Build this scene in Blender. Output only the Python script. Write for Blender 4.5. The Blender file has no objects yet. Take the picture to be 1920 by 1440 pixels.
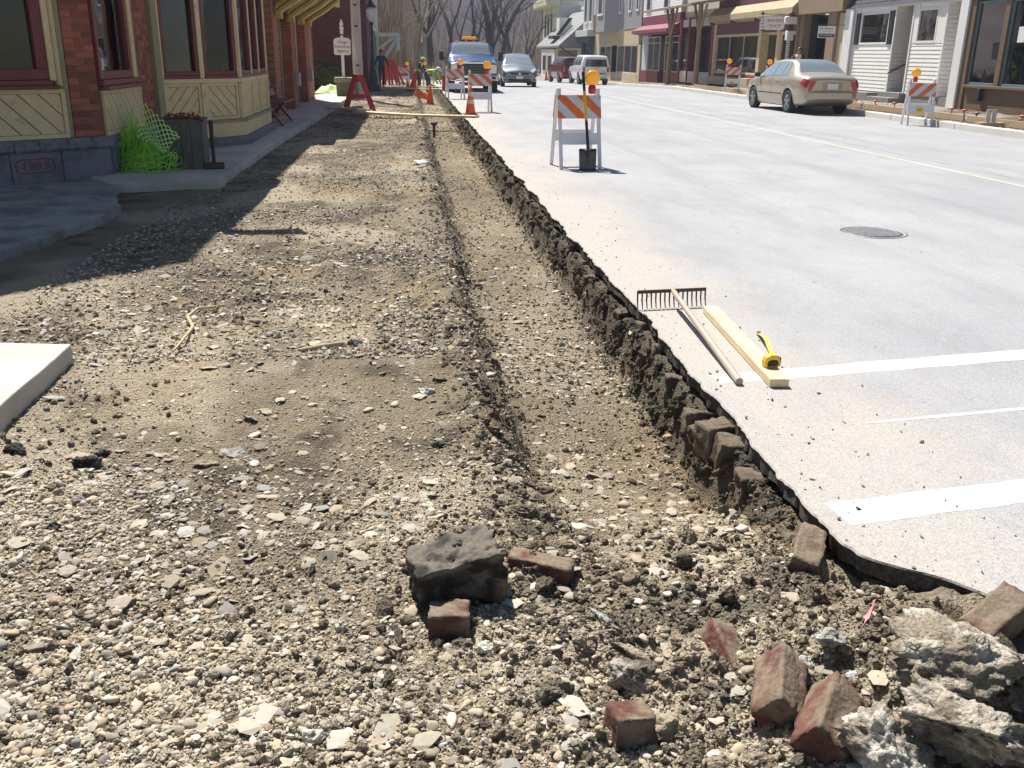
import bpy, bmesh, math, random
import numpy as np
from mathutils import Vector, Matrix
random.seed(7); RNG = np.random.default_rng(11)
scene = bpy.context.scene
COL = scene.collection
# ------------------------------------------------------------------ camera
F_PX, CAM_H = 1760.0, 1.5                     # focal length in photo pixels (1920 wide), eye height
def _n(v): return v / np.linalg.norm(v)
_Y = _n(np.array([762 - 960., 720 - 97., F_PX]))          # vanishing point of the street
_dx = -75.0
_D = (_Y[0] * _dx + _Y[2] * F_PX) / _Y[1]
_Z = -_n(np.array([_dx, -_D, F_PX]))
_X = np.cross(_Y, _Z); _X = _X if _X[0] > 0 else -_X
CM = np.stack([_X, _Y, _Z])
cam = bpy.data.cameras.new('camera'); cam_ob = bpy.data.objects.new('camera', cam); COL.objects.link(cam_ob)
cam.sensor_width = 36; cam.lens = F_PX / 1920 * 36; cam.clip_start = 0.05; cam.clip_end = 3000
m = Matrix.Identity(4)
for r in range(3):
    m[r][0] = CM[r, 0]; m[r][1] = CM[r, 1]; m[r][2] = -CM[r, 2]
m[2][3] = CAM_H
cam_ob.matrix_world = m
scene.camera = cam_ob
def ground_at(px, py, z=0.0):                 # photo pixel -> point on a level plane
    d = CM @ np.array([px - 960., 720 - py, F_PX]); t = (z - CAM_H) / d[2]
    return Vector((t * d[0], t * d[1], z))
# ------------------------------------------------------------------ light
SUN_EL = math.radians(57)
sd = Vector((0.34, -0.94, 0)).normalized() * math.cos(SUN_EL); sd.z = -math.sin(SUN_EL)
sun = bpy.data.lights.new('sun', 'SUN'); sun.energy = 5.0; sun.angle = math.radians(0.53); sun.color = (1, 0.955, 0.88)
sun_ob = bpy.data.objects.new('sun', sun); COL.objects.link(sun_ob)
sun_ob.rotation_euler = sd.to_track_quat('-Z', 'Y').to_euler(); sun_ob.location = (-10, 30, 40)
world = bpy.data.worlds.new('World'); scene.world = world; world.use_nodes = True
wn = world.node_tree; wn.nodes.clear()
sky = wn.nodes.new('ShaderNodeTexSky'); sky.sky_type = 'NISHITA'; sky.sun_disc = False
sky.sun_elevation = SUN_EL; sky.sun_rotation = math.radians(-20); sky.dust_density = 0.25; sky.air_density = 1.0
bg = wn.nodes.new('ShaderNodeBackground'); bg.inputs[1].default_value = 0.05
wo = wn.nodes.new('ShaderNodeOutputWorld')
wn.links.new(sky.outputs[0], bg.inputs[0]); wn.links.new(bg.outputs[0], wo.inputs[0])
vs = scene.view_settings; vs.view_transform = 'Standard'; vs.look = 'None'; vs.gamma = 1; vs.exposure = 0.86
vs.use_curve_mapping = False
# ------------------------------------------------------------------ noise
def _hash(ix, iy, iz, s):
    n = (ix.astype(np.int64) * 374761393 + iy.astype(np.int64) * 668265263 + iz.astype(np.int64) * 2147483647 + s * 974711) & 0xffffffff
    n = ((n ^ (n >> 13)) * 1274126177) & 0xffffffff
    n = ((n ^ (n >> 15)) * 2246822519) & 0xffffffff
    return ((n ^ (n >> 16)) & 0xffffff) / float(0xffffff)
def vnoise(x, y, z=0.0, s=0):
    x, y, z = np.broadcast_arrays(np.asarray(x, float), np.asarray(y, float), np.asarray(z, float))
    ix, iy, iz = np.floor(x), np.floor(y), np.floor(z)
    fx, fy, fz = x - ix, y - iy, z - iz
    fx, fy, fz = [t * t * (3 - 2 * t) for t in (fx, fy, fz)]
    r = 0
    for a in (0, 1):
        for b in (0, 1):
            for c in (0, 1):
                w = (fx if a else 1 - fx) * (fy if b else 1 - fy) * (fz if c else 1 - fz)
                r = r + w * _hash(ix + a, iy + b, iz + c, s)
    return r * 2 - 1
def fbm(x, y, z=0.0, o=4, s=0, g=0.5):
    a, t, f = 1.0, 0, 1.0
    for k in range(o):
        t = t + a * vnoise(np.asarray(x) * f, np.asarray(y) * f, np.asarray(z) * f, s + k); a *= g; f *= 2.03
    return t
def sstep(a, b, x):
    t = np.clip((np.asarray(x, float) - a) / (b - a), 0, 1); return t * t * (3 - 2 * t)
# ------------------------------------------------------------------ materials
MATS = {}
def mat(name, col, rough=0.7, metal=0.0, var=0.12, scale=6.0, bump=0.15, bscale=40.0, col2=None, mixs=2.0, mixlo=0.45, mixhi=0.6,
        rnd=0.0, spec=0.5, emit=None, coat=0.0, bdist=0.01, stretch=None):
    if name in MATS: return MATS[name]
    mt = bpy.data.materials.new(name); mt.use_nodes = True; N = mt.node_tree; L = N.links
    b = N.nodes['Principled BSDF']
    b.inputs['Roughness'].default_value = rough; b.inputs['Metallic'].default_value = metal
    b.inputs['Specular IOR Level'].default_value = spec
    if coat: b.inputs['Coat Weight'].default_value = coat; b.inputs['Coat Roughness'].default_value = 0.06
    tc = N.nodes.new('ShaderNodeTexCoord'); vec = tc.outputs['Object']
    if stretch:
        mp = N.nodes.new('ShaderNodeMapping'); mp.inputs['Scale'].default_value = stretch; L.new(vec, mp.inputs['Vector']); vec = mp.outputs[0]
    c = N.nodes.new('ShaderNodeRGB'); c.outputs[0].default_value = (*col, 1); cur = c.outputs[0]
    if col2:
        n2 = N.nodes.new('ShaderNodeTexNoise'); n2.inputs['Scale'].default_value = mixs; n2.inputs['Detail'].default_value = 6
        n2.inputs['Roughness'].default_value = 0.65
        L.new(vec, n2.inputs['Vector'])
        rp = N.nodes.new('ShaderNodeMapRange'); rp.inputs[1].default_value = mixlo; rp.inputs[2].default_value = mixhi
        L.new(n2.outputs[0], rp.inputs[0])
        mx = N.nodes.new('ShaderNodeMix'); mx.data_type = 'RGBA'
        L.new(rp.outputs[0], mx.inputs[0]); L.new(cur, mx.inputs[6]); mx.inputs[7].default_value = (*col2, 1); cur = mx.outputs[2]
    if var or rnd:
        n1 = N.nodes.new('ShaderNodeTexNoise'); n1.inputs['Scale'].default_value = scale; n1.inputs['Detail'].default_value = 8
        n1.inputs['Roughness'].default_value = 0.7
        L.new(vec, n1.inputs['Vector'])
        mr = N.nodes.new('ShaderNodeMapRange'); mr.inputs[1].default_value = 0.3; mr.inputs[2].default_value = 0.7
        mr.inputs[3].default_value = 1 - var; mr.inputs[4].default_value = 1 + var; L.new(n1.outputs[0], mr.inputs[0])
        val = mr.outputs[0]
        if rnd:
            oi = N.nodes.new('ShaderNodeObjectInfo'); m2 = N.nodes.new('ShaderNodeMapRange')
            m2.inputs[3].default_value = 1 - rnd; m2.inputs[4].default_value = 1 + rnd; L.new(oi.outputs['Random'], m2.inputs[0])
            mm = N.nodes.new('ShaderNodeMath'); mm.operation = 'MULTIPLY'; L.new(val, mm.inputs[0]); L.new(m2.outputs[0], mm.inputs[1]); val = mm.outputs[0]
        hs = N.nodes.new('ShaderNodeHueSaturation'); L.new(val, hs.inputs['Value']); L.new(cur, hs.inputs['Color']); cur = hs.outputs[0]
    L.new(cur, b.inputs['Base Color'])
    if bump:
        n3 = N.nodes.new('ShaderNodeTexNoise'); n3.inputs['Scale'].default_value = bscale; n3.inputs['Detail'].default_value = 5
        L.new(vec, n3.inputs['Vector'])
        bp = N.nodes.new('ShaderNodeBump'); bp.inputs['Strength'].default_value = bump; bp.inputs['Distance'].default_value = bdist
        L.new(n3.outputs[0], bp.inputs['Height']); L.new(bp.outputs[0], b.inputs['Normal'])
    if emit:
        b.inputs['Emission Color'].default_value = (*emit[:3], 1); b.inputs['Emission Strength'].default_value = emit[3]
    MATS[name] = mt
    return mt
def glass(name='pane_glass', tint=(0.38, 0.42, 0.43), refl=1.0):
    if name in MATS: return MATS[name]
    mt = bpy.data.materials.new(name); mt.use_nodes = True; N = mt.node_tree; L = N.links; N.nodes.clear()
    o = N.nodes.new('ShaderNodeOutputMaterial'); t = N.nodes.new('ShaderNodeBsdfTransparent'); t.inputs[0].default_value = (*tint, 1)
    g = N.nodes.new('ShaderNodeBsdfGlossy'); g.inputs['Roughness'].default_value = 0.02; g.inputs[0].default_value = (.95, .97, 1, 1)
    fr = N.nodes.new('ShaderNodeFresnel'); fr.inputs[0].default_value = 1.5
    ml = N.nodes.new('ShaderNodeMath'); ml.operation = 'MULTIPLY'; ml.use_clamp = True; ml.inputs[1].default_value = 1.1 * refl; L.new(fr.outputs[0], ml.inputs[0])
    x = N.nodes.new('ShaderNodeMixShader'); L.new(ml.outputs[0], x.inputs[0]); L.new(t.outputs[0], x.inputs[1]); L.new(g.outputs[0], x.inputs[2])
    n3 = N.nodes.new('ShaderNodeTexNoise'); n3.inputs['Scale'].default_value = 1.3; tc = N.nodes.new('ShaderNodeTexCoord'); L.new(tc.outputs['Object'], n3.inputs['Vector'])
    bp = N.nodes.new('ShaderNodeBump'); bp.inputs['Strength'].default_value = 0.05; bp.inputs['Distance'].default_value = 0.05
    L.new(n3.outputs[0], bp.inputs['Height']); L.new(bp.outputs[0], g.inputs['Normal'])
    L.new(x.outputs[0], o.inputs[0]); MATS[name] = mt
    return mt
def brickmat(name, c1, c2, mortar, axis='yz', w=0.21, h=0.075, var=0.25):
    if name in MATS: return MATS[name]
    mt = bpy.data.materials.new(name); mt.use_nodes = True; N = mt.node_tree; L = N.links; b = N.nodes['Principled BSDF']
    b.inputs['Roughness'].default_value = 0.85
    tc = N.nodes.new('ShaderNodeTexCoord'); sp = N.nodes.new('ShaderNodeSeparateXYZ'); L.new(tc.outputs['Object'], sp.inputs[0])
    cb = N.nodes.new('ShaderNodeCombineXYZ'); L.new(sp.outputs[axis[0].upper()], cb.inputs[0]); L.new(sp.outputs['Z'], cb.inputs[1])
    bt = N.nodes.new('ShaderNodeTexBrick'); bt.inputs['Scale'].default_value = 1; bt.inputs['Brick Width'].default_value = w
    bt.inputs['Row Height'].default_value = h; bt.inputs['Mortar Size'].default_value = 0.006; bt.inputs['Color1'].default_value = (*c1, 1)
    bt.inputs['Color2'].default_value = (*c2, 1); bt.inputs['Mortar'].default_value = (*mortar, 1); L.new(cb.outputs[0], bt.inputs['Vector'])
    n1 = N.nodes.new('ShaderNodeTexNoise'); n1.inputs['Scale'].default_value = 3; n1.inputs['Detail'].default_value = 8; L.new(tc.outputs['Object'], n1.inputs['Vector'])
    mr = N.nodes.new('ShaderNodeMapRange'); mr.inputs[1].default_value = .3; mr.inputs[2].default_value = .7; mr.inputs[3].default_value = 1 - var; mr.inputs[4].default_value = 1 + var
    L.new(n1.outputs[0], mr.inputs[0]); hs = N.nodes.new('ShaderNodeHueSaturation'); L.new(mr.outputs[0], hs.inputs['Value']); L.new(bt.outputs[0], hs.inputs['Color'])
    L.new(hs.outputs[0], b.inputs['Base Color'])
    bp = N.nodes.new('ShaderNodeBump'); bp.inputs['Strength'].default_value = .5; bp.inputs['Distance'].default_value = .01; bp.invert = True
    L.new(bt.outputs['Fac'], bp.inputs['Height']); L.new(bp.outputs[0], b.inputs['Normal'])
    MATS[name] = mt
    return mt
# ------------------------------------------------------------------ mesh builder
def rotz(a): return Matrix.Rotation(a, 3, 'Z')
class MB:
    def __init__(s): s.v = []; s.f = []; s.m = []; s.s = []
    def add(s, vs, fs, mi=0, smooth=False):
        o = len(s.v); s.v += [tuple(p) for p in vs]
        for f in fs: s.f.append(tuple(i + o for i in f)); s.m.append(mi); s.s.append(smooth)
        return s
    def hexa(s, p, mi=0):                      # 8 points: bottom 4 ccw, top 4 ccw
        return s.add(p, [(3, 2, 1, 0), (4, 5, 6, 7), (0, 1, 5, 4), (1, 2, 6, 5), (2, 3, 7, 6), (3, 0, 4, 7)], mi)
    def box(s, c, d, R=None, mi=0):
        c = Vector(c); h = Vector(d) / 2; p = []
        for z in (-1, 1):
            for x, y in ((-1, -1), (1, -1), (1, 1), (-1, 1)):
                q = Vector((x * h.x, y * h.y, z * h.z)); p.append(c + (R @ q if R else q))
        return s.hexa(p, mi)
    def bb(s, x0, x1, y0, y1, z0, z1, mi=0):
        return s.box(((x0 + x1) / 2, (y0 + y1) / 2, (z0 + z1) / 2), (abs(x1 - x0), abs(y1 - y0), abs(z1 - z0)), None, mi)
    def bar(s, p, q, w, h, up=(0, 0, 1), mi=0):
        p, q, up = Vector(p), Vector(q), Vector(up); d = (q - p).normalized(); a = d.cross(up)
        if a.length < 1e-4: a = d.cross(Vector((1, 0, 0)))
        a.normalize(); b = a.cross(d)
        pts = [e + a * x * w / 2 + b * y * h / 2 for e in (p, q) for x, y in ((-1, -1), (1, -1), (1, 1), (-1, 1))]
        return s.hexa(pts, mi)
    def tube(s, pts, rad, n=8, mi=0, cap=True, smooth=True):
        pts = [Vector(p) for p in pts]; k = len(pts)
        if not hasattr(rad, '__len__'): rad = [rad] * k
        o = []; ref = Vector((0, 0, 1)); prev = None
        for i, p in enumerate(pts):
            d = (pts[min(i + 1, k - 1)] - pts[max(i - 1, 0)]); d = d.normalized() if d.length > 1e-9 else Vector((0, 0, 1))
            if prev is None:
                a = d.cross(ref)
                if a.length < 1e-3: a = d.cross(Vector((1, 0, 0)))
            else:
                a = prev - d * prev.dot(d)
                if a.length < 1e-4: a = d.cross(Vector((1, 0, 0)))
            a.normalize(); prev = a; b = d.cross(a)
            for j in range(n):
                t = 2 * math.pi * j / n; o.append(p + (a * math.cos(t) + b * math.sin(t)) * rad[i])
        f = [(i * n + j, i * n + (j + 1) % n, (i + 1) * n + (j + 1) % n, (i + 1) * n + j) for i in range(k - 1) for j in range(n)]
        s.add(o, f, mi, smooth)
        if cap:
            s.add(o[:n], [tuple(range(n - 1, -1, -1))], mi); s.add(o[-n:], [tuple(range(n))], mi)
        return s
    def lathe(s, prof, n=20, T=None, mi=0, smooth=True):      # prof: (r, z)
        o = []
        for r, z in prof:
            for j in range(n):
                t = 2 * math.pi * j / n; q = Vector((r * math.cos(t), r * math.sin(t), z)); o.append(T @ q if T else q)
        k = len(prof)
        f = [(i * n + j, i * n + (j + 1) % n, (i + 1) * n + (j + 1) % n, (i + 1) * n + j) for i in range(k - 1) for j in range(n)]
        s.add(o, f, mi, smooth)
        s.add(o[:n], [tuple(range(n - 1, -1, -1))], mi); s.add(o[-n:], [tuple(range(n))], mi)
        return s
    def extr(s, poly, vec, mi=0):              # planar polygon (3d pts) extruded by vec
        n = len(poly); a = [Vector(p) for p in poly]; b = [p + Vector(vec) for p in a]
        return s.add(a + b, [tuple(range(n - 1, -1, -1)), tuple(range(n, 2 * n))] + [(i, (i + 1) % n, (i + 1) % n + n, i + n) for i in range(n)], mi)
    def mesh(s, name, mats):
        me = bpy.data.meshes.new(name); me.from_pydata([tuple(p) for p in s.v], [], s.f)
        if not isinstance(mats, (list, tuple)): mats = [mats]
        for q in mats: me.materials.append(q)
        me.polygons.foreach_set('material_index', s.m); me.polygons.foreach_set('use_smooth', s.s)
        bm = bmesh.new(); bm.from_mesh(me); bmesh.ops.recalc_face_normals(bm, faces=bm.faces); bm.to_mesh(me); bm.free()
        return me
    def build(s, name, mats, parent=None, loc=None, rz=None, bev=0, rot=None):
        o = bpy.data.objects.new(name, s.mesh(name, mats)); COL.objects.link(o)
        if parent: o.parent = parent
        if loc is not None: o.location = loc
        if rz is not None: o.rotation_euler = (0, 0, rz)
        if rot is not None: o.rotation_euler = rot
        if bev:
            b = o.modifiers.new('bevel', 'BEVEL'); b.width = bev; b.segments = 2; b.limit_method = 'ANGLE'; b.angle_limit = math.radians(40)
        return o
def inst(name, me, parent=None, loc=(0, 0, 0), rot=(0, 0, 0), scale=(1, 1, 1)):
    o = bpy.data.objects.new(name, me); COL.objects.link(o)
    if parent: o.parent = parent
    o.location = loc; o.rotation_euler = rot; o.scale = scale
    return o
def tag(o, label, cat, group=None):
    o['label'] = label; o['category'] = cat
    if group: o['group'] = group
    return o
def thing(name, label, cat, loc=(0, 0, 0), rz=0, group=None, rot=None):
    o = bpy.data.objects.new(name, None); COL.objects.link(o); o.empty_display_size = 0.1
    o.location = loc; o.rotation_euler = rot if rot else (0, 0, rz)
    return tag(o, label, cat, group)
def struct(o, kind='structure'):
    o['kind'] = kind; return o
def npmesh(name, V, Fc, mats, cols=None, smooth=False, nper=3):
    me = bpy.data.meshes.new(name); nf = len(Fc)
    me.vertices.add(len(V)); me.vertices.foreach_set('co', np.ascontiguousarray(V, dtype=np.float32).ravel())
    me.loops.add(nf * nper); me.loops.foreach_set('vertex_index', np.ascontiguousarray(Fc, dtype=np.int32).ravel())
    me.polygons.add(nf); me.polygons.foreach_set('loop_start', np.arange(0, nf * nper, nper, dtype=np.int32))
    me.polygons.foreach_set('use_smooth', np.full(nf, bool(smooth)))
    for q in (mats if isinstance(mats, (list, tuple)) else [mats]): me.materials.append(q)
    if cols is not None:
        ca = me.color_attributes.new('Col', 'FLOAT_COLOR', 'POINT')
        ca.data.foreach_set('color', np.ascontiguousarray(np.c_[cols, np.ones(len(cols))], dtype=np.float32).ravel())
    me.update(calc_edges=True); me.validate()
    return me
def text_mesh(txt, size, ext=0.004, align='CENTER', spacing=1.0, shear=0.0):
    cu = bpy.data.curves.new('lettering', 'FONT'); cu.body = txt; cu.size = size; cu.extrude = ext; cu.align_x = align; cu.align_y = 'CENTER'
    cu.space_character = spacing; cu.shear = shear; cu.space_line = 0.9; cu.resolution_u = 3
    o = bpy.data.objects.new('lettering', cu); COL.objects.link(o)
    dg = bpy.context.evaluated_depsgraph_get(); me = bpy.data.meshes.new_from_object(o.evaluated_get(dg))
    bpy.data.objects.remove(o); bpy.data.curves.remove(cu); me.name = 'lettering'
    return me
def lettering(txt, size, material, parent, loc, rot, **k):
    me = text_mesh(txt, size, **k); me.materials.clear(); me.materials.append(material)
    return inst('lettering', me, parent, loc, rot)
def zr(y):                                    # the street falls gently beyond 45 m
    return -0.017 * np.maximum(np.asarray(y, float) - 45.0, 0)
# ================================================================== GROUND
def vcol_mat(name, rough=0.9, bump=0.5, bscale=90, var=0.25, scale=60, bdist=0.004, crumb=0):
    mt = bpy.data.materials.new(name); mt.use_nodes = True; N = mt.node_tree; L = N.links; b = N.nodes['Principled BSDF']
    b.inputs['Roughness'].default_value = rough; b.inputs['Specular IOR Level'].default_value = 0.25
    a = N.nodes.new('ShaderNodeAttribute'); a.attribute_name = 'Col'
    tc = N.nodes.new('ShaderNodeTexCoord')
    n1 = N.nodes.new('ShaderNodeTexNoise'); n1.inputs['Scale'].default_value = scale; n1.inputs['Detail'].default_value = 8; n1.inputs['Roughness'].default_value = .75
    L.new(tc.outputs['Object'], n1.inputs['Vector'])
    mr = N.nodes.new('ShaderNodeMapRange'); mr.inputs[1].default_value = .3; mr.inputs[2].default_value = .7; mr.inputs[3].default_value = 1 - var; mr.inputs[4].default_value = 1 + var
    L.new(n1.outputs[0], mr.inputs[0]); hs = N.nodes.new('ShaderNodeHueSaturation'); L.new(mr.outputs[0], hs.inputs['Value']); L.new(a.outputs['Color'], hs.inputs['Color'])
    L.new(hs.outputs[0], b.inputs['Base Color'])
    n3 = N.nodes.new('ShaderNodeTexNoise'); n3.inputs['Scale'].default_value = bscale; n3.inputs['Detail'].default_value = 6; n3.inputs['Roughness'].default_value = .7
    L.new(tc.outputs['Object'], n3.inputs['Vector'])
    bp = N.nodes.new('ShaderNodeBump'); bp.inputs['Strength'].default_value = bump; bp.inputs['Distance'].default_value = bdist
    hgt = n3.outputs[0]
    if crumb:
        vo_ = N.nodes.new('ShaderNodeTexVoronoi'); vo_.inputs['Scale'].default_value = crumb; vo_.inputs['Randomness'].default_value = 1.0
        nw = N.nodes.new('ShaderNodeTexNoise'); nw.inputs['Scale'].default_value = crumb * .6; L.new(tc.outputs['Object'], nw.inputs['Vector'])
        ad = N.nodes.new('ShaderNodeVectorMath'); ad.operation = 'MULTIPLY_ADD'; L.new(nw.outputs['Color'], ad.inputs[0]); ad.inputs[1].default_value = (.02, .02, .02); L.new(tc.outputs['Object'], ad.inputs[2]); L.new(ad.outputs[0], vo_.inputs['Vector'])
        sb = N.nodes.new('ShaderNodeMath'); sb.operation = 'SUBTRACT'; L.new(hgt, sb.inputs[0]); ml_ = N.nodes.new('ShaderNodeMath'); ml_.operation = 'MULTIPLY'; L.new(vo_.outputs['Distance'], ml_.inputs[0]); ml_.inputs[1].default_value = .7; L.new(ml_.outputs[0], sb.inputs[1]); hgt = sb.outputs[0]
    L.new(hgt, bp.inputs['Height']); L.new(bp.outputs[0], b.inputs['Normal'])
    return mt
M_dirt = vcol_mat('dirt', 0.95, 1.0, 48, 0.38, 60, 0.022, 95)
M_stone = vcol_mat('gravel_stone', 0.8, 0.35, 120, 0.18, 70, 0.002)
def road_edge(y):                              # left edge of the asphalt, ragged saw cut
    y = np.asarray(y, float)
    x = np.interp(y, [-6, 0.5, 1.5, 2.05, 2.16, 2.28, 2.40, 2.47, 2.53, 2.6, 60, 75, 100, 130], [9, 3.0, 2.2, 1.80, 1.72, 1.66, 1.55, 1.46, 1.40, 1.39, 1.39, 2.2, 7.5, 12])
    rag = 0.012 * vnoise(y * 9, 0, s=3) + 0.02 * vnoise(y * 2.1, 0, s=4) + 0.006 * vnoise(y * 37, 0, s=9)
    bite = -0.0 + 0.05 * np.clip(vnoise(y * 1.7, 5, s=6) - 0.25, 0, 1)
    return x + rag * sstep(2.3, 2.7, y) + bite + 0.02 * vnoise(y * 14, 2, s=14) * (1 - sstep(2.4, 2.6, y))
def H(x, y):
    x = np.asarray(x, float); y = np.asarray(y, float)
    left = -0.125 + 0.022 * fbm(x * 0.9, y * 0.8, s=21, o=3) + 0.03 * np.exp(-((x + 0.05) / 0.35) ** 2) * 0.3
    xl = 0.33 + 0.05 * vnoise(y * 1.1, 0, s=31) + 0.03 * vnoise(y * 4.3, 0, s=32) + 0.10 * (1 - sstep(2.9, 4.2, y))
    left = left + 0.05 * np.exp(-((x - xl + 0.08) / 0.10) ** 2) * (0.6 + 0.8 * vnoise(x * 3, y * 2.5, s=33))
    t = sstep(2.72, 3.45, y + 0.22 * fbm(x * 3, y * 3, s=35, o=2) * 0.6 - 0.25 * (x - 0.8) * (x < 1.2))
    bl = sstep(0, 0.22, x - xl + 0.03 * fbm(x * 6, y * 6, s=36, o=3))
    wob = 0.05 * fbm(y * 5.5, x * 2, s=38, o=3)
    br = 1 - sstep(1.25, 1.37, x + wob * .7)
    floor = -0.365 + 0.012 * fbm(x * 2, y * 1.5, s=39, o=3) + 0.05 * np.exp(-((x - 1.02) / 0.12) ** 2) * sstep(0.1, 0.7, vnoise(y * 1.6, 2, s=40)) * 0.6
    under = np.where(x > 1.05, -0.10 + 0.03 * fbm(x * 8, y * 8, s=44, o=3), left)
    top = left + (under - left) * sstep(0.9, 1.2, x)
    z = top + (floor - top) * t * bl * br
    rub = (1 - sstep(2.55, 3.1, y)) * sstep(-0.15, 0.7, x)
    z = z + rub * (0.045 * fbm(x * 5.5, y * 5.5, s=50, o=4) + 0.02)
    z = z + 0.10 * (1 - sstep(1.9, 2.5, y)) * sstep(0.8, 1.3, x)
    cov = sstep(-0.02, 0.06, x - road_edge(y))              # beneath the asphalt the earth stays below it
    z = np.where(cov > 0, np.minimum(z, z + (-0.10 - z) * cov), z)
    rough = 0.55 + 0.6 * sstep(-0.2, 0.4, fbm(x * 0.7, y * 0.5, s=52, o=2)) + 1.2 * bl * (1 - bl) * 4 * t + 1.5 * br * (1 - br) * 4 * t
    z = z + rough * (0.012 * (np.abs(fbm(x * 8, y * 8, s=60, o=3)) - .35) + 0.007 * (np.abs(fbm(x * 21, y * 21, s=64, o=2)) - .3) + .004 * vnoise(x * 50, y * 50, s=68))
    return z + zr(y)
def earth_colour(x, y):
    n1 = fbm(x * 1.3, y * 0.9, s=70, o=4); n2 = fbm(x * 5, y * 5, s=75, o=3); n3 = fbm(x * .6 + 9, y * .6, s=79, o=3)
    c = np.array([0.27, 0.218, 0.15])[None] * np.ones((len(x), 1))
    def mix(c, col, k): return c + (np.array(col)[None] - c) * np.clip(k, 0, 1)[:, None]
    c = mix(c, (0.43, 0.36, 0.26), sstep(0.0, 0.6, n1))
    c = mix(c, (0.38, 0.275, 0.155), 0.6 * sstep(0.25, 0.8, n3))
    c = mix(c, (0.105, 0.083, 0.056), 0.85 * sstep(0.1, 0.75, n2 * 0.6 - n1 * 0.6))
    floor_ = sstep(.5, .62, x) * (1 - sstep(1.2, 1.26, x)) * sstep(3.0, 3.6, y)
    c = mix(c, (0.27, 0.215, 0.145), floor_ * .5)
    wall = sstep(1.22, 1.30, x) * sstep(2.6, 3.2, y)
    c = mix(c, (0.085, 0.072, 0.055), wall * 0.8)  # dark earth of the cut, with the wall's shade put into the colour
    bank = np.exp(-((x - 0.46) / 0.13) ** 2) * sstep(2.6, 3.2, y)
    c = mix(c, (0.15, 0.12, 0.085), bank * 0.6)  # shade of the sloping left bank put into the soil colour
    near_dark = (1 - sstep(2.5, 3.0, y)) * sstep(0.1, 0.6, x) * sstep(-.3, .4, n2)
    c = mix(c, (0.10, 0.085, 0.065), near_dark * 0.7)  # patchy darker soil across the near rubble
    return c
xs = np.concatenate([np.linspace(-14, -6, 12), np.linspace(-5.6, -2.9, 28), np.arange(-2.8, 1.06, 0.0135), np.arange(1.06, 1.50, 0.011), np.arange(1.5, 1.9, 0.03), [2.1, 2.6, 3.2, 4.2]])
ys = [0.6]
while ys[-1] < 72: ys.append(ys[-1] + max(0.012, 0.0066 * ys[-1]))
ys = np.array(ys)
GX, GY = np.meshgrid(xs, ys); gx, gy = GX.ravel(), GY.ravel()
gz = H(gx, gy)
gz = np.where((gx > 1.9) & (gy > 2.2), np.minimum(gz, -0.2 + zr(gy)), gz)
nx, ny = len(xs), len(ys)
ii = (np.arange(ny - 1)[:, None] * nx + np.arange(nx - 1)[None]).ravel()
quads = np.stack([ii, ii + 1, ii + 1 + nx, ii + nx], 1)
me = npmesh('excavated_ground', np.stack([gx, gy, gz], 1), quads, M_dirt, earth_colour(gx, gy), True, 4)
exc = inst('excavated_ground', me); struct(exc)

# ---- stones and clods
def ico(sub):
    bm = bmesh.new(); bmesh.ops.create_icosphere(bm, subdivisions=sub, radius=1)
    bm.verts.ensure_lookup_table(); v = np.array([p.co[:] for p in bm.verts]); f = np.array([[q.index for q in p.verts] for p in bm.faces]); bm.free()
    return v, f
def stone_shape(sub, seed, lump=0.35, cuts=5):
    v, f = ico(sub); r = np.random.default_rng(seed)
    d = 1 + lump * fbm(v[:, 0] * 1.1 + seed * 3.7, v[:, 1] * 1.1, v[:, 2] * 1.1, o=3, s=seed)
    v = v * d[:, None]
    for k in range(cuts):                     # flatten against random planes: broken faces
        n = r.normal(size=3); n /= np.linalg.norm(n); h = r.uniform(0.55, 0.9)
        dd = v @ n; v = v - np.where(dd > h, dd - h, 0)[:, None] * n[None]
    return v, f
def crumb_shape(seed):
    v, f = stone_shape(3, seed, .45, 4); k = fbm(v[:, 0] * 4 + seed, v[:, 1] * 4, v[:, 2] * 4, o=4, s=seed + 3, g=.65); return v * (1 + .16 * k)[:, None], f
SH1 = [stone_shape(1, 100 + k, 0.3, 2) for k in range(8)]
SH3 = [crumb_shape(300 + k) for k in range(8)]
SH2 = [stone_shape(2, 200 + k, 0.3, k % 4 + 4) for k in range(10)]
def rots(n, tilt, r):
    a = r.uniform(0, 2 * np.pi, n); ax = r.normal(size=(n, 2)); ax /= np.linalg.norm(ax, axis=1)[:, None]; b = r.normal(0, tilt, n)
    ca, sa, z, o = np.cos(a), np.sin(a), np.zeros(n), np.ones(n)
    Rz = np.stack([np.stack([ca, -sa, z], 1), np.stack([sa, ca, z], 1), np.stack([z, z, o], 1)], 1)
    ux, uy = ax[:, 0], ax[:, 1]; c, s_ = np.cos(b), np.sin(b)
    Rt = np.stack([np.stack([c + ux * ux * (1 - c), ux * uy * (1 - c), uy * s_], 1), np.stack([ux * uy * (1 - c), c + uy * uy * (1 - c), -ux * s_], 1), np.stack([-uy * s_, ux * s_, c], 1)], 1)
    return Rt @ Rz
PAL = np.array([[.50, .47, .41], [.58, .55, .50], [.42, .38, .30], [.36, .33, .28], [.30, .285, .26], [.48, .41, .30], [.62, .60, .56], [.38, .30, .23], [.26, .25, .24], [.45, .43, .40]])
DK = np.array([[.10, .085, .06], [.13, .11, .08], [.17, .14, .10], [.20, .165, .115], [.075, .066, .055]])
PALW = PAL * np.array([[1.0, .955, .86]]) * .95
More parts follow.
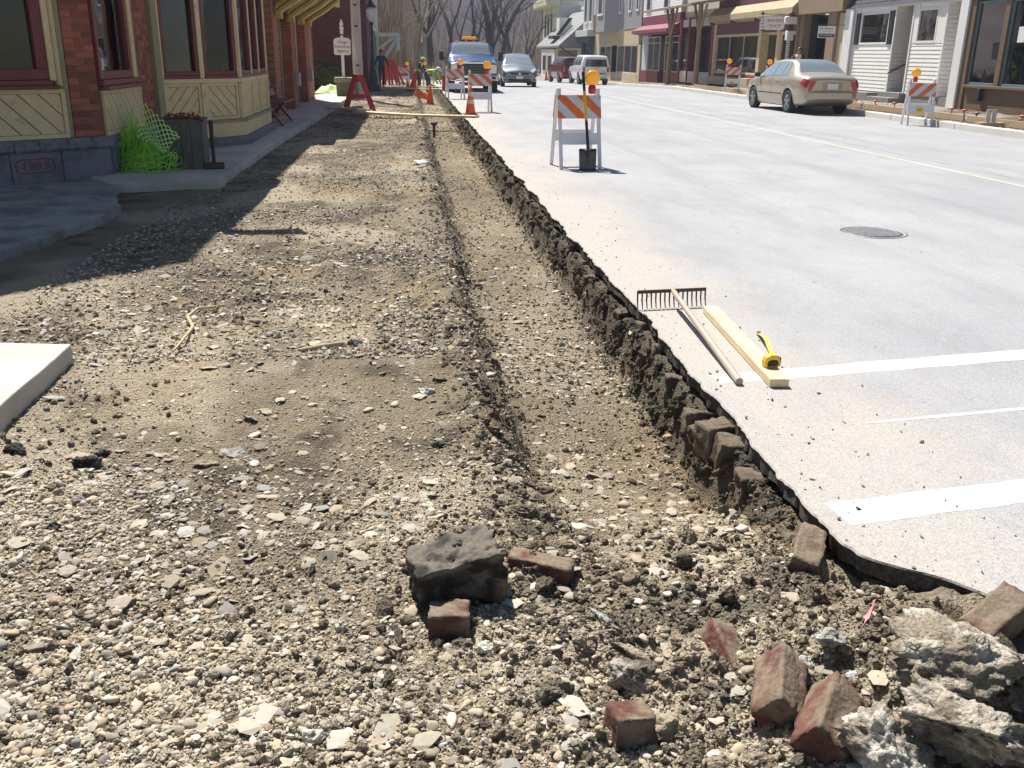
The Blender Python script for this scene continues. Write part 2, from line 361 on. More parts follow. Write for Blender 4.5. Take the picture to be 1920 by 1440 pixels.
def scatter(x, y, size, shapes, flat=(0.3, 0.75), sink=0.25, tilt=0.35, pal=PAL, seed=1, dirt=0.35, zf=None):
    r = np.random.default_rng(seed); n = len(x)
    k = r.integers(0, len(shapes), n); R = rots(n, tilt, r)
    sc = np.stack([size * r.uniform(.75, 1.3, n), size * r.uniform(.55, 1.0, n), size * r.uniform(flat[0], flat[1], n)], 1) * 0.5
    z = (zf or H)(x, y) + sc[:, 2] * (1 - 2 * sink)
    base = pal[r.integers(0, len(pal), n)] * r.uniform(.8, 1.15, (n, 1))
    ec = earth_colour(x, y); dk = r.uniform(0, 1, n) ** 1.5 * dirt * 2; base = base + (ec * 1.1 - base) * np.clip(dk, 0, 1)[:, None]
    Vs, Fs, Cs, off = [], [], [], 0
    for j, (bv, bf) in enumerate(shapes):
        q = np.where(k == j)[0]
        if len(q) == 0: continue
        v = bv[None] * sc[q][:, None]; v = np.einsum('nij,nvj->nvi', R[q], v)
        v = v + np.stack([x[q], y[q], z[q]], 1)[:, None]
        Vs.append(v.reshape(-1, 3)); Fs.append((bf[None] + (np.arange(len(q)) * len(bv))[:, None, None] + off).reshape(-1, 3)); off += len(q) * len(bv)
        Cs.append(np.repeat(base[q], len(bv), 0))
    return np.concatenate(Vs), np.concatenate(Fs), np.concatenate(Cs)
def pick(n, x0, x1, y0, y1, mask, seed, ypow=1.0):
    r = np.random.default_rng(seed); out = []
    tot = 0
    while tot < n:
        u = r.uniform(0, 1, n * 2)
        if ypow == 1: yy = y0 + (y1 - y0) * u
        else: yy = (y0 ** (1 - ypow) + u * (y1 ** (1 - ypow) - y0 ** (1 - ypow))) ** (1 / (1 - ypow))
        xx = r.uniform(x0, x1, n * 2); k = mask(xx, yy) > r.uniform(0, 1, n * 2); out.append(np.stack([xx[k], yy[k]], 1)); tot += k.sum()
    o = np.concatenate(out)[:n]; return o[:, 0], o[:, 1]
def sizes(n, lo, hi, p, seed): return lo * (hi / lo) ** (np.random.default_rng(seed).uniform(0, 1, n) ** p)
def open_ground(x, y):                          # not under slabs, not under the road
    m = (x < road_edge(y) - 0.02).astype(float)
    m *= 1 - ((x < -1.84) & (y < 5.0)); m *= 1 - ((x < -2.4) & (y > 11.9)); m *= 1 - ((x < -3.05) & (y > 7.6))
    return m
def patch(x, y, s, lo=-.2, hi=.4): return sstep(lo, hi, fbm(x * 1.1, y * .9, s=s, o=3))
def pile(x, y):                                  # clean pebbles heaped at the lower left
    return sstep(0.05, 0.75, -(x + 0.10) * 1.0 - (y - 2.30) * 0.95 + 0.35 * fbm(x * 2, y * 2, s=90, o=3)) + 0.8 * np.exp(-(((x + 1.25) / .5) ** 2 + ((y - 3.35) / .35) ** 2))
def stuff(name, parts, label, mt=M_stone, smooth=True):
    off = 0; V, Fc, Cc = [], [], []
    for v, f, c in parts: V.append(v); Fc.append(f + off); Cc.append(c); off += len(v)
    o = inst(name, npmesh(name, np.concatenate(V), np.concatenate(Fc), mt, np.concatenate(Cc), smooth))
    struct(o, 'stuff'); o['label'] = label; o['category'] = 'gravel'
    return o
parts = []
n = 5200; x, y = pick(n, -2.2, 0.6, 1.5, 3.9, lambda x, y: open_ground(x, y) * np.clip(pile(x, y), 0, 1), 301)
parts.append(scatter(x, y, sizes(n, .011, .042, 2.2, 302), SH2, (.3, .7), .28, .5, PALW, 303, .3))
n = 1800; x, y = pick(n, -2.6, 1.5, 1.5, 7, lambda x, y: open_ground(x, y), 304, 1.6)
parts.append(scatter(x, y, sizes(n, .02, .055, 2.4, 305), SH2, (.22, .55), .34, .3, PALW, 306, .5))
stuff('pebble_gravel', parts, 'pale rounded pebbles heaped over the lower left of the dug ground')
parts = []
def chip(seed):
    r = np.random.default_rng(seed); v = np.array([[1, 0, 0], [-1, 0, 0], [0, 1, 0], [0, -1, 0], [0, 0, 1], [0, 0, -1]], float) * r.uniform(.7, 1.2, (6, 1)) + r.normal(0, .22, (6, 3))
    f = np.array([[0, 2, 4], [2, 1, 4], [1, 3, 4], [3, 0, 4], [2, 0, 5], [1, 2, 5], [3, 1, 5], [0, 3, 5]]); return v, f
SH0 = [chip(700 + k) for k in range(12)]
n = 50000; x, y = pick(n, -2.7, 1.28, 1.5, 8, lambda x, y: open_ground(x, y) * (0.3 + 0.7 * patch(x, y, 95)), 310, 1.9)
parts.append(scatter(x, y, sizes(n, .004, .017, 1.4, 320), SH0, (.35, .9), .25, .6, np.concatenate([PALW, DK * 1.6, PALW * .6]), 329, .5))
n = 14000; x, y = pick(n, -2.2, 0.6, 1.5, 3.9, lambda x, y: open_ground(x, y) * np.clip(pile(x, y) + .05, 0, 1), 377)
parts.append(scatter(x, y, sizes(n, .007, .024, 1.5, 378), SH1, (.3, .8), .2, .6, PALW * 1.02, 379, .25))
n = 15000; x, y = pick(n, -2.7, 1.28, 1.5, 9, lambda x, y: open_ground(x, y) * (0.25 + 0.75 * patch(x, y, 95)), 311, 1.9)
parts.append(scatter(x, y, sizes(n, .009, .028, 1.7, 312), SH1, (.3, .75), .28, .4, PALW * .95, 313, .5))
n = 30000; x, y = pick(n, -2.6, 1.3, 5, 28, lambda x, y: open_ground(x, y) * (0.3 + 0.7 * patch(x, y, 97)), 314, 1.8)
parts.append(scatter(x, y, sizes(n, .014, .055, 2.0, 315), SH0, (.25, .7), .2, .35, np.concatenate([PALW * 1.05, PALW, DK * 1.5]), 316, .3))
n = 6000; x, y = pick(n, -2.6, 1.3, 20, 60, lambda x, y: open_ground(x, y), 317, 1.5)
parts.append(scatter(x, y, sizes(n, .03, .08, 1.8, 318), SH0, (.25, .7), .25, .3, np.concatenate([PALW * .9, DK * 1.6]), 319, .35))
stuff('loose_gravel', parts, 'mixed small gravel strewn over the stripped pavement bed', smooth=False)
_DK_ = np.array([[.10, .085, .06], [.13, .11, .08], [.17, .14, .10], [.20, .165, .115], [.075, .066, .055]])
parts = []
n = 14000; x, y = pick(n, -2.6, 1.5, 1.5, 10, lambda x, y: open_ground(x, y) * (0.40 * patch(x, y, 92, -.3, .3) + sstep(.3, .9, x) * (1 - sstep(2.6, 3.2, y)) + np.exp(-((x - .45) / .15) ** 2)), 321, 1.7)
parts.append(scatter(x, y, sizes(n, .008, .045, 2.4, 322), SH1, (.5, .9), .3, .8, DK * 1.15, 323, .6))
n = 7000                                         # clods of the torn roadbed along the right trench wall, its shade in their dark colour
r_ = np.random.default_rng(331); y = 2.7 * (45 / 2.7) ** r_.uniform(0, 1, n); x = 1.20 + .18 * r_.uniform(0, 1, n)
parts.append(scatter(x, y, sizes(n, .008, .045, 2.2, 332) * (0.8 + np.minimum(y, 20) * .03), SH1, (.4, .95), .35, .9, DK * .9, 333, .3))
n = 420; r_ = np.random.default_rng(334); y = 2.75 * (30 / 2.75) ** r_.uniform(0, 1, n); x = 1.29 + .08 * r_.uniform(0, 1, n)
parts.append(scatter(x, y, sizes(n, .04, .12, 2.0, 335) * (0.85 + np.minimum(y, 20) * .025), SH3, (.6, 1.0), .6, 1.2, DK * .9, 336, .3))
n = 2600; r_ = np.random.default_rng(341); y = 2.7 * (45 / 2.7) ** r_.uniform(0, 1, n); x = .38 + .14 * r_.normal(0, 1, n)
parts.append(scatter(x, y, sizes(n, .008, .05, 2.4, 342) * (0.8 + np.minimum(y, 20) * .03), SH1, (.4, .9), .35, .9, DK * 1.35, 343, .5))
n = 260; r_ = np.random.default_rng(344); y = 2.8 * (20 / 2.8) ** r_.uniform(0, 1, n); x = .36 + .09 * r_.normal(0, 1, n)
parts.append(scatter(x, y, sizes(n, .05, .12, 2, 345), SH3, (.35, .7), .55, .5, DK * 1.45, 346, .5))
n = 170; x, y = pick(n, -.1, 1.7, 1.6, 3.2, lambda x, y: open_ground(x, y), 347)
parts.append(scatter(x, y, sizes(n, .03, .10, 2.4, 348), SH3, (.4, .8), .5, .9, DK * 1.3, 349, .5))
o = stuff('dirt_clods', parts, 'dark crumbling clods of earth along both walls of the trench', M_dirt, False); o['category'] = 'soil'
n = 1500; x, y = pick(n, -2.6, 1.2, 1.6, 9, lambda x, y: open_ground(x, y) * (0.2 + 0.8 * patch(x, y, 99, -.1, .3)), 351, 1.5)
parts = [scatter(x, y, sizes(n, .03, .11, 2.2, 352), SH1, (.08, .2), .2, .28, PAL[[0, 2, 3, 4, 7]] * .92, 353, .4)]
o = stuff('flat_stone_shards', parts, 'flat grey shards of slate and stone lying in the dirt', smooth=False); o['category'] = 'stone shards'

# ---- asphalt road
M_road = bpy.data.materials.new('worn_asphalt'); M_road.use_nodes = True
N = M_road.node_tree; L = N.links; b = N.nodes['Principled BSDF']; b.inputs['Roughness'].default_value = 0.82; b.inputs['Specular IOR Level'].default_value = .3
tc = N.nodes.new('ShaderNodeTexCoord'); sp = N.nodes.new('ShaderNodeSeparateXYZ'); L.new(tc.outputs['Object'], sp.inputs[0])
def nz(scale, det=8, ro=.65, stretch=None):
    n_ = N.nodes.new('ShaderNodeTexNoise'); n_.inputs['Scale'].default_value = scale; n_.inputs['Detail'].default_value = det; n_.inputs['Roughness'].default_value = ro
    if stretch:
        mp = N.nodes.new('ShaderNodeMapping'); mp.inputs['Scale'].default_value = stretch; L.new(tc.outputs['Object'], mp.inputs[0]); L.new(mp.outputs[0], n_.inputs['Vector'])
    else: L.new(tc.outputs['Object'], n_.inputs['Vector'])
    return n_.outputs[0]
def mrange(s_, a, b_, c=0., d=1.):
    k = N.nodes.new('ShaderNodeMapRange'); k.inputs[1].default_value = a; k.inputs[2].default_value = b_; k.inputs[3].default_value = c; k.inputs[4].default_value = d
    L.new(s_, k.inputs[0]); return k.outputs[0]
def mth(op, a, b_):
    k = N.nodes.new('ShaderNodeMath'); k.operation = op
    for i_, q in enumerate((a, b_)):
        if isinstance(q, (int, float)): k.inputs[i_].default_value = q
        else: L.new(q, k.inputs[i_])
    return k.outputs[0]
def mixc(f_, a, b_):
    k = N.nodes.new('ShaderNodeMix'); k.data_type = 'RGBA'; L.new(f_, k.inputs[0])
    for i_, q in ((6, a), (7, b_)):
        if isinstance(q, tuple): k.inputs[i_].default_value = (*q, 1)
        else: L.new(q, k.inputs[i_])
    return k.outputs[2]
c = mixc(mrange(nz(0.35, 5), .35, .65), (0.30, 0.302, 0.315), (0.355, 0.357, 0.368))
c = mixc(mrange(nz(1.6, 8, .7, (1, .35, 1)), .45, .75), c, (0.26, 0.26, 0.272))
c = mixc(mrange(nz(1.1, 4, .55, (1.3, .03, 1)), .52, .66, 0, .5), c, (0.245, 0.247, 0.258))
c = mixc(mrange(nz(.8, 3, .5), .70, .78, 0, .55), c, (0.23, 0.23, 0.235))
dust = mth('SUBTRACT', mrange(nz(0.9, 9, .72, (1, .5, 1)), .25, .75, 1.2, 3.0), sp.outputs['X'])
c = mixc(mrange(dust, -0.35, 0.55, 0, .85), c, (0.405, 0.368, 0.328))
c = mixc(mrange(nz(26, 3, .6, (1, .3, 1)), .62, .72, 0, .35), c, (0.39, 0.365, 0.335))
vo = N.nodes.new('ShaderNodeTexVoronoi'); vo.inputs['Scale'].default_value = 170; L.new(tc.outputs['Object'], vo.inputs['Vector'])
hs = N.nodes.new('ShaderNodeHueSaturation'); L.new(mrange(vo.outputs['Color'], .1, .9, .80, 1.14), hs.inputs['Value']); L.new(c, hs.inputs['Color'])
vc = N.nodes.new('ShaderNodeTexVoronoi'); vc.feature = 'DISTANCE_TO_EDGE'; vc.inputs['Scale'].default_value = .22
wp = N.nodes.new('ShaderNodeVectorMath'); wp.operation = 'ADD'; nn = N.nodes.new('ShaderNodeTexNoise'); nn.inputs['Scale'].default_value = 1.2; nn.inputs['Detail'].default_value = 8
L.new(tc.outputs['Object'], nn.inputs['Vector']); L.new(tc.outputs['Object'], wp.inputs[0]); L.new(nn.outputs['Color'], wp.inputs[1]); L.new(wp.outputs[0], vc.inputs['Vector'])
c2 = mixc(mth('MULTIPLY', mrange(vc.outputs['Distance'], .0, .006, .55, 0), mrange(nz(.5, 2), .5, .6)), hs.outputs[0], (0.20, 0.20, 0.205))
geo = N.nodes.new('ShaderNodeNewGeometry'); sn = N.nodes.new('ShaderNodeSeparateXYZ'); L.new(geo.outputs['True Normal'], sn.inputs[0])
c3 = mixc(mrange(sn.outputs['Z'], .5, .8), mixc(mrange(nz(60, 4), .4, .7), (0.03, 0.028, 0.026), (0.10, 0.09, 0.075)), c2)   # the freshly broken section is black bitumen
L.new(c3, b.inputs['Base Color'])
bp = N.nodes.new('ShaderNodeBump'); bp.inputs['Strength'].default_value = .35; bp.inputs['Distance'].default_value = .004; L.new(vo.outputs['Distance'], bp.inputs['Height']); L.new(bp.outputs[0], b.inputs['Normal'])
ry = [-6.0, -3, -1, 0.3]
while ry[-1] < 2.0: ry.append(ry[-1] + .06)
while ry[-1] < 130: ry.append(ry[-1] + max(.012, .0045 * ry[-1]))
ry = np.array(ry); e = road_edge(ry); zz = zr(ry)
thick = 0.062 + 0.012 * vnoise(ry * 6, 1, s=8)
cols_ = [(e + .05, -thick - .01), (e + 0.012 * vnoise(ry * 23, 7, s=12) + .004, -thick), (e + 0.006, -.028 + 0 * e), (e, -.006 + 0 * e), (e + .007, 0 * e)]
for xx in (.04, .15, .5): cols_.append((e + xx, 0 * e))
for xx in (3.2, 5, 7.5, 10, 12.42):
    k = np.maximum(e + .7, xx) if xx < 12 else np.maximum(e + 1.2, 12.42 + 0 * e)
    cols_.append((k, 0.03 * np.clip(1 - np.abs(k - 7) / 5.6, 0, 1)))
V = np.stack([np.stack([cx, ry, cz + zz], 1) for cx, cz in cols_], 1); nc = len(cols_)
ii = (np.arange(len(ry) - 1)[:, None] * nc + np.arange(nc - 1)[None]).ravel()
road = inst('road', npmesh('road', V.reshape(-1, 3), np.stack([ii, ii + 1, ii + 1 + nc, ii + nc], 1), M_road, None, False, 4)); struct(road)
def road_z(x, y): return 0.03 * np.clip(1 - np.abs(np.asarray(x) - 7) / 5.6, 0, 1) * (np.asarray(x) > 3.2) + zr(y) + 0.0
def road_h(x, y):
    xe = float(road_edge(y)); ks = [xe + .5] + [max(xe + .7, q) for q in (3.2, 5, 7.5, 10)] + [max(xe + 1.2, 12.42)]
    return float(np.interp(x, ks, [0] + [0.03 * np.clip(1 - abs(k - 7) / 5.6, 0, 1) for k in ks[1:]])) + float(zr(y))
_ec = earth_colour; earth_colour = lambda x, y: np.array([.36, .33, .28])[None] * np.ones((len(x), 1))
n = 900; r_ = np.random.default_rng(391); y = 2.2 * (24 / 2.2) ** r_.uniform(0, 1, n); x = road_edge(y) + .02 + np.abs(r_.normal(0, .32, n)) + (r_.uniform(0, 1, n) < .15) * r_.uniform(0, 4, n)
o = stuff('road_grit', [scatter(x, y, sizes(n, .004, .022, 2.2, 392), SH0, (.4, .8), .15, .5, np.concatenate([PALW * .7, DK]), 393, .2, lambda a, b: np.array([road_h(p, q) for p, q in zip(a, b)]))], 'grit and small stones spilled on the road beside the cut', smooth=False); earth_colour = _ec
# ---- painted markings (thin sheets, worn)
M_paint = mat('road_paint_white', (.74, .72, .68), .7, var=.14, scale=9, col2=(.42, .40, .375), mixs=9, mixlo=.40, mixhi=.62, bump=.2)
M_paint2 = mat('road_paint_faint', (.475, .468, .455), .75, var=.1, scale=9, col2=(.40, .395, .39), mixs=5, mixlo=.42, mixhi=.58, bump=.2)
M_yel = mat('road_paint_yellow', (.46, .40, .28), .75, var=.12, scale=5, col2=(.44, .43, .42), mixs=1.6, mixlo=.38, mixhi=.6, bump=.2)
def marking(name, p0, p1, w, mt, step=.12, label=None):
    p0, p1 = np.array(p0, float), np.array(p1, float); L_ = np.linalg.norm(p1 - p0); k = max(2, int(L_ / step)); d = (p1 - p0) / L_; nrm = np.array([-d[1], d[0]])
    mb = MB(); vs_ = []
    for i_ in range(k + 1):
        q = p0 + d * L_ * i_ / k
        for s_ in (-1, 0, 1):
            ww = s_ * (w / 2 + .006 * random.uniform(-1, 1)); a = q + nrm * ww; vs_.append((a[0], a[1], road_h(a[0], a[1]) + .0008 + .003 * min(1, max(0, q[1] - 5) / 20)))
    mb.add(vs_, [(i_ * 3 + j, i_ * 3 + j + 1, i_ * 3 + j + 4, i_ * 3 + j + 3) for i_ in range(k) for j in (0, 1)])
    o = mb.build(name, mt); struct(o); return o
marking('crosswalk_line', (1.74, 4.275), (9.5, 5.42), .155, M_paint); marking('worn_line', (1.47, 4.235), (1.735, 4.274), .14, M_paint2)
marking('stop_line', (1.46, 2.80), (8.0, 3.86), .165, M_paint)
marking('worn_line', (1.95, 3.62), (7.0, 4.30), .03, M_paint2)
marking('centre_line', (7.62, 5.5), (7.5, 58), .09, M_yel, .5)
marking('road_joint', (8.02, 5.5), (8.0, 40), .022, mat('joint_tar', (.16, .16, .165), .8, col2=(.36, .36, .37), mixs=2, mixlo=.4, mixhi=.55), .4)
# ---- concrete slabs on the left
M_conc = mat('pavement_concrete', (.52, .49, .44), .85, var=.12, scale=3, col2=(.40, .37, .32), mixs=1.5, bump=.35, bscale=70, bdist=.003)
M_concd = mat('old_concrete', (.28, .275, .27), .85, var=.25, scale=2.5, col2=(.17, .165, .16), mixs=1.8, bump=.4, bscale=50, bdist=.004)
def slab(name, poly, z1, th, mt, rag=0.012, step=.08, slope=0):
    P = []; n_ = len(poly)
    for i_ in range(n_):
        a, b_ = Vector(poly[i_]), Vector(poly[(i_ + 1) % n_]); k = max(1, min(60, int((b_ - a).length / step)))
        for j in range(k):
            q = a.lerp(b_, j / k); P.append((q.x + rag * random.uniform(-1, 1), q.y + rag * random.uniform(-1, 1)))
    mb = MB(); mb.extr([(p[0], p[1], z1 - th + float(zr(p[1]))) for p in P], (0, 0, th)); o = mb.build(name, mt, bev=.008); struct(o); return o
slab('pavement_slab', [(-1.815, 5.03), (-6, 5.6), (-6, 1.0), (-1.84, 1.0)], 0.0, .145, M_conc, .003)
slab('sidewalk', [(-3.50, 11.62), (-2.32, 12.0), (-2.32, 16.6), (-4.2, 16.6), (-4.2, 12.6)], 0.0, .13, M_conc, .008)
slab('sidewalk', [(-2.315, 16.625), (-2.2, 23.4), (-4.2, 23.4), (-4.2, 16.625)], 0.002, .13, M_conc, .008)
slab('sidewalk', [(-2.2, 23.42), (-2.05, 31.2), (-4.2, 31.2), (-4.2, 23.42)], 0.0, .13, M_conc, .008)
slab('sidewalk', [(-2.05, 31.22), (-1.95, 37.2), (-3.0, 37.2), (-4.2, 31.22)], 0.0, .13, M_conc, .008)
slab('entrance_step', [(-3.66, 12.30), (-3.42, 11.5), (-2.98, 10.1), (-2.94, 9.45), (-3.05, 8.5), (-3.22, 7.7), (-7, 7.2), (-7, 9.6)], -.02, .13, M_concd, .03, .10)
# ---- wide ground sheet, right-hand kerb and unfinished sidewalk
M_earth = mat('bare_earth', (.21, .17, .115), .95, var=.3, scale=.6, col2=(.30, .25, .16), mixs=.35, bump=.6, bscale=6, bdist=.05)
gxs = np.concatenate([np.linspace(-420, -20, 14), np.linspace(-14, 40, 28), np.linspace(60, 420, 12)]); gys = np.concatenate([np.linspace(-60, 0, 5), np.linspace(6, 150, 60), np.linspace(165, 900, 25)])
A, B = np.meshgrid(gxs, gys); a, b_ = A.ravel(), B.ravel()
gzz = np.where(b_ < 60, -.62, 0) + zr(np.minimum(b_, 125)) - .45
gzz = gzz + 0.5 * sstep(60, 64, b_) * (a < 3) + np.where(b_ > 130, .35 * fbm(a * .02, b_ * .02, s=5), 0)
nx, ny = len(gxs), len(gys); ii = (np.arange(ny - 1)[:, None] * nx + np.arange(nx - 1)[None]).ravel()
gnd = inst('ground', npmesh('ground', np.stack([a, b_, gzz], 1), np.stack([ii, ii + 1, ii + 1 + nx, ii + nx], 1), M_earth, None, True, 4)); struct(gnd)
M_kerb = mat('kerb_concrete', (.56, .54, .50), .8, var=.08, scale=3, bump=.2, bscale=80, bdist=.002)
ky = [6.0]
while ky[-1] < 120: ky.append(ky[-1] + 3.0)
for i_ in range(len(ky) - 1):                 # kerb: cast lengths with joints
    y0, y1 = ky[i_] + .006, ky[i_ + 1] - .006; mb = MB(); z0, z1 = float(zr(y0)), float(zr(y1))
    if y0 > 66: y1 = ky[-1]; z1 = float(zr(y1))
    mb.hexa([(12.40, y0, z0 - .2), (12.58, y0, z0 - .2), (12.58, y1, z1 - .2), (12.40, y1, z1 - .2), (12.425, y0, z0 + .145), (12.58, y0, z0 + .15), (12.58, y1, z1 + .15), (12.425, y1, z1 + .145)])
    o = mb.build('kerb', M_kerb, bev=.015); struct(o)
    if y0 > 66: break
def rs_z(x, y): return 0.07 + .05 * sstep(14.2, 14.6, x) + zr(y) + .012 * fbm(x * 3, y * 3, s=7, o=3)
xs2 = np.linspace(12.56, 16.6, 40); ys2 = np.concatenate([np.arange(6, 60, .12), np.arange(60, 121, .6)])
A, B = np.meshgrid(xs2, ys2); a, b_ = A.ravel(), B.ravel(); nx, ny = len(xs2), len(ys2); ii = (np.arange(ny - 1)[:, None] * nx + np.arange(nx - 1)[None]).ravel()
nn_ = fbm(a * 1.1, b_ * .7, s=17, o=4); cc = np.array([.34, .30, .24])[None] + (np.array([.17, .125, .09]) - np.array([.34, .30, .24]))[None] * sstep(-.1, .5, nn_)[:, None]
cc = cc + (np.array([.50, .48, .45])[None] - cc) * (np.exp(-((a - 12.95) / .28) ** 2))[:, None]
rsw = inst('gravel_walk', npmesh('gravel_walk', np.stack([a, b_, rs_z(a, b_)], 1), np.stack([ii, ii + 1, ii + 1 + nx, ii + nx], 1), M_dirt, cc, True, 4)); struct(rsw)
n = 4200; r_ = np.random.default_rng(371); y = 16 * (70 / 16) ** r_.uniform(0, 1, n); x = np.where(r_.uniform(0, 1, n) < .6, 12.62 + .6 * r_.uniform(0, 1, n), 12.7 + 3.4 * r_.uniform(0, 1, n))
_ec = earth_colour
earth_colour = lambda x, y: np.array([.36, .33, .28])[None] * np.ones((len(x), 1))
v, f, c = scatter(x, y, sizes(n, .02, .09, 2, 372), SH1, (.35, .7), .2, .4, PAL * 1.05, 373, .2, rs_z)
o = stuff('crushed_stone', [(v, f, c)], 'crushed pale stone behind the kerb on the far side', smooth=False)
earth_colour = _ec
# ================================================================== LEFT BUILDINGS
M_cream = mat('cream_paint', (.66, .53, .30), .65, var=.10, scale=5, col2=(.40, .33, .19), mixs=3.5, mixlo=.58, mixhi=.72, bump=.15, bscale=60, bdist=.002)
M_olive = mat('olive_paint', (.27, .25, .14), .65, var=.12, scale=6, bump=.15)
M_maroon = mat('maroon_paint', (.17, .028, .032), .5, var=.15, scale=5, bump=.12, bscale=40)
M_stone_base = mat('grey_sandstone', (.19, .195, .22), .85, var=.25, scale=4, col2=(.11, .115, .135), mixs=4, bump=.8, bscale=14, bdist=.02)
M_mortar = mat('mortar', (.20, .15, .12), .95, var=.2, scale=20)
M_brick = mat('pillar_brick', (.31, .092, .055), .85, var=.25, scale=14, col2=(.20, .065, .042), mixs=6, mixlo=.45, mixhi=.65, rnd=.4, bump=.4, bscale=50, bdist=.004)
M_brickwall = brickmat('brick_wall_street', (.33, .095, .05), (.24, .07, .042), (.22, .17, .14), 'x')
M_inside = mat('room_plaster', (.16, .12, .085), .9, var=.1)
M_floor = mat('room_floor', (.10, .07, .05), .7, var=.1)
M_glass = glass()
M_redletter = mat('dark_red_letters', (.23, .05, .04), .7)
def clip_poly(poly, n, d):                     # keep n.p <= d
    out = []
    for i_ in range(len(poly)):
        a, b_ = poly[i_], poly[(i_ + 1) % len(poly)]; fa, fb = n[0] * a[0] + n[1] * a[1] - d, n[0] * b_[0] + n[1] * b_[1] - d
        if fa <= 0: out.append(a)
        if fa * fb < 0:
            t = fa / (fa - fb); out.append((a[0] + t * (b_[0] - a[0]), a[1] + t * (b_[1] - a[1])))
    return out
def child(parent, loc, rz):
    return dict(parent=parent, loc=loc, rz=rz)
def diag_panel(fr, x0, x1, z0, z1, sgn, pitch=.155, frame=.05, depth=.03, mt=None):
    """a framed panel of diagonal boards, each board a plank of its own"""
    mt = mt or M_cream
    fb = MB()
    for a in ((x0, x1, z1 - frame, z1), (x0, x1, z0, z0 + frame), (x0, x0 + frame, z0 + frame, z1 - frame), (x1 - frame, x1, z0 + frame, z1 - frame)):
        fb.bb(a[0], a[1], -depth, .012, a[2], a[3])
    pan = fb.build('panel', mt, bev=.004, **fr)
    bk = MB(); bk.bb(x0 + .001, x1 - .001, .013, .05, z0 + .001, z1 - .001); bk.build('backing', M_olive, pan)
    a0, a1, b0, b1 = x0 + frame + .004, x1 - frame - .004, z0 + frame + .004, z1 - frame - .004
    q = math.sqrt(.5); nrm = (q * -sgn * -1, q); nrm = (q * sgn, q)
    ds = [nrm[0] * a + nrm[1] * b_ for a in (a0, a1) for b_ in (b0, b1)]; d = min(ds) - .05
    while d < max(ds):
        P = [(a0, b0), (a1, b0), (a1, b1), (a0, b1)]
        P = clip_poly(P, nrm, d + pitch - .012); P = clip_poly(P, (-nrm[0], -nrm[1]), -d)
        if len(P) >= 3:
            mb = MB(); jit = random.uniform(-.002, .002)
            mb.extr([(p[0], -.014 + jit, p[1]) for p in P], (0, .024, 0)); mb.build('plank', mt, pan, bev=.0025)
        d += pitch
    return pan
def window(fr, x0, x1, z0, z1, fw=.09, mt=None, mull=(), depth=.06, setb=.05, gl=None):
    mt = mt or M_maroon; fb = MB()
    for a in ((x0, x1, z1 - fw, z1), (x0, x1, z0, z0 + fw), (x0, x0 + fw, z0 + fw, z1 - fw), (x1 - fw, x1, z0 + fw, z1 - fw)):
        fb.bb(a[0], a[1], setb - depth, setb + .02, a[2], a[3])
    for mx in mull: fb.bb(mx - .025, mx + .025, setb - depth * .7, setb + .018, z0 + fw, z1 - fw)
    w = fb.build('window', mt, bev=.006, **fr)
    ed = [x0 + fw] + [v for mx in mull for v in (mx - .025, mx + .025)] + [x1 - fw]
    for i_ in range(0, len(ed), 2):
        g = MB(); g.bb(ed[i_], ed[i_ + 1], setb - .004, setb + .004, z0 + fw, z1 - fw); g.build('pane', gl or M_glass, w)
    return w
def brick_pillar(fr, x0, x1, y1, z0, z1, course=.0755, name='pillar'):
    mb = MB(); mb.bb(x0 + .006, x1 - .006, .008, y1, z0, z1); p = mb.build(name, M_mortar, **fr)
    W = x1 - x0; meshes = {}
    k = 0; z = z0
    while z < z1 - .03:
        lens = []
        if W < .5: lens = [W * .64, W * .36] if k % 2 else [W * .36, W * .64]
        else:
            n_ = int(round(W / .21)); lens = [W / n_] * n_ if k % 2 == 0 else [W / n_ / 2] + [W / n_] * (n_ - 1) + [W / n_ / 2]
        x = x0
        for l_ in lens:
            key = round(l_, 3)
            if key not in meshes:
                m_ = MB(); m_.bb(0.004, l_ - .004, 0, y1 - .02, 0, course - .009); meshes[key] = m_.mesh('brick', M_brick)
            o = inst('brick', meshes[key], p, (x, random.uniform(-.004, .004), z + .003), (random.uniform(-.01, .01), 0, random.uniform(-.012, .012)))
            bv = o.modifiers.new('bevel', 'BEVEL'); bv.width = .005; bv.segments = 1
            x += l_
        z += course; k += 1
    return p
CB = thing('corner_building', 'cream and maroon Victorian corner shop with brick pillars, bay window and 1899 stone', 'building', (0, 0, 0))
A1 = math.atan2(.688, .726)
F1 = child(CB, (-3.73, 12.41, 0), A1)          # chamfered corner, x runs right, y inward
F2 = child(CB, (-3.72, 12.42, 0), math.pi / 2)  # street front
A3 = math.atan2(16.7 - 15.45, -2.77 + 3.72); LC = math.hypot(1.25, .95)
F3 = child(CB, (-3.72, 15.45, 0), A3)           # canted side of the bay
F4 = child(CB, (-2.77, 16.7, 0), math.pi / 2)   # bay front
A5 = math.atan2(1.25, -.95)
F5 = child(CB, (-2.77, 19.8, 0), A5)
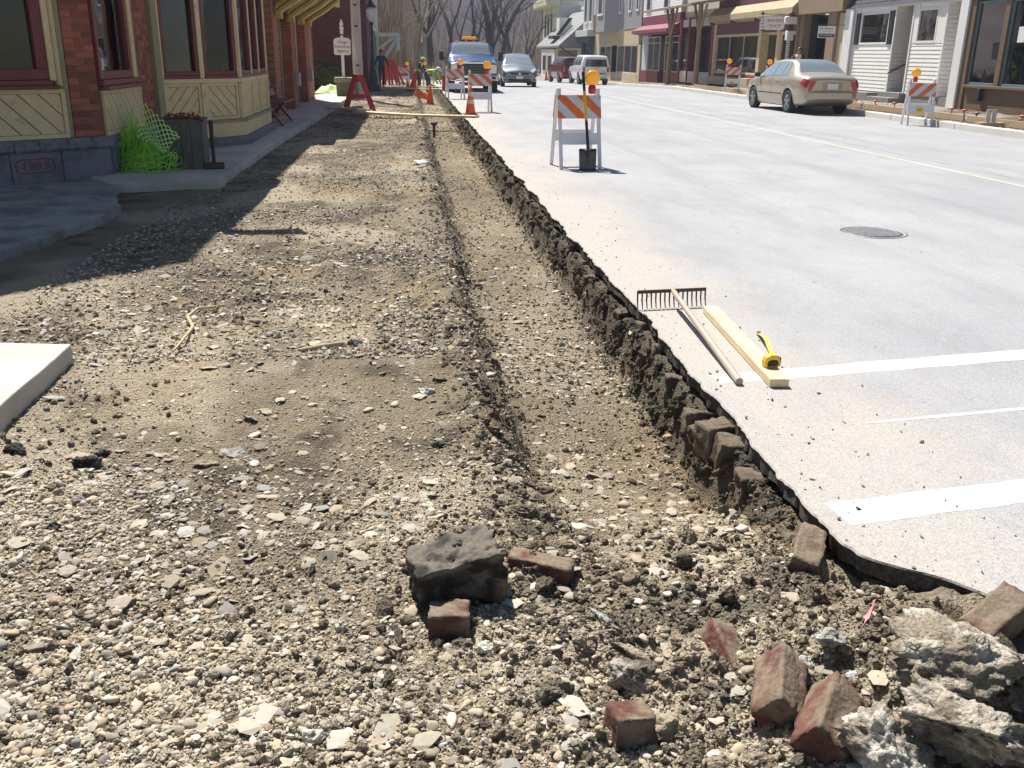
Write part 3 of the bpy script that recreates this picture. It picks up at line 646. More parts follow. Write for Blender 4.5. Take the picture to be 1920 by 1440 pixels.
# stone base of the chamfer, block by block, rock-faced capping
x = .03; k = 0
while x > -3.6:
    w = .60 if k else .62; mb = MB(); mb.bb(x - w + .008, x, -.06, .3, -.12, .325); mb.build('stone_block', M_stone_base, bev=.012, **F1)
    x -= w; k += 1
x = .05
while x > -3.6:
    w = random.uniform(.22, .36); mb = MB(); n_ = 5; vs_ = []
    x0 = x - w + .006
    for i_ in range(n_ + 1):                     # irregular rock face
        xx = x0 + (w - .006) * i_ / n_
        for zq, yo in ((.327, -.07), (.36, -.105), (.42, -.10), (.468, -.06)):
            vs_.append((xx, yo + random.uniform(-.018, .018), zq))
        vs_.append((xx, .30, .468)); vs_.append((xx, .30, .327))
    m6 = 6; fs = [(i_ * m6 + j, (i_ + 1) * m6 + j, (i_ + 1) * m6 + (j + 1) % m6, i_ * m6 + (j + 1) % m6) for i_ in range(n_) for j in range(m6)]
    fs += [tuple(range(m6)), tuple(n_ * m6 + j for j in range(m6))]
    mb.add(vs_, fs); mb.build('capping_stone', M_stone_base, **F1); x -= w
cart = MB(); P = []                              # 1899 cartouche
for i_ in range(28):
    t = 2 * math.pi * i_ / 28; P.append((-.905 + .225 * math.copysign(abs(math.cos(t)) ** .35, math.cos(t)), .175 + .078 * math.copysign(abs(math.sin(t)) ** .5, math.sin(t))))
cart.tube([(p[0], -.062, p[1]) for p in P + P[:1]], .007, 6, cap=False)
ds_ = cart.build('date_stone', M_redletter, **F1)
lettering('1899', .145, M_redletter, ds_, (-.905, -.062, .172), (math.pi / 2, 0, 0), ext=.004, spacing=1.15)
brick_pillar(F1, -.36, 0, .36, .47, 3.0)
def strip(fr, name, mt, *boxes, bev=.006):
    mb = MB()
    for q in boxes: mb.bb(*q)
    return mb.build(name, mt, bev=bev, **fr)
strip(F1, 'olive_post', M_olive, (-.425, -.365, .0, .2, .47, 3.0))
strip(F1, 'post', M_cream, (-.575, -.505, -.03, .2, 1.12, 3.0), (-.505, -.43, .012, .2, .47, 3.0))
rope = MB(); zz_ = np.linspace(1.05, 3.0, 120)
for ph in range(3): rope.tube([(-.466 + .020 * math.cos(z * 52 + ph * 2.09), .0 + .020 * math.sin(z * 52 + ph * 2.09), z) for z in zz_], .019, 5)
rope.build('rope_moulding', M_cream, **F1)
diag_panel(F1, -1.9, -.43, .472, 1.03, 1, .165); diag_panel(F1, -3.4, -1.92, .472, 1.03, 1, .165)
strip(F1, 'sill', M_maroon, (-3.4, -.49, -.10, .15, 1.032, 1.072), (-3.4, -.56, -.06, .15, 1.074, 1.13))
window(F1, -2.0, -.58, 1.132, 2.95, .12); window(F1, -3.4, -2.02, 1.132, 2.95, .12)
# street front between the corner and the bay
x = 0.3; mb = MB(); mb.bb(.10, 3.0, -.04, .25, -.12, .46); mb.build('plinth', M_stone_base, bev=.01, **F2)
diag_panel(F2, .06, 1.78, .462, 1.0, 1, .14)
strip(F2, 'sill', M_maroon, (.06, 1.70, -.10, .10, 1.002, 1.05), (.06, 1.66, -.05, .10, 1.052, 1.12))
window(F2, .06, 1.50, 1.122, 2.95, .10)
strip(F2, 'post', M_cream, (1.51, 1.66, -.03, .2, 1.122, 3.0)); strip(F2, 'olive_post', M_olive, (1.67, 1.78, -.01, .2, 1.002, 3.0))
brick_pillar(F2, 1.80, 2.56, .35, .462, 3.0)
strip(F2, 'olive_post', M_olive, (2.60, 2.95, -.06, .22, .0, 3.0))
# bay window
def bay_face(fr, W, splits, sg):
    strip(fr, 'plinth', M_stone_base, (-.06, W + .06, -.14, .1, -.1, .135), bev=.01)
    strip(fr, 'base_board', M_cream, (-.02, W + .02, -.07, .06, .137, .365))
    strip(fr, 'ledge', M_olive, (-.05, W + .05, -.11, .06, .367, .41))
    strip(fr, 'apron_rail', M_cream, (-.03, W + .03, -.06, .06, .985, 1.05))
    e = [0] + list(splits) + [W]
    for i_ in range(len(e) - 1):
        diag_panel(fr, e[i_] + .05, e[i_ + 1] - .05, .412, .983, sg[i_], .13)
        strip(fr, 'sill', M_maroon, (e[i_] + .05, e[i_ + 1] - .05, -.05, .06, 1.052, 1.10), bev=.004)
        window(fr, e[i_] + .05, e[i_ + 1] - .05, 1.102, 2.92, .06, setb=.03)
    for q in e: strip(fr, 'post', M_cream, (q - .048, q + .048, -.045, .06, .412, .98), (q - .045, q + .045, -.04, .06, 1.052, 3.0))
bay_face(F3, LC, [LC / 2], [-1, 1]); bay_face(F4, 3.1, [1.25, 2.15], [1, 1, 1]); bay_face(F5, LC, [LC / 2], [1, 1])
mb = MB(); bayP = [(-3.72, 15.45), (-2.77, 16.7), (-2.77, 19.8), (-3.72, 21.05)]
mb.extr([(p[0], p[1], 2.93) for p in [(-3.80, 15.38), (-2.70, 16.66), (-2.70, 19.84), (-3.80, 21.12)]], (0, 0, .5)); mb.build('bay_cornice', M_cream, CB)
# brick front beyond the bay, door bays with brick piers
M_pier = brickmat('brick_pier', (.42, .125, .055), (.34, .095, .048), (.30, .20, .14), 'x')
mb = MB(); mb.bb(8.6, 10.9, 0, .3, -.1, 3.2); mb.build('brick_wall', M_brickwall, **F2)
F6 = child(CB, (-3.0, 23.2, 0), math.pi / 2)
for a0, a1 in ((0, .95), (3.55, 4.45), (7.2, 9.3)):
    mb = MB(); mb.bb(a0, a1, 0, .75, -.1, 2.9); pr = mb.build('brick_pier', M_pier, bev=.01, **F6)
    q = MB()
    z = 0.0
    while z < 2.85:                               # toothed brick quoins on the pier's edge
        q.bb(a1 - .11, a1 + .012, -.012, .10, z, z + .07); z += .15
    struct(q.build('quoin', M_brick, pr), 'stuff')
for a0, a1 in ((1.0, 3.5), (4.5, 7.15)):
    strip(F6, 'olive_post', M_olive, (a0, a0 + .22, .25, .5, 0, 2.9)); strip(F6, 'olive_post', M_olive, (a1 - .22, a1, .25, .5, 0, 2.9))
    d = strip(F6, 'door', M_maroon, (a0 + .24, a1 - .24, .42, .47, 0, 2.35))
    g = MB(); g.bb(a0 + .5, a1 - .5, .405, .418, 1.0, 2.1); g.build('pane', glass('dark_pane', (.25, .28, .28)), d)
    h = MB(); h.tube([(a0 + .42, .41, .95), (a0 + .42, .36, .95), (a0 + .42, .36, 1.1), (a0 + .42, .41, 1.1)], .012, 6); h.build('handle', mat('dull_brass', (.45, .33, .15), .35, 1), d)
    strip(F6, 'transom', M_cream, (a0 + .23, a1 - .23, .40, .49, 2.36, 2.9))
M_grey = mat('grey_metal_box', (.42, .43, .45), .5, .3, var=.08)
for a in (4.05, 7.75):
    mb = MB(); mb.bb(a - .16, a + .16, -.12, 0, .58, .92); bx_ = mb.build('meter_box', M_grey, bev=.015, **F6)
    mb = MB(); mb.tube([(a, -.05, .92), (a, -.05, 2.3)], .02, 6); mb.build('conduit', M_grey, bx_)
# coved canopy brackets, striped yellow and brown
M_ochre = mat('ochre_paint', (.52, .36, .10), .6, var=.12, scale=5); M_brown = mat('brown_paint', (.10, .045, .025), .6, var=.12)
def scroll(fr, x, w):
    top = [(-.02 - .95 * (t ** 1.15), 2.42 + .62 * (3 * t * t - 2 * t * t * t) + .06 * math.sin(t * 6.28)) for t in np.linspace(0, 1, 16)]
    mb = MB(); bot = [(p[0] - .03, p[1] - .16 - .05 * math.sin(i_ / 15 * math.pi)) for i_, p in enumerate(top)]
    for i_ in range(15):
        for a, b_, mi, e0 in ((0.0, .42, 0, 0), (.42, .58, 1, .012), (.58, 1.0, 0, .0)):
            A_ = [tuple(np.array(bot[j]) * (1 - t) + np.array(top[j]) * t) for j, t in ((i_, a), (i_ + 1, a), (i_ + 1, b_), (i_, b_))]
            mb.extr([(x - w / 2 + e0, p[0], p[1]) for p in A_], (w - 2 * e0, 0, 0), mi)
    br = mb.build('bracket', [M_ochre, M_brown], **fr)
    e = MB(); e.bb(x - .15, x + .15, -.16, .02, 2.18, 2.42); e.build('bracket_foot', M_ochre, br, bev=.01)
    return br
for xx in (3.1, 5.5, 7.7): scroll(F6, xx, .55)
scroll(F6, .55, .55)
mb = MB(); mb.bb(-3.3, 9.4, -.9, .1, 3.10, 3.3); mb.build('canopy', M_ochre, bev=.02, **F6)
mb = MB(); mb.bb(7.6, 9.4, -.92, -.80, 2.80, 3.098); mb.build('canopy_fascia', M_ochre, bev=.01, **F6)
# upper storey, cornice and the corner canopy above the frame (they throw the shade on the ground)
up = [(-6.6, 9.9), (-3.74, 12.42), (-3.74, 23.3), (-3.02, 23.3), (-3.02, 32.5), (-12, 32.5), (-12, 9.9)]
mb = MB(); mb.extr([(p[0], p[1], 3.0) for p in up], (0, 0, 3.9)); mb.build('upper_wall', M_brickwall, CB)
eave = [(-6.9, 9.3), (-6.5, 9.3), (-3.42, 12.25), (-3.4, 23.3), (-2.7, 23.3), (-2.7, 32.8), (-12, 32.8), (-12, 9.3)]
mb = MB(); mb.extr([(p[0], p[1], 6.9) for p in eave], (0, 0, .5)); mb.build('cornice', M_cream, CB)
mb = MB(); mb.extr([(p[0], p[1], 3.12) for p in [(-4.6, 10.3), (-3.3, 10.75), (-2.46, 11.0), (-2.41, 14.75), (-3.12, 16.2), (-3.15, 18.7), (-3.7, 18.9), (-3.74, 12.4)]], (0, 0, .22)); mb.build('corner_canopy', M_ochre, CB)
mb = MB(); mb.bb(-2.48, -1.73, 10.97, 11.03, 2.95, 3.42); mb.build('projecting_board', M_brown, CB)
# room behind the glass
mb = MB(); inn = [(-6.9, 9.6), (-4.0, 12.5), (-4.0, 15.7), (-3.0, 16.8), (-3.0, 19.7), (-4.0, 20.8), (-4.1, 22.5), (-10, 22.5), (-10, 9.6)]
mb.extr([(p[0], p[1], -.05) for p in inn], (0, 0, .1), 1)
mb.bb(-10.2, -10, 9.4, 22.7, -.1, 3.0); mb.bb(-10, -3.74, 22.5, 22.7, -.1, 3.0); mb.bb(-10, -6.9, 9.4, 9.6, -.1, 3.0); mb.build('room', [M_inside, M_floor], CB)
M_curt = mat('dark_curtain', (.13, .10, .06), .9, var=.15)
mb = MB(); n_ = 60
def drape(mb, x0, x1, y, z0, z1, amp=.03, k=9, mi=0, n_=40, ax='x'):
    vs_ = []
    for i_ in range(n_ + 1):
        t = i_ / n_; xx = x0 + (x1 - x0) * t; yy = y + amp * math.sin(t * k * 6.28) + amp * .4 * math.sin(t * k * 2.7 * 6.28 + 1)
        for z in (z0, z1): vs_.append((xx, yy, z))
    mb.add(vs_, [(2 * i_, 2 * i_ + 2, 2 * i_ + 3, 2 * i_ + 1) for i_ in range(n_)], mi, True)
drape(mb, .75, 1.3, .35, 1.15, 2.95); mb.build('curtain', M_curt, **F2)
mb = MB(); drape(mb, -2.0, -1.35, .35, 1.2, 2.95); mb.build('curtain', M_curt, **F1)
# ---- dark red brick building beyond
BB = thing('brick_house', 'dark red brick house beyond the bush with white trimmed street window', 'building', (0, 0, 0))
M_dred = brickmat('dark_red_brick', (.16, .042, .034), (.125, .034, .028), (.11, .06, .05), 'x', .22, .078)
M_dredy = brickmat('dark_red_brick_side', (.16, .042, .034), (.125, .034, .028), (.11, .06, .05), 'y', .22, .078)
M_white = mat('white_paint', (.76, .76, .74), .55, var=.06, scale=4, bump=.08)
M_dgreen = mat('dark_green_paint', (.03, .05, .045), .6, var=.12)
mb = MB(); mb.bb(-14, -1.72, 43.0, 54, -.6, 7.5); mb.build('wall', M_dred, BB)
mb = MB(); mb.bb(-1.719, -1.66, 43.02, 46.5, -.6, 7.5); mb.build('side_wall', M_dredy, BB)
mb = MB(); mb.bb(-1.715, -1.55, 46.6, 54, -.7, 2.2); mb.build('shopfront', M_dgreen, BB)
mb = MB(); mb.bb(-1.64, -1.5, 53.5, 54.05, -.7, 7.5); mb.build('corner_board', M_white, BB)
mb = MB(); mb.bb(-1.64, -1.5, 46.5, 46.62, -.7, 2.2); mb.build('corner_board', M_white, BB)
for y0 in (47.2, 50.4):
    mb = MB(); mb.bb(-1.64, -1.52, y0, y0 + 1.7, 2.45, 2.62); mb.bb(-1.64, -1.52, y0, y0 + .18, 2.62, 4.7); mb.bb(-1.64, -1.52, y0 + 1.52, y0 + 1.7, 2.62, 4.7); mb.bb(-1.66, -1.42, y0 - .1, y0 + 1.8, 4.7, 5.0)
    w = mb.build('window', M_white, BB); g = MB(); g.bb(-1.70, -1.62, y0 + .18, y0 + 1.52, 2.62, 4.7); g.build('pane', mat('dark_glass', (.02, .025, .03), .08), w)
mb = MB()
mb.bb(-1.6, -.35, 52.2, 53.6, 2.25, 2.42); mb.bb(-.5, -.35, 52.2, 53.6, 1.55, 2.25)
for yq in (52.3, 53.5):
    mb.bar((-1.55, yq, .6), (-.45, yq, 2.2), .1, .14); mb.bar((-1.5, yq, .3), (-1.5, yq, 2.25), .12, .12); mb.bar((-1.5, yq, 1.6), (-.6, yq, 2.2), .07, .09)
mb.build('door_hood', M_white, BB)
mb = MB(); mb.extr([(-14.3, 42.7, 7.5), (-1.3, 42.7, 7.5), (-1.3, 54.3, 7.5), (-14.3, 54.3, 7.5)], (0, 0, .4)); mb.build('roof', M_dgreen, BB)
# ================================================================== SITE OBJECTS
M_orange = mat('orange_reflective', (.80, .17, .03), .45, var=.06); M_hiwhite = mat('barricade_white', (.74, .75, .77), .5, var=.08, scale=5, col2=(.55, .55, .55), mixs=6, mixlo=.6, mixhi=.75, bump=.08)
M_amber = mat('amber_lens', (.95, .42, .01), .18, var=.05, coat=.6, bump=0, emit=(1, .42, .02, .12)); M_redp = mat('red_plastic', (.55, .02, .035), .4, var=.06)
M_black = mat('black_rubber', (.018, .018, .02), .6, var=.1); M_yellow = mat('yellow_paint', (.80, .50, .02), .4, var=.06)
M_conegrey = mat('cone_band', (.62, .62, .60), .45, var=.06); M_cone = mat('cone_orange', (.85, .14, .02), .5, var=.08, scale=3)
M_steel = mat('dark_steel', (.055, .05, .048), .45, .6, var=.25, scale=18, bump=.15); M_rust = mat('rusty_iron', (.10, .065, .045), .7, .4, var=.3, scale=25, bump=.3)
M_pine = mat('fresh_pine', (.74, .60, .36), .65, var=.10, scale=3, stretch=(14, 1.2, 14), bump=.12, bscale=12, col2=(.62, .46, .25), mixs=2)
M_ash = mat('ash_handle', (.40, .33, .26), .6, var=.15, scale=4, stretch=(20, 1.5, 20), bump=.12)
M_bolt = mat('bolt_metal', (.35, .35, .35), .4, .8)
def stripe_mat(name, sg):
    mt = bpy.data.materials.new(name); mt.use_nodes = True; N = mt.node_tree; L = N.links; b = N.nodes['Principled BSDF']; b.inputs['Roughness'].default_value = .5
    tc = N.nodes.new('ShaderNodeTexCoord'); sp = N.nodes.new('ShaderNodeSeparateXYZ'); L.new(tc.outputs['Object'], sp.inputs[0])
    def mt_(op, a, b_):
        k = N.nodes.new('ShaderNodeMath'); k.operation = op
        for i_, q in enumerate((a, b_)):
            if isinstance(q, (int, float)): k.inputs[i_].default_value = q
            else: L.new(q, k.inputs[i_])
        return k.outputs[0]
    s_ = mt_('MULTIPLY', sp.outputs['X'], -sg * .92); t = mt_('ADD', s_, sp.outputs['Z']); t = mt_('ADD', t, 10.04)
    m_ = mt_('GREATER_THAN', mt_('MODULO', t, .285), .1425)
    x = N.nodes.new('ShaderNodeMix'); x.data_type = 'RGBA'; L.new(m_, x.inputs[0]); x.inputs[6].default_value = (.64, .66, .70, 1); x.inputs[7].default_value = (.80, .17, .03, 1)
    n1 = N.nodes.new('ShaderNodeTexNoise'); n1.inputs['Scale'].default_value = 9; n1.inputs['Detail'].default_value = 8; L.new(tc.outputs['Object'], n1.inputs['Vector'])
    mr = N.nodes.new('ShaderNodeMapRange'); mr.inputs[1].default_value = .3; mr.inputs[2].default_value = .7; mr.inputs[3].default_value = .85; mr.inputs[4].default_value = 1.08; L.new(n1.outputs[0], mr.inputs[0])
    hs = N.nodes.new('ShaderNodeHueSaturation'); L.new(mr.outputs[0], hs.inputs['Value']); L.new(x.outputs[2], hs.inputs['Color']); L.new(hs.outputs[0], b.inputs['Base Color'])
    return mt
M_sL, M_sR = stripe_mat('stripes_falling_right', -1), stripe_mat('stripes_falling_left', 1)
def barricade(label, loc, rz, sg=-1, lamp=1, wide=.61, tagc=False, group='striped construction barricades'):
    """A-frame barricade; x across, y away from the viewer (front face at y=0 top)"""
    T = thing('barricade', label, 'barricade', loc, rz, group); hw = wide / 2 - .03; ht, sp = 1.06, .30
    for sy in (-1, 1):
        for sx in (-1, 1):
            mb = MB(); mb.bar((sx * hw, sy * .03, ht), (sx * hw, sy * sp, 0), .05, .028, (0, 1, 0)); mb.build('leg', M_hiwhite, T, bev=.004)
    for sy in (-1, 1):
        def yz(z): return sy * (.03 + (sp - .03) * (1 - z / ht) + .022)
        mb = MB(); z0, z1 = .67, .97
        a, b_ = yz(z0), yz(z1)
        mb.hexa([(-wide / 2, a - .009, z0), (wide / 2, a - .009, z0), (wide / 2, a + .009, z0), (-wide / 2, a + .009, z0), (-wide / 2, b_ - .009, z1), (wide / 2, b_ - .009, z1), (wide / 2, b_ + .009, z1), (-wide / 2, b_ + .009, z1)])
        p = mb.build('striped_panel', M_sL if sg < 0 else M_sR, T)
        for sx in (-1, 1):
            for zq in (.71, .93):
                bl = MB(); bl.lathe([(.011, 0), (.011, .006), (.004, .009)], 8, Matrix.Translation((sx * (hw), yz(zq) + sy * .008, zq)) @ Matrix.Rotation(sy * -math.pi / 2, 4, 'X')); bl.build('bolt', M_bolt, p)
        z0, z1 = .34, .50
        if sy < 0: z0, z1 = .33, .48
        mb = MB(); a, b_ = yz(z0), yz(z1)
        mb.hexa([(-hw, a - .008, z0), (hw, a - .008, z0), (hw, a + .008, z0), (-hw, a + .008, z0), (-hw, b_ - .008, z1), (hw, b_ - .008, z1), (hw, b_ + .008, z1), (-hw, b_ + .008, z1)])
        lb = mb.build('lower_board', M_hiwhite, T)
        if tagc and sy < 0:
            g = MB(); g.bb(-.10, .02, a - .022, a - .009, z0 - .02, z0 + .10); tg = g.build('owner_tag', M_yellow, T); lettering('ESH', .055, M_black, tg, (-.04, a - .024, z0 + .04), (math.pi / 2, 0, 0), ext=.002)
    mb = MB(); mb.bb(-hw, hw, -.30, -.27, .03, .05); mb.bb(-hw, hw, .27, .30, .03, .05)
    if lamp:
        lx = lamp * (hw - .09); Rm = Matrix.Translation((lx, -.06, 1.20)) @ Matrix.Rotation(math.pi / 2, 4, 'X')
        l_ = MB(); l_.lathe([(.02, -.045), (.07, -.042), (.095, -.03), (.10, -.012), (.10, .012), (.095, .03), (.07, .042), (.02, .045)], 24, Rm); lens = l_.build('warning_light', M_amber, T)
        r_ = MB(); r_.lathe([(.028, -.02), (.05, -.01), (.055, .05), (.045, .09), (.03, .10)], 16, Matrix.Translation((lx, -.06, 1.01))); r_.build('lamp_base', M_redp, lens)
        rr = MB(); rr.lathe([(.103, -.006), (.108, -.006), (.108, .006), (.103, .006)], 24, Rm); rr.build('lens_ring', M_amber, lens)
    return T
barricade('nearest striped barricade on the road with a shovel leaning on it', (2.33, 13.33, 0), math.radians(5), -1, 1)
barricade('striped barricade standing beside the front orange cone on the road', (1.93, 26.2, 0), math.radians(4), -1, 1)
barricade('striped barricade just in front of the blue pickup grille', (1.62, 33.6, 0), math.radians(8), -1, 1)
barricade('barricade with yellow owner tag at the kerb before the white clapboard shop', (12.2, 22.3, 0), math.radians(-14), 1, -1, tagc=True)
barricade('barricade on the far walk to the left of the gold sedan', (13.45, 39.8, .12), math.radians(-16), 1, -1, tagc=True)
barricade('barricade mostly hidden behind the gold sedan, only its lamp showing', (14.35, 37.6, .12), math.radians(-14), 1, -1)
barricade('far barricade left of the workers beside the red trestle', (-.16, 58.5, -.36), math.radians(4), -1, 1)
barricade('far barricade right behind the bending worker', (1.2, 55.5, -.3), math.radians(2), -1, -1)
# ---- shovel leaning on the front barricade
SV = thing('shovel', 'square point shovel with black and yellow handle leaning on the nearest barricade', 'shovel', (2.42, 12.86, .0), math.radians(2))
top, bot = Vector((-.02, .42, 1.27)), Vector((.0, .03, .33))
mb = MB(); d_ = top - bot
mb.tube([bot, bot + d_ * .34], [.021, .02], 10, 1); mb.tube([bot + d_ * .34, bot + d_ * .74], [.0205, .0205], 10, 0); mb.tube([bot + d_ * .74, top], [.02, .022], 10, 1); mb.tube([bot - d_ * .12, bot + d_ * .02], [.019, .024], 10, 2)
mb.build('handle', [M_yellow, M_black, M_rust], SV)
mb = MB(); nu, nv = 8, 8; vs_ = []
for i_ in range(nu + 1):
    for j in range(nv + 1):
        u = i_ / nu * 2 - 1; v_ = j / nv; w = .115 + .008 * v_; vs_.append((u * w, -.01 + .04 * v_ - .010 * (u * u) + .012, .005 + .285 * v_ - (0 if v_ < .95 else .02 * (1 - abs(u)))))
mb.add(vs_, [(i_ * (nv + 1) + j, (i_ + 1) * (nv + 1) + j, (i_ + 1) * (nv + 1) + j + 1, i_ * (nv + 1) + j + 1) for i_ in range(nu) for j in range(nv)], 0, True)
bl = mb.build('blade', mat('shovel_steel', (.10, .10, .105), .4, .7, var=.25, scale=12, bump=.15), SV); so = bl.modifiers.new('solid', 'SOLIDIFY'); so.thickness = .004
mb = MB(); mb.tube([(0, .012, .10), (0, .03, .22), (0, .035, .34)], [.008, .016, .022], 8); mb.build('socket', M_rust, SV)
for sx in (-1, 1):
    mb = MB(); mb.bb(sx * .03, sx * .115, .0, .035, .284, .294); mb.build('foot_step', M_rust, SV)
# ---- cones
def cone(label, loc, h=.71, bands=True, rot=(0, 0, 0), mt=None, base=True):
    T = thing('traffic_cone', label, 'cone', loc, 0, 'orange traffic cones', rot); mt = mt or M_cone; s_ = h / .71
    prof = lambda a, b_: [(s_ * (.135 - .105 * t), s_ * (.03 + .68 * t)) for t in np.linspace(a, b_, 5)]
    mb = MB(); mb.lathe(prof(0, 1) + [(s_ * .018, s_ * .712)], 20); mb.build('cone_body', mt, T)
    if bands:
        for a, b_ in ((.36, .50), (.62, .78)):
            mb = MB(); mb.lathe([(r + .0035, z) for r, z in prof(a, b_)], 20); mb.build('reflective_band', M_conegrey, T)
    if base:
        mb = MB(); mb.bb(-.18 * s_, .18 * s_, -.18 * s_, .18 * s_, 0, .028 * s_); mb.build('cone_base', M_black, T, bev=.01)
    return T
cone('near orange cone with white bands beside the end of the long plank', (1.60, 25.0, 0))
zt = lambda x, y: float(H(np.array([x]), np.array([y]))[0])
cone('plain orange cone standing in the trench beside an orange board', (.86, 37.3, zt(.86, 37.3)), .71, False)
mb = MB(); mb.bar((.30, 37.2, zt(.3, 37.2) + .16), (.86, 37.5, zt(.86, 37.5) + .2), .04, .2); tag(mb.build('orange_board', M_cone), 'short orange board propped against the cone in the trench', 'board')
cone('tilted red cone left of the standing worker', (.23, 43.5, zt(.23, 43.5)), .9, False, (math.radians(4), math.radians(11), 0), mat('cone_red', (.75, .06, .03), .5))
cone('low red cone leaning on the tilted cone left of the workers', (.06, 42.6, zt(.06, 42.6)), .5, False, (0, math.radians(-8), 0), MATS['cone_red'])
cone('far small orange cone beyond the dark jeep by the white building', (11.9, 84, float(zr(84))), .8, False)
DR = thing('channelizer_post', 'thin red and white warning post beside the pickup front wheel', 'warning post', (1.50, 40.4, road_h(1.6, 40.4)))
for i_ in range(4):
    mb = MB(); mb.lathe([(.085 - i_ * .006, .05 + i_ * .27), (.080 - i_ * .006, .318 + i_ * .27)], 14); mb.build('band', [MATS['cone_red'], MATS['cone_red'], M_conegrey, M_conegrey][i_], DR)
mb = MB(); mb.lathe([(.19, 0), (.19, .035), (.09, .05)], 16); mb.build('post_base', M_black, DR)
# ---- planks across the trench
def plank(label, p, q, w=.24, t=.04, sag=0):
    mb = MB(); p, q = Vector(p), Vector(q); d_ = (q - p); sd_ = Vector((-d_.y, d_.x, 0)).normalized() * w / 2; n_ = 8; vs_ = []
    for i_ in range(n_ + 1):
        c_ = p + d_ * i_ / n_ - Vector((0, 0, sag * math.sin(math.pi * i_ / n_)))
        vs_ += [c_ - sd_, c_ + sd_, c_ + sd_ + Vector((0, 0, t)), c_ - sd_ + Vector((0, 0, t))]
    mb.add(vs_, [(i_ * 4 + j, (i_ + 1) * 4 + j, (i_ + 1) * 4 + (j + 1) % 4, i_ * 4 + (j + 1) % 4) for i_ in range(n_) for j in range(4)] + [(3, 2, 1, 0), tuple(n_ * 4 + j for j in range(4))])
    o = mb.build('plank', M_pine); tag(o, label, 'plank', 'timber planks bridging the trench'); return o
plank('long pale plank bridging the trench in front of the orange cone', (-1.35, 26.0, -.03), (1.66, 23.75, .008), .30, .05, .03)
plank('pale plank running from the sidewalk to the red sawhorse', (-2.15, 27.0, .005), (-1.2, 26.0, .025), .30, .05)
plank('far plank crossing the trench just before the workers', (-2.1, 43.8, -.02), (1.5, 41.3, .01), .30, .05)
plank('second far plank beside the workers feet', (.1, 45.2, -.02), (1.9, 44.2, .0), .25, .05)
mb = MB(); mb.lathe([(.035, 0), (.03, .28), (.06, .30), (.085, .33), (.085, .36), (.03, .37)], 12); st = mb.build('water_valve', M_rust, None, (.60, 22.6, zt(.60, 22.6) - .02)); tag(st, 'small rusty shutoff valve standing up in the trench', 'valve')
# ---- red sawhorse
SH = thing('sawhorse', 'bright red A-frame sawhorse on the gravel by the utility pole', 'sawhorse', (-1.37, 28.75, zt(-1.37, 28.75)), math.radians(8))
M_redw = mat('red_paint', (.42, .022, .022), .55, var=.15, scale=4, bump=.15)
for yy in (0, .62):
    for sx in (-1, 1):
        mb = MB(); mb.bar((sx * .07, yy, .98), (sx * .40, yy + (.06 if yy else -.06), 0), .10, .045, (0, 1, 0)); mb.build('leg', M_redw, SH, bev=.005)
    mb = MB(); mb.bb(-.21, .21, yy - .03 + (.02 if yy else -.02), yy + .01, .34, .45); mb.build('cross_brace', M_redw, SH, bev=.005)
mb = MB(); mb.bb(-.085, .085, -.10, .74, .80, 1.0); mb.build('top_rail', M_redw, SH, bev=.01)
# far red trestle
FT = thing('sawhorse', 'far red slatted trestle left of the workers', 'sawhorse', (-.98, 57.5, float(zr(57.5)) - .12), 0)
for k, dx in enumerate((-.5, -.2, .1, .4)):
    mb = MB(); mb.bar((dx * .5, 0, 1.35), (dx * 1.4, -.25, 0), .12, .05, (0, 1, 0)); mb.build('leg', M_redw, FT)
    mb = MB(); mb.bar((dx * .5, .1, 1.35), (dx * 1.4 + .25, .4, 0), .12, .05, (0, 1, 0)); mb.build('leg', M_redw, FT)
mb = MB(); mb.bb(-.35, .3, -.03, .13, 1.25, 1.4); mb.build('top_rail', M_redw, FT)
# ---- bench against the shop
BN = thing('bench', 'dark red wooden bench on the sidewalk against the brick wall', 'bench', (-2.72, 20.6, .0), math.pi / 2)
M_bench = mat('bench_paint', (.17, .032, .038), .5, var=.15, scale=5, bump=.12)
for xx in (.12, 1.72):
    mb = MB(); mb.bar((xx, .38, .0), (xx, -.02, .45), .05, .24, (1, 0, 0)); mb.build('leg', M_bench, BN, bev=.006)
    mb = MB(); mb.bar((xx, -.14, .0), (xx, .20, .43), .05, .20, (1, 0, 0)); mb.build('leg', M_bench, BN, bev=.006)
    mb = MB(); mb.bar((xx, .26, .42), (xx, .46, .98), .05, .09, (1, 0, 0)); mb.build('back_post', M_bench, BN, bev=.006)
for yy in (-.12, .04, .20):
    mb = MB(); mb.bb(0, 1.85, yy - .07, yy + .07, .45, .485); mb.build('seat_slat', M_bench, BN, bev=.005)
for zz_, yy in ((.62, .29), (.82, .365)):
    mb = MB(); mb.bar((0, yy - .03, zz_), (1.85, yy - .03, zz_), .03, .15, (0, .34, 1)); mb.build('back_slat', M_bench, BN, bev=.005)
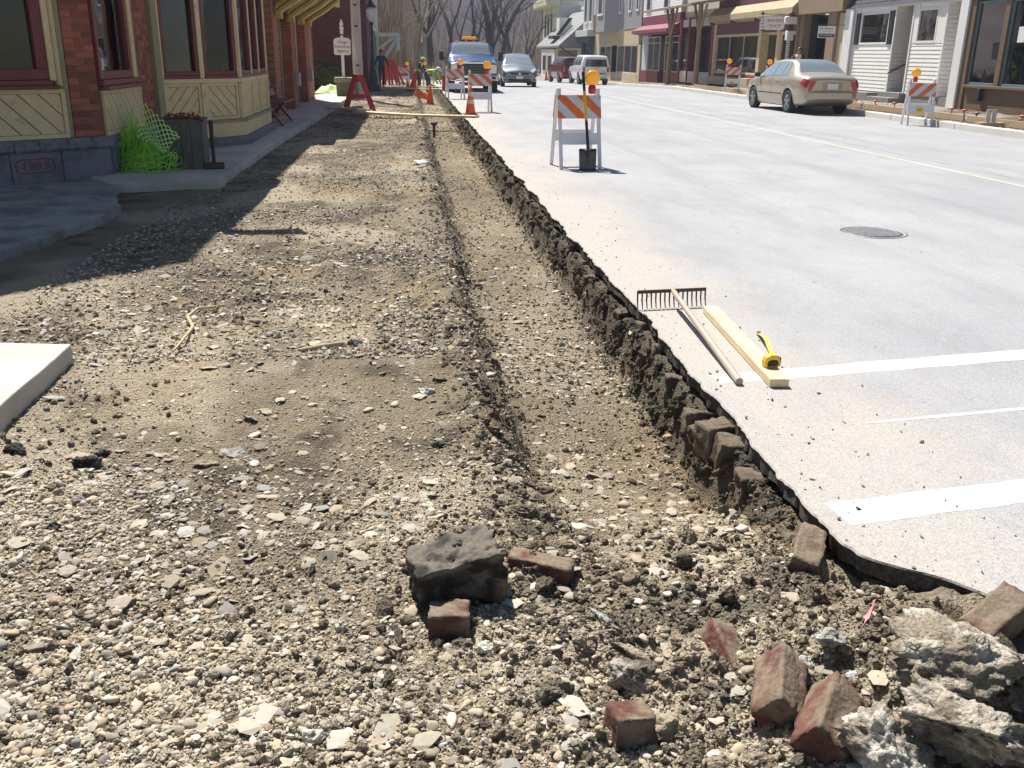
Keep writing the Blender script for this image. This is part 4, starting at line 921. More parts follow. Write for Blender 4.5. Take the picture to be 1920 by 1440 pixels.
# ---- planter, green netting, hammer
PL = thing('planter', 'square weathered timber planter of dead plants beside the green netting', 'planter', (-2.96, 13.22, 0), math.radians(4))
M_plw = mat('weathered_timber', (.11, .105, .095), .85, var=.35, scale=3, stretch=(9, 9, 1.2), bump=.4, bscale=14)
for s_ in range(4):
    for k in range(4):
        a = -.25 + .125 * k + .0625; mb = MB(); mb.bb(a - .060, a + .060, -.275, -.245, .0, .60); o = mb.build('board', M_plw, PL, rz=s_ * math.pi / 2, bev=.004)
for s_ in range(4):
    mb = MB(); mb.bb(-.29, .29, -.29, -.21, .601, .63); mb.build('rim', M_plw, PL, rz=s_ * math.pi / 2, bev=.006)
mb = MB(); mb.bb(-.24, .24, -.24, .24, .4, .56); mb.build('soil', mat('potting_soil', (.05, .035, .025), .95, bump=.8, bscale=30), PL)
mb = MB()
for k in range(150):
    p = Vector((random.uniform(-.2, .2), random.uniform(-.2, .2), .55 + random.uniform(0, .14))); d1 = Vector((random.uniform(-1, 1), random.uniform(-1, 1), random.uniform(-.5, 1))).normalized() * .035; d2 = d1.orthogonal().normalized() * .02
    mb.add([p - d1, p + d2, p + d1, p - d2 + Vector((0, 0, .008))], [(0, 1, 2, 3)])
struct(mb.build('dead_leaves', mat('dead_leaves', (.30, .06, .03), .85, var=.4, scale=20), PL), 'stuff')
M_net = mat('lime_netting', (.36, .88, .07), .5, var=.3, scale=4)
GN = thing('green_netting', 'bright lime green plastic fence netting heaped beside the timber planter', 'netting', (-3.45, 12.90, 0), 0)
def net(f, nu, nv, r, name):
    mb = MB()
    for i_ in range(nu + 1): mb.tube([f(i_ / nu, j / (nv * 2)) for j in range(nv * 2 + 1)], r, 3, cap=False)
    for j in range(nv + 1): mb.tube([f(i_ / (nu * 2), j / nv) for i_ in range(nu * 2 + 1)], r, 3, cap=False)
    return struct(mb.build(name, M_net, GN), 'stuff')
def heap(seed, ox, oy, rx, ry, h, fold):
    def f(u, v):
        a = u * 2 * math.pi; b_ = .05 + v * 1.52
        nn = float(fbm(math.cos(a) * 1.6 + seed, math.sin(a) * 1.6, v * 2.6, s=seed, o=3)); n2 = float(fbm(math.cos(a) * 4 + seed, math.sin(a) * 4, v * 6, s=seed + 4, o=2)); k = 1 + .40 * nn + .12 * math.sin(fold * a + 6 * v + 3 * nn)
        x_ = ox + rx * math.cos(a) * math.sin(b_) * k + .03 * n2; y_ = oy + ry * math.sin(a) * math.sin(b_) * k + .03 * n2; z_ = max(.012, h * math.cos(b_) ** .8 * k + .05 * n2)
        return (x_, y_, z_)
    return f
for sd_, ox, oy, rx, ry, h, fo in ((3, -.08, .08, .36, .24, .46, 5), (8, .12, -.06, .34, .22, .32, 7), (23, -.16, .02, .28, .2, .36, 7), (44, .02, -.02, .38, .24, .26, 6)): net(heap(sd_, ox, oy, rx, ry, h, fo), 24, 12, .0036, 'mesh_fold')
Q = [Vector((.02, -.20, .40)), Vector((.34, -.24, .24)), Vector((.57, -.20, .44)), Vector((.12, -.12, .88))]
def flap(u, v):                                    # stiff sheet standing up in front of the planter
    p = (Q[0] * (1 - u) + Q[1] * u) * (1 - v) + (Q[3] * (1 - u) + Q[2] * u) * v; p.y += .05 * math.sin(u * 4 + v * 3); p.z += .02 * math.sin(v * 7 + u * 3); return p
mb = MB()
for k in range(-7, 14):
    for sgn in (1, -1):
        P = []
        for t in np.linspace(0, 1, 30):
            v_ = k / 6 + sgn * (t - .5) * 1.1 + .05
            if 0 <= v_ <= 1: P.append(flap(t, v_))
        if len(P) > 1: mb.tube(P, .0075, 4, cap=False)
struct(mb.build('mesh_flap', mat('lime_netting_pale', (.55, .85, .28), .5, var=.1), GN), 'stuff')
HM = thing('sledgehammer', 'black sledgehammer standing head down beside the timber planter', 'hammer', (-2.56, 13.02, .0), math.radians(10))
mb = MB(); mb.bb(-.13, .13, -.042, .042, 0, .085); mb.build('hammer_head', M_steel, HM, bev=.015)
mb = MB(); mb.tube([(0, 0, .08), (0, 0, .35), (0, 0, .62)], [.024, .027, .03], 10); mb.build('handle', mat('black_handle', (.02, .015, .015), .6), HM)
# ---- rake, timber and tape measure on the road
RK = thing('rake', 'steel garden rake with long wooden handle lying on the road edge', 'rake', (0, 0, 0))
hl, hr = Vector((1.40, 5.60, .105)), Vector((1.86, 5.66, .105)); up_ = Vector((0, 0, 1))
mb = MB(); mb.bar(hl, hr, .012, .022); mb.build('rake_bar', M_rust, RK, bev=.003)
for i_ in range(16):
    p = hl.lerp(hr, (i_ + .12) / 15.25); mb = MB(); mb.tube([p, p + Vector((0, -.006, -.055)), p + Vector((0, -.03, -.103))], [.0055, .005, .003], 6); mb.build('tine', M_rust, RK)
hm = hl.lerp(hr, .5)
mb = MB(); mb.tube([hm + Vector((0, 0, .005)), hm + Vector((.0, -.10, .0)), hm + Vector((-.008, -.18, -.009))], [.008, .014, .018], 8); mb.build('ferrule', M_ash, RK)
hend = Vector((1.565, 4.14, .019))
mb = MB(); a_ = hm + Vector((0, -.04, .004)); mb.tube([a_.lerp(hend, t) for t in (0, .2, .6, 1)], [.0165, .0175, .0185, .0195], 12); mb.build('handle', M_ash, RK)
LB = MB(); p0, p1 = Vector((1.835, 5.47, .024)), Vector((1.747, 4.09, .024)); LB.bar(p0, p1, .093, .042); lb = LB.build('lumber', M_pine, bev=.004); tag(lb, 'short fresh pine two by four lying beside the rake', 'lumber')
TM = thing('tape_measure', 'yellow and black tape measure with blade pulled out on the pine timber', 'tape measure', (1.77, 4.28, .046), math.radians(8))
mb = MB(); P = [(-.036, 0), (.036, 0), (.04, .012), (.04, .04), (.026, .062), (-.012, .066), (-.034, .054), (-.04, .03), (-.04, .01)]
mb.extr([(p[0], -.022, p[1]) for p in P], (0, .044, 0)); mb.build('case', M_yellow, TM, bev=.006)
mb = MB(); mb.extr([(p[0] * .75 , -.026, .008 + p[1] * .5) for p in P], (0, .052, 0)); mb.build('grip', M_black, TM, bev=.003)
mb = MB(); mb.bb(.034, .046, -.018, .018, .004, .05); mb.build('bumper', M_black, TM, bev=.003)
mb = MB(); pts = [(.036, .0, .006), (.10, .20, .03), (.20, .42, .015), (.29, .66, -.035)]
for i_ in range(len(pts) - 1): mb.bar(pts[i_], pts[i_ + 1], .022, .0015)
mb.build('blade', mat('tape_blade', (.75, .60, .10), .35, var=.05), TM); mb = MB(); mb.bb(.28, .30, .655, .665, -.045, -.022); mb.build('hook', M_bolt, TM)
# ---- manhole cover
mh = thing('manhole_cover', 'round cast iron manhole cover set in the road', 'manhole cover', (4.16, 8.08, road_h(4.16, 8.08) + .001))
M_iron = mat('worn_iron', (.27, .27, .28), .6, .3, var=.3, scale=14, bump=.2)
mb = MB(); mb.lathe([(.30, -.02), (.30, .004), (.27, .004), (.27, -.02)], 40); mb.build('frame', M_iron, mh)
mb = MB(); mb.lathe([(.262, -.02), (.262, .002), (.0, .002)], 40); mb.build('cover', mat('worn_iron_dark', (.17, .17, .175), .6, .3, var=.3, scale=14), mh)
mb = MB()
for i_ in range(-6, 7):
    for j in range(-6, 7):
        if i_ * i_ + j * j < 36: mb.bb(i_ * .04 - .014, i_ * .04 + .014, j * .04 - .014, j * .04 + .014, .0021, .0065)
struct(mb.build('raised_studs', M_iron, mh), 'stuff')
# ================================================================== VEHICLES
M_tyre = mat('tyre_rubber', (.022, .022, .024), .8, var=.1); M_rim = mat('alloy_rim', (.42, .42, .43), .35, .8, var=.1)
M_chrome = mat('chrome', (.75, .76, .78), .12, 1.0, var=.04, bump=0); M_lamp = mat('clear_lamp', (.70, .72, .75), .1, .2, var=.05, coat=.8, bump=0)
M_tail = mat('tail_lamp_red', (.45, .012, .02), .15, var=.08, coat=.8, bump=0); M_trim = mat('black_trim', (.02, .02, .022), .5, var=.08)
M_plate = mat('number_plate', (.72, .72, .66), .5, var=.05); M_carglass = mat('car_glass', (.20, .25, .27), .04, 0, var=.05, bump=0, spec=1.0, coat=1.0)  # car glass base lightened to paint in the reflected sky
M_carglass2 = mat('tinted_car_glass', (.02, .022, .025), .05, 0, var=.05, bump=0, spec=.8, coat=.6)
def paint(name, col, metal=.55, rough=.32): return mat(name, col, rough, metal, var=.05, scale=2, bump=0, coat=.7)
def pchip(xk, yk, x):
    xk, yk = np.asarray(xk, float), np.asarray(yk, float); h = np.diff(xk); d = np.diff(yk) / h; m_ = np.zeros_like(yk)
    for i_ in range(1, len(xk) - 1):
        if d[i_ - 1] * d[i_] > 0:
            w1, w2 = 2 * h[i_] + h[i_ - 1], h[i_] + 2 * h[i_ - 1]; m_[i_] = (w1 + w2) / (w1 / d[i_ - 1] + w2 / d[i_])
    m_[0], m_[-1] = d[0], d[-1]; i_ = int(np.clip(np.searchsorted(xk, x) - 1, 0, len(h) - 1)); t = (x - xk[i_]) / h[i_]
    return (1 + 2 * t) * (1 - t) ** 2 * yk[i_] + t * (1 - t) ** 2 * h[i_] * m_[i_] + t * t * (3 - 2 * t) * yk[i_ + 1] + t * t * (t - 1) * h[i_] * m_[i_ + 1]
class Body:
    """smooth car body from stations (y, zb, ws, wm, zm, wb, zbelt, wr, zr, zt)"""
    def __init__(s, st): s.st = np.array(st, float); s.L = s.st[-1, 0]
    def ring(s, y): return [pchip(s.st[:, 0], s.st[:, k], y) for k in range(1, 10)]
    def S(s, y, v):
        sg = 1
        if v > 5: v = 10 - v; sg = -1
        zb, ws, wm, zm, wb, zbl, wr, zr_, zt = s.ring(y)
        P = np.array([(0, zb), (ws, zb), (wm, zm), (wb, zbl), (wr, zr_), (0, zt)])
        i_ = min(int(v), 4); t = v - i_; p1, p2 = P[i_], P[i_ + 1]
        p0 = P[i_ - 1] if i_ > 0 else np.array([-P[1][0], P[1][1]]); p3 = P[i_ + 2] if i_ < 4 else np.array([-P[4][0], P[4][1]])
        k = .55
        m1, m2 = k * (p2 - p0) / 2, k * (p3 - p1) / 2
        q = (2 * t ** 3 - 3 * t * t + 1) * p1 + (t ** 3 - 2 * t * t + t) * m1 + (-2 * t ** 3 + 3 * t * t) * p2 + (t ** 3 - t * t) * m2
        return Vector((sg * q[0], y, q[1]))
    def N(s, y, v):
        e = .02; a = s.S(min(y + e, s.L), v) - s.S(max(y - e, 0), v); b_ = s.S(y, min(v + e, 9.999)) - s.S(y, max(v - e, 0)); n = b_.cross(a)
        p = s.S(y, v); n.normalize()
        if n.dot(Vector((p.x, 0, p.z - .8))) < 0: n = -n
        return n
    def shell(s, paintm, wells, parent, rw, name='body'):
        ysn = sorted(set([float(q) for q in np.linspace(0, s.L, 46)] + [float(q) for q in s.st[:, 0]])); vsn = np.linspace(0, 10, 41)[:-1]
        mb = MB(); nv = len(vsn); vs_ = [s.S(y, v) for y in ysn for v in vsn]
        mb.add(vs_, [(i_ * nv + j, (i_ + 1) * nv + j, (i_ + 1) * nv + (j + 1) % nv, i_ * nv + (j + 1) % nv) for i_ in range(len(ysn) - 1) for j in range(nv)] + [tuple(range(nv)), tuple((len(ysn) - 1) * nv + j for j in range(nv))], 0, True)
        mb.s[-1] = mb.s[-2] = False
        o = mb.build(name, [paintm, M_trim], parent); cut = MB()
        for (wy, wx) in wells:
            for sx in (-1, 1): cut.lathe([(rw * 1.17, wx - .26), (rw * 1.17, wx + .5)], 28, Matrix.Translation((0, wy, rw)) @ Matrix.Rotation(sx * math.pi / 2, 4, 'Y'), 1, False)
        c = cut.build('cutter', [paintm, M_trim]); c.location = parent.location; c.rotation_euler = parent.rotation_euler
        bm_ = o.modifiers.new('wells', 'BOOLEAN'); bm_.operation = 'DIFFERENCE'; bm_.object = c; bm_.solver = 'EXACT'
        bpy.context.view_layer.update(); dg = bpy.context.evaluated_depsgraph_get(); me = bpy.data.meshes.new_from_object(o.evaluated_get(dg))
        old = o.data; o.modifiers.clear(); o.data = me; me.name = name; bpy.data.meshes.remove(old); bpy.data.objects.remove(c)
        return o
    def pane(s, name, corners, mt, parent, off=.006, nu=8, nv=6):
        (y0, v0), (y1, v1), (y2, v2), (y3, v3) = corners; mb = MB(); vs_ = []
        for i_ in range(nu + 1):
            for j in range(nv + 1):
                a, b_ = i_ / nu, j / nv; y = (y0 * (1 - a) + y1 * a) * (1 - b_) + (y3 * (1 - a) + y2 * a) * b_; v = (v0 * (1 - a) + v1 * a) * (1 - b_) + (v3 * (1 - a) + v2 * a) * b_
                vs_.append(s.S(y, v) + s.N(y, v) * off)
        mb.add(vs_, [(i_ * (nv + 1) + j, (i_ + 1) * (nv + 1) + j, (i_ + 1) * (nv + 1) + j + 1, i_ * (nv + 1) + j + 1) for i_ in range(nu) for j in range(nv)], 0, True)
        o = mb.build(name, mt, parent); return o
    def both(s, name, c, mt, parent, **k):
        s.pane(name, c, mt, parent, **k); return s.pane(name, [(y, 10 - v) for y, v in c], mt, parent, **k)
def wheel(parent, x, y, r, w=.2, spokes=5, side=1, rim=None):
    mb = MB(); T = Matrix.Translation((x, y, r)) @ Matrix.Rotation(side * math.pi / 2, 4, 'Y')
    mb.lathe([(r * .66, -w / 2), (r * .92, -w / 2), (r, -w * .36), (r, w * .36), (r * .92, w / 2), (r * .66, w / 2), (r * .64, w * .3), (r * .64, -w * .3)], 28, T); o = mb.build('tyre', M_tyre, parent)
    mb = MB(); mb.lathe([(r * .655, w * .12), (r * .655, w * .44), (r * .60, w * .46), (r * .58, w * .2), (r * .1, w * .14)], 24, T)
    for k in range(spokes):
        a = 2 * math.pi * k / spokes; p = T @ Vector((.05 * math.cos(a), .05 * math.sin(a), w * .40)); q = T @ Vector((r * .62 * math.cos(a), r * .62 * math.sin(a), w * .40)); mb.bar(p, q, r * .17, .03, T.to_3x3() @ Vector((0, 0, 1)))
    mb.lathe([(r * .16, w * .2), (r * .16, w * .43), (r * .1, w * .45)], 12, T)
    mb.build('rim', rim or M_rim, o); return o
def face_poly(name, pts, y, d, mt, parent, bev=0):
    mb = MB(); mb.extr([(p[0], y, p[1]) for p in pts], (0, d, 0)); return mb.build(name, mt, parent, bev=bev)
def rect(x0, x1, z0, z1): return [(x0, z0), (x1, z0), (x1, z1), (x0, z1)]
def mirror_part(parent, x, y, z, mt, s=1.0):
    for sx in (-1, 1):
        mb = MB(); mb.bb(sx * x, sx * (x + .17 * s), y - .05, y + .05, z, z + .13 * s); o = mb.build('wing_mirror', mt, parent, bev=.025)
# ---- gold sedan
SD = thing('sedan', 'gold beige four door sedan parked at the far kerb, seen from behind', 'car', (11.62, 25.95, road_h(11.6, 27)), math.radians(1.2))
sed = Body([(0, .40, .60, .70, .58, .68, .80, .58, .90, .925), (.08, .34, .68, .785, .58, .775, .84, .64, .985, 1.01), (.35, .26, .74, .835, .60, .825, .89, .68, 1.03, 1.06), (.70, .22, .76, .85, .60, .838, .92, .685, 1.06, 1.095), (1.18, .19, .77, .855, .60, .845, .94, .585, 1.35, 1.385), (1.5, .18, .77, .857, .60, .845, .945, .555, 1.415, 1.45), (2.1, .18, .77, .857, .60, .845, .94, .56, 1.425, 1.455), (2.65, .18, .77, .857, .60, .845, .93, .565, 1.395, 1.43), (2.95, .18, .77, .855, .60, .84, .92, .59, 1.29, 1.33), (3.52, .19, .77, .85, .58, .83, .89, .68, .99, 1.03), (4.05, .20, .75, .84, .56, .80, .82, .64, .88, .92), (4.45, .24, .70, .78, .54, .72, .72, .52, .77, .79), (4.69, .36, .48, .58, .5, .54, .60, .42, .63, .64)])
P_gold = paint('gold_beige_paint', (.46, .39, .30), .45, .34)
body = sed.shell(P_gold, [(1.02, .85), (3.68, .85)], SD, .315)
sed.both('side_window', [(1.62, 3.16), (2.18, 3.14), (2.10, 3.86), (1.62, 3.88)], M_carglass, SD); sed.both('side_window', [(2.26, 3.14), (3.30, 3.12), (2.72, 3.84), (2.18, 3.86)], M_carglass, SD); sed.both('quarter_window', [(1.22, 3.2), (1.54, 3.17), (1.54, 3.86), (1.36, 3.84)], M_carglass, SD)
sed.pane('rear_window', [(.80, 4.16), (.80, 5.84), (1.36, 5.86), (1.36, 4.14)], M_carglass, SD, nu=16); sed.pane('windscreen', [(3.42, 4.12), (3.42, 5.88), (2.86, 5.88), (2.86, 4.12)], M_carglass, SD, nu=16)
sed.both('door_seam', [(2.215, 1.5), (2.225, 1.5), (2.225, 3.1), (2.215, 3.1)], M_trim, SD, off=.003); sed.both('door_seam', [(3.36, 1.5), (3.37, 1.5), (3.37, 3.1), (3.36, 3.1)], M_trim, SD, off=.003); sed.both('rub_strip', [(1.45, 1.72), (3.30, 1.72), (3.30, 1.78), (1.45, 1.78)], M_trim, SD, off=.006)
for yq in (1.75, 2.45): sed.both('door_handle', [(yq, 2.78), (yq + .17, 2.78), (yq + .17, 2.88), (yq, 2.88)], M_chrome, SD, off=.022)
sed.both('tail_lamp', [(.015, 2.55), (.26, 2.75), (.20, 3.55), (.015, 3.65)], M_tail, SD, off=.008)
for sx in (-1, 1): face_poly('tail_lamp', [(sx * .49, .895), (sx * .672, .87), (sx * .70, .62), (sx * .60, .65)], -.012, .014, M_tail, SD)
face_poly('plate_recess', rect(-.27, .27, .66, .86), -.010, .012, mat('shade_gold', (.36, .30, .23), .4, .4), SD); face_poly('number_plate', rect(-.155, .155, .68, .83), -.022, .01, M_plate, SD); face_poly('trunk_seam', rect(-.5, .5, .632, .640), -.008, .01, M_trim, SD)  # plate recess is a flat panel, its shade painted as darker gold
mb = MB(); mb.extr([(x, y, .40) for x, y in [(-.80, .30), (-.74, .02), (-.55, -.10), (.55, -.10), (.74, .02), (.80, .30)]], (0, 0, .22)); mb.build('bumper', P_gold, SD, bev=.04)
mirror_part(SD, .84, 3.22, .93, M_trim)
for wy in (1.02, 3.68):
    for sx in (-1, 1): wheel(SD, sx * .755, wy, .315, .2, 5, sx)
# ---- blue pickup
PK = thing('pickup_truck', 'dark blue work pickup with amber roof light bar facing the camera', 'truck', (2.62, 44.55, -.03), math.pi)
pk = Body([(0, .6, .9, .98, .8, .97, 1.2, .93, 1.33, 1.34), (1.9, .6, .9, .99, .8, .98, 1.2, .93, 1.34, 1.35), (2.0, .58, .9, .99, .8, .98, 1.22, .80, 1.84, 1.90), (2.3, .58, .9, .99, .8, .98, 1.23, .74, 1.91, 1.97), (3.2, .58, .9, .99, .8, .98, 1.23, .74, 1.91, 1.97), (3.5, .58, .9, .99, .8, .98, 1.22, .77, 1.85, 1.92), (4.1, .58, .9, .99, .8, .98, 1.18, .88, 1.38, 1.44), (4.4, .58, .9, .99, .8, .98, 1.14, .90, 1.28, 1.36), (5.4, .58, .9, .98, .8, .97, 1.10, .88, 1.20, 1.30), (5.65, .56, .88, .96, .8, .95, 1.06, .84, 1.14, 1.24), (5.75, .55, .86, .93, .8, .92, 1.02, .80, 1.10, 1.2)])
P_blue = paint('navy_blue_paint', (.035, .07, .19), .4, .25); pk.shell(P_blue, [(1.15, .98), (4.75, .98)], PK, .40)
pk.pane('windscreen', [(4.0, 4.14), (4.0, 5.86), (3.48, 5.84), (3.48, 4.16)], M_carglass, PK, nu=16); pk.both('side_window', [(2.2, 3.18), (3.75, 3.16), (3.35, 3.84), (2.2, 3.86)], M_carglass2, PK)
fy = 5.755
face_poly('grille', rect(-.62, .62, .74, 1.12), fy, .03, M_trim, PK, .02); face_poly('grille_bar', rect(-.66, .66, 1.125, 1.19), fy, .04, M_chrome, PK, .012)
for zq in (.83, .93, 1.03): face_poly('grille_slat', rect(-.6, .6, zq - .012, zq + .012), fy + .03, .012, mat('dark_chrome', (.12, .12, .13), .3, .8), PK)
for sx in (-1, 1):
    face_poly('headlamp', [(sx * .64, .76), (sx * .90, .78), (sx * .90, 1.08), (sx * .66, 1.10)], fy - .01, .04, M_lamp, PK, .015); face_poly('turn_signal', rect(sx * .76, sx * .90, 1.0, 1.08), fy + .032, .008, M_amber, PK); face_poly('fog_lamp_recess', rect(sx * .62, sx * .86, .55, .66), fy + .08, .012, M_trim, PK)
    mb = MB(); mb.bar((sx * .96, 4.0, 1.30), (sx * 1.16, 4.02, 1.34), .04, .05); mb.bb(sx * 1.12, sx * 1.30, 3.96, 4.06, 1.22, 1.58); mb.build('tow_mirror', M_trim, PK, bev=.02)
    mb = MB(); mb.bb(sx * .99, sx * 1.0, 4.2, 5.3, .95, .99)
mb = MB(); mb.extr([(x, y, .48) for x, y in [(-.99, 5.6), (-.95, 5.78), (-.7, 5.84), (.7, 5.84), (.95, 5.78), (.99, 5.6)]], (0, 0, .23)); mb.build('bumper', M_chrome, PK, bev=.03)
face_poly('bumper_intake', rect(-.5, .5, .50, .60), 5.842, .01, M_trim, PK); mb = MB(); mb.bb(-.55, .55, 5.2, 5.5, .30, .42); mb.build('skid_plate', M_trim, PK)
LBR = MB(); LBR.bb(-.30, .30, 2.72, 2.98, 2.03, 2.16); lbr = LBR.build('light_bar', M_amber, PK, bev=.05); mb = MB(); mb.bb(-.36, .36, 2.75, 2.95, 1.96, 2.03); mb.build('light_bar_base', M_trim, lbr)
for xq in (-.55, -.15, .15, .55):
    mb = MB(); mb.bb(xq - .05, xq + .05, 3.25, 3.35, 1.945 if abs(xq) > .3 else 1.965, 1.995); mb.build('marker_lamp', M_amber, PK, bev=.01)
for wy in (1.15, 4.75):
    for sx in (-1, 1): wheel(PK, sx * .86, wy, .40, .27, 6, sx)
# ---- grey hatchback
MV = thing('hatchback', 'silver grey hatchback driving toward the camera past the pickup', 'car', (5.42, 50.4, -.03), math.pi - math.radians(2))
mv = Body([(0, .35, .62, .72, .6, .70, .92, .58, 1.22, 1.27), (.15, .3, .7, .80, .6, .79, .96, .60, 1.42, 1.47), (.9, .22, .74, .845, .6, .835, .97, .57, 1.475, 1.53), (2.1, .2, .74, .85, .6, .84, .95, .575, 1.46, 1.52), (2.6, .2, .74, .85, .6, .84, .94, .60, 1.36, 1.43), (3.35, .2, .74, .845, .58, .83, .90, .70, 1.0, 1.06), (3.85, .22, .73, .83, .56, .80, .84, .66, .88, .94), (4.15, .25, .68, .78, .52, .72, .72, .56, .77, .81), (4.3, .32, .56, .66, .46, .62, .62, .48, .66, .69)])
P_grey = paint('silver_grey_paint', (.20, .21, .22), .6, .3); mv.shell(P_grey, [(.75, .845), (3.4, .845)], MV, .31)
mv.pane('windscreen', [(3.28, 4.10), (3.28, 5.90), (2.46, 5.86), (2.46, 4.14)], M_carglass, MV, nu=16); mv.both('side_window', [(.9, 3.16), (3.1, 3.14), (2.45, 3.84), (.9, 3.86)], M_carglass2, MV)
mv.both('headlamp', [(3.98, 3.05), (4.26, 3.3), (4.22, 4.2), (3.86, 3.7)], M_lamp, MV, off=.008)
face_poly('grille', [(-.40, .58), (.40, .58), (.46, .665), (-.46, .665)], 4.30, .012, M_trim, MV); face_poly('emblem', [(-.06, .60), (.06, .60), (.0, .69)], 4.305, .02, M_chrome, MV)
mb = MB(); mb.extr([(x, y, .26) for x, y in [(-.80, 3.95), (-.76, 4.15), (-.6, 4.32), (.6, 4.32), (.76, 4.15), (.80, 3.95)]], (0, 0, .28)); mb.build('bumper', P_grey, MV, bev=.05)
face_poly('lower_intake', rect(-.52, .52, .29, .42), 4.322, .008, M_trim, MV)
for sx in (-1, 1): face_poly('fog_lamp_recess', rect(sx * .58, sx * .72, .33, .42), 4.26, .01, M_trim, MV)
face_poly('number_plate', rect(-.155, .155, .40, .54), 4.325, .016, M_plate, MV); mirror_part(MV, .84, 3.0, .95, P_grey)
for wy in (.75, 3.4):
    for sx in (-1, 1): wheel(MV, sx * .75, wy, .31, .2, 5, sx)
# ---- parked SUVs
def suv(label, loc, rz, pt, glassm=None):
    T = thing('suv', label, 'car', loc, rz)
    bd = Body([(0, .42, .70, .80, .7, .80, 1.02, .66, 1.50, 1.55), (.10, .38, .76, .86, .7, .86, 1.06, .68, 1.63, 1.67), (.6, .30, .80, .90, .72, .89, 1.08, .68, 1.675, 1.72), (2.4, .28, .80, .90, .72, .89, 1.06, .67, 1.675, 1.73), (2.75, .28, .80, .90, .72, .89, 1.05, .69, 1.58, 1.65), (3.3, .28, .80, .90, .7, .88, 1.03, .78, 1.12, 1.18), (3.9, .30, .78, .88, .7, .86, .98, .74, 1.02, 1.08), (4.3, .34, .72, .82, .64, .78, .88, .64, .92, .97), (4.42, .42, .62, .70, .6, .66, .78, .52, .84, .86)])
    bd.shell(pt, [(.95, .89), (3.52, .89)], T, .36)
    bd.both('side_window', [(.35, 3.18), (1.35, 3.16), (1.35, 3.84), (.45, 3.84)], M_carglass2, T); bd.both('side_window', [(1.45, 3.16), (2.15, 3.15), (2.15, 3.84), (1.45, 3.84)], M_carglass2, T); bd.both('side_window', [(2.25, 3.15), (3.1, 3.12), (2.62, 3.82), (2.25, 3.84)], M_carglass2, T)
    bd.pane('windscreen', [(3.22, 4.12), (3.22, 5.88), (2.68, 5.86), (2.68, 4.14)], M_carglass, T, nu=12)
    face_poly('rear_window', [(-.70, 1.06), (.70, 1.06), (.60, 1.48), (-.60, 1.48)], -.012, .014, M_carglass2, T, .02)
    for sx in (-1, 1): face_poly('tail_lamp', [(sx * .66, .78), (sx * .80, .76), (sx * .795, 1.04), (sx * .68, 1.04)], -.016, .02, M_tail, T, .01)
    face_poly('number_plate', rect(-.16, .16, .84, .98), -.012, .014, M_plate, T); face_poly('tailgate_handle', rect(-.22, .22, 1.0, 1.03), -.02, .022, M_chrome, T)
    mb = MB(); mb.extr([(x, y, .46) for x, y in [(-.86, .35), (-.80, .0), (-.6, -.10), (.6, -.10), (.80, .0), (.86, .35)]], (0, 0, .22)); mb.build('bumper', pt, T, bev=.04)
    face_poly('bumper_pad', rect(-.6, .6, .64, .69), -.105, .02, M_trim, T); mb = MB(); mb.bb(-.7, .7, .1, .5, .34, .46); mb.build('under_tray', M_trim, T); mirror_part(T, .88, 2.95, 1.06, M_trim)
    for wy in (.95, 3.52):
        for sx in (-1, 1): wheel(T, sx * .79, wy, .36, .23, 5, sx)
    return T
suv('white sport utility car parked at the far kerb, seen from behind', (11.30, 58.6, float(zr(60))), math.radians(1.5), paint('white_car_paint', (.74, .75, .76), .1, .3))
suv('dark red sport utility car parked ahead of the white one', (11.35, 66.6, float(zr(68))), math.radians(5), paint('maroon_car_paint', (.16, .012, .025), .4, .28))
# ---- dark jeep approaching behind the hatchback
JP = thing('jeep', 'dark off-road car partly hidden behind the silver hatchback', 'car', (9.55, 84.0, float(zr(82))), math.pi)
jp = Body([(0, .5, .7, .8, .7, .8, 1.05, .74, 1.55, 1.6), (.1, .5, .75, .84, .7, .84, 1.1, .76, 1.75, 1.8), (1.6, .45, .75, .85, .7, .84, 1.1, .74, 1.78, 1.83), (2.0, .45, .75, .85, .7, .84, 1.1, .78, 1.7, 1.76), (2.35, .45, .75, .85, .7, .84, 1.08, .80, 1.18, 1.22), (3.4, .45, .72, .82, .7, .80, 1.0, .70, 1.1, 1.15), (3.75, .5, .66, .74, .7, .72, .98, .62, 1.05, 1.1)])
P_dk = paint('dark_car_paint', (.02, .028, .04), .3, .3); jp.shell(P_dk, [(.7, .85), (3.1, .85)], JP, .38); jp.pane('windscreen', [(2.33, 4.1), (2.33, 5.9), (2.02, 5.88), (2.02, 4.12)], M_carglass, JP)
for sx in (-1, 1):
    hb = MB(); hb.lathe([(.11, 0), (.11, .03), (.06, .05)], 16, Matrix.Translation((sx * .5, 3.75, .92)) @ Matrix.Rotation(-math.pi / 2, 4, 'X')); hb.build('headlamp', M_lamp, JP)
for k in range(-3, 4): face_poly('grille_slot', rect(k * .09 - .025, k * .09 + .025, .78, 1.02), 3.752, .01, M_trim, JP)
mb = MB(); mb.bb(-.84, .84, 3.75, 3.95, .5, .66); mb.build('bumper', M_trim, JP, bev=.02); mirror_part(JP, .85, 2.3, 1.2, M_trim)
for wy in (.7, 3.1):
    for sx in (-1, 1): wheel(JP, sx * .76, wy, .38, .26, 5, sx)
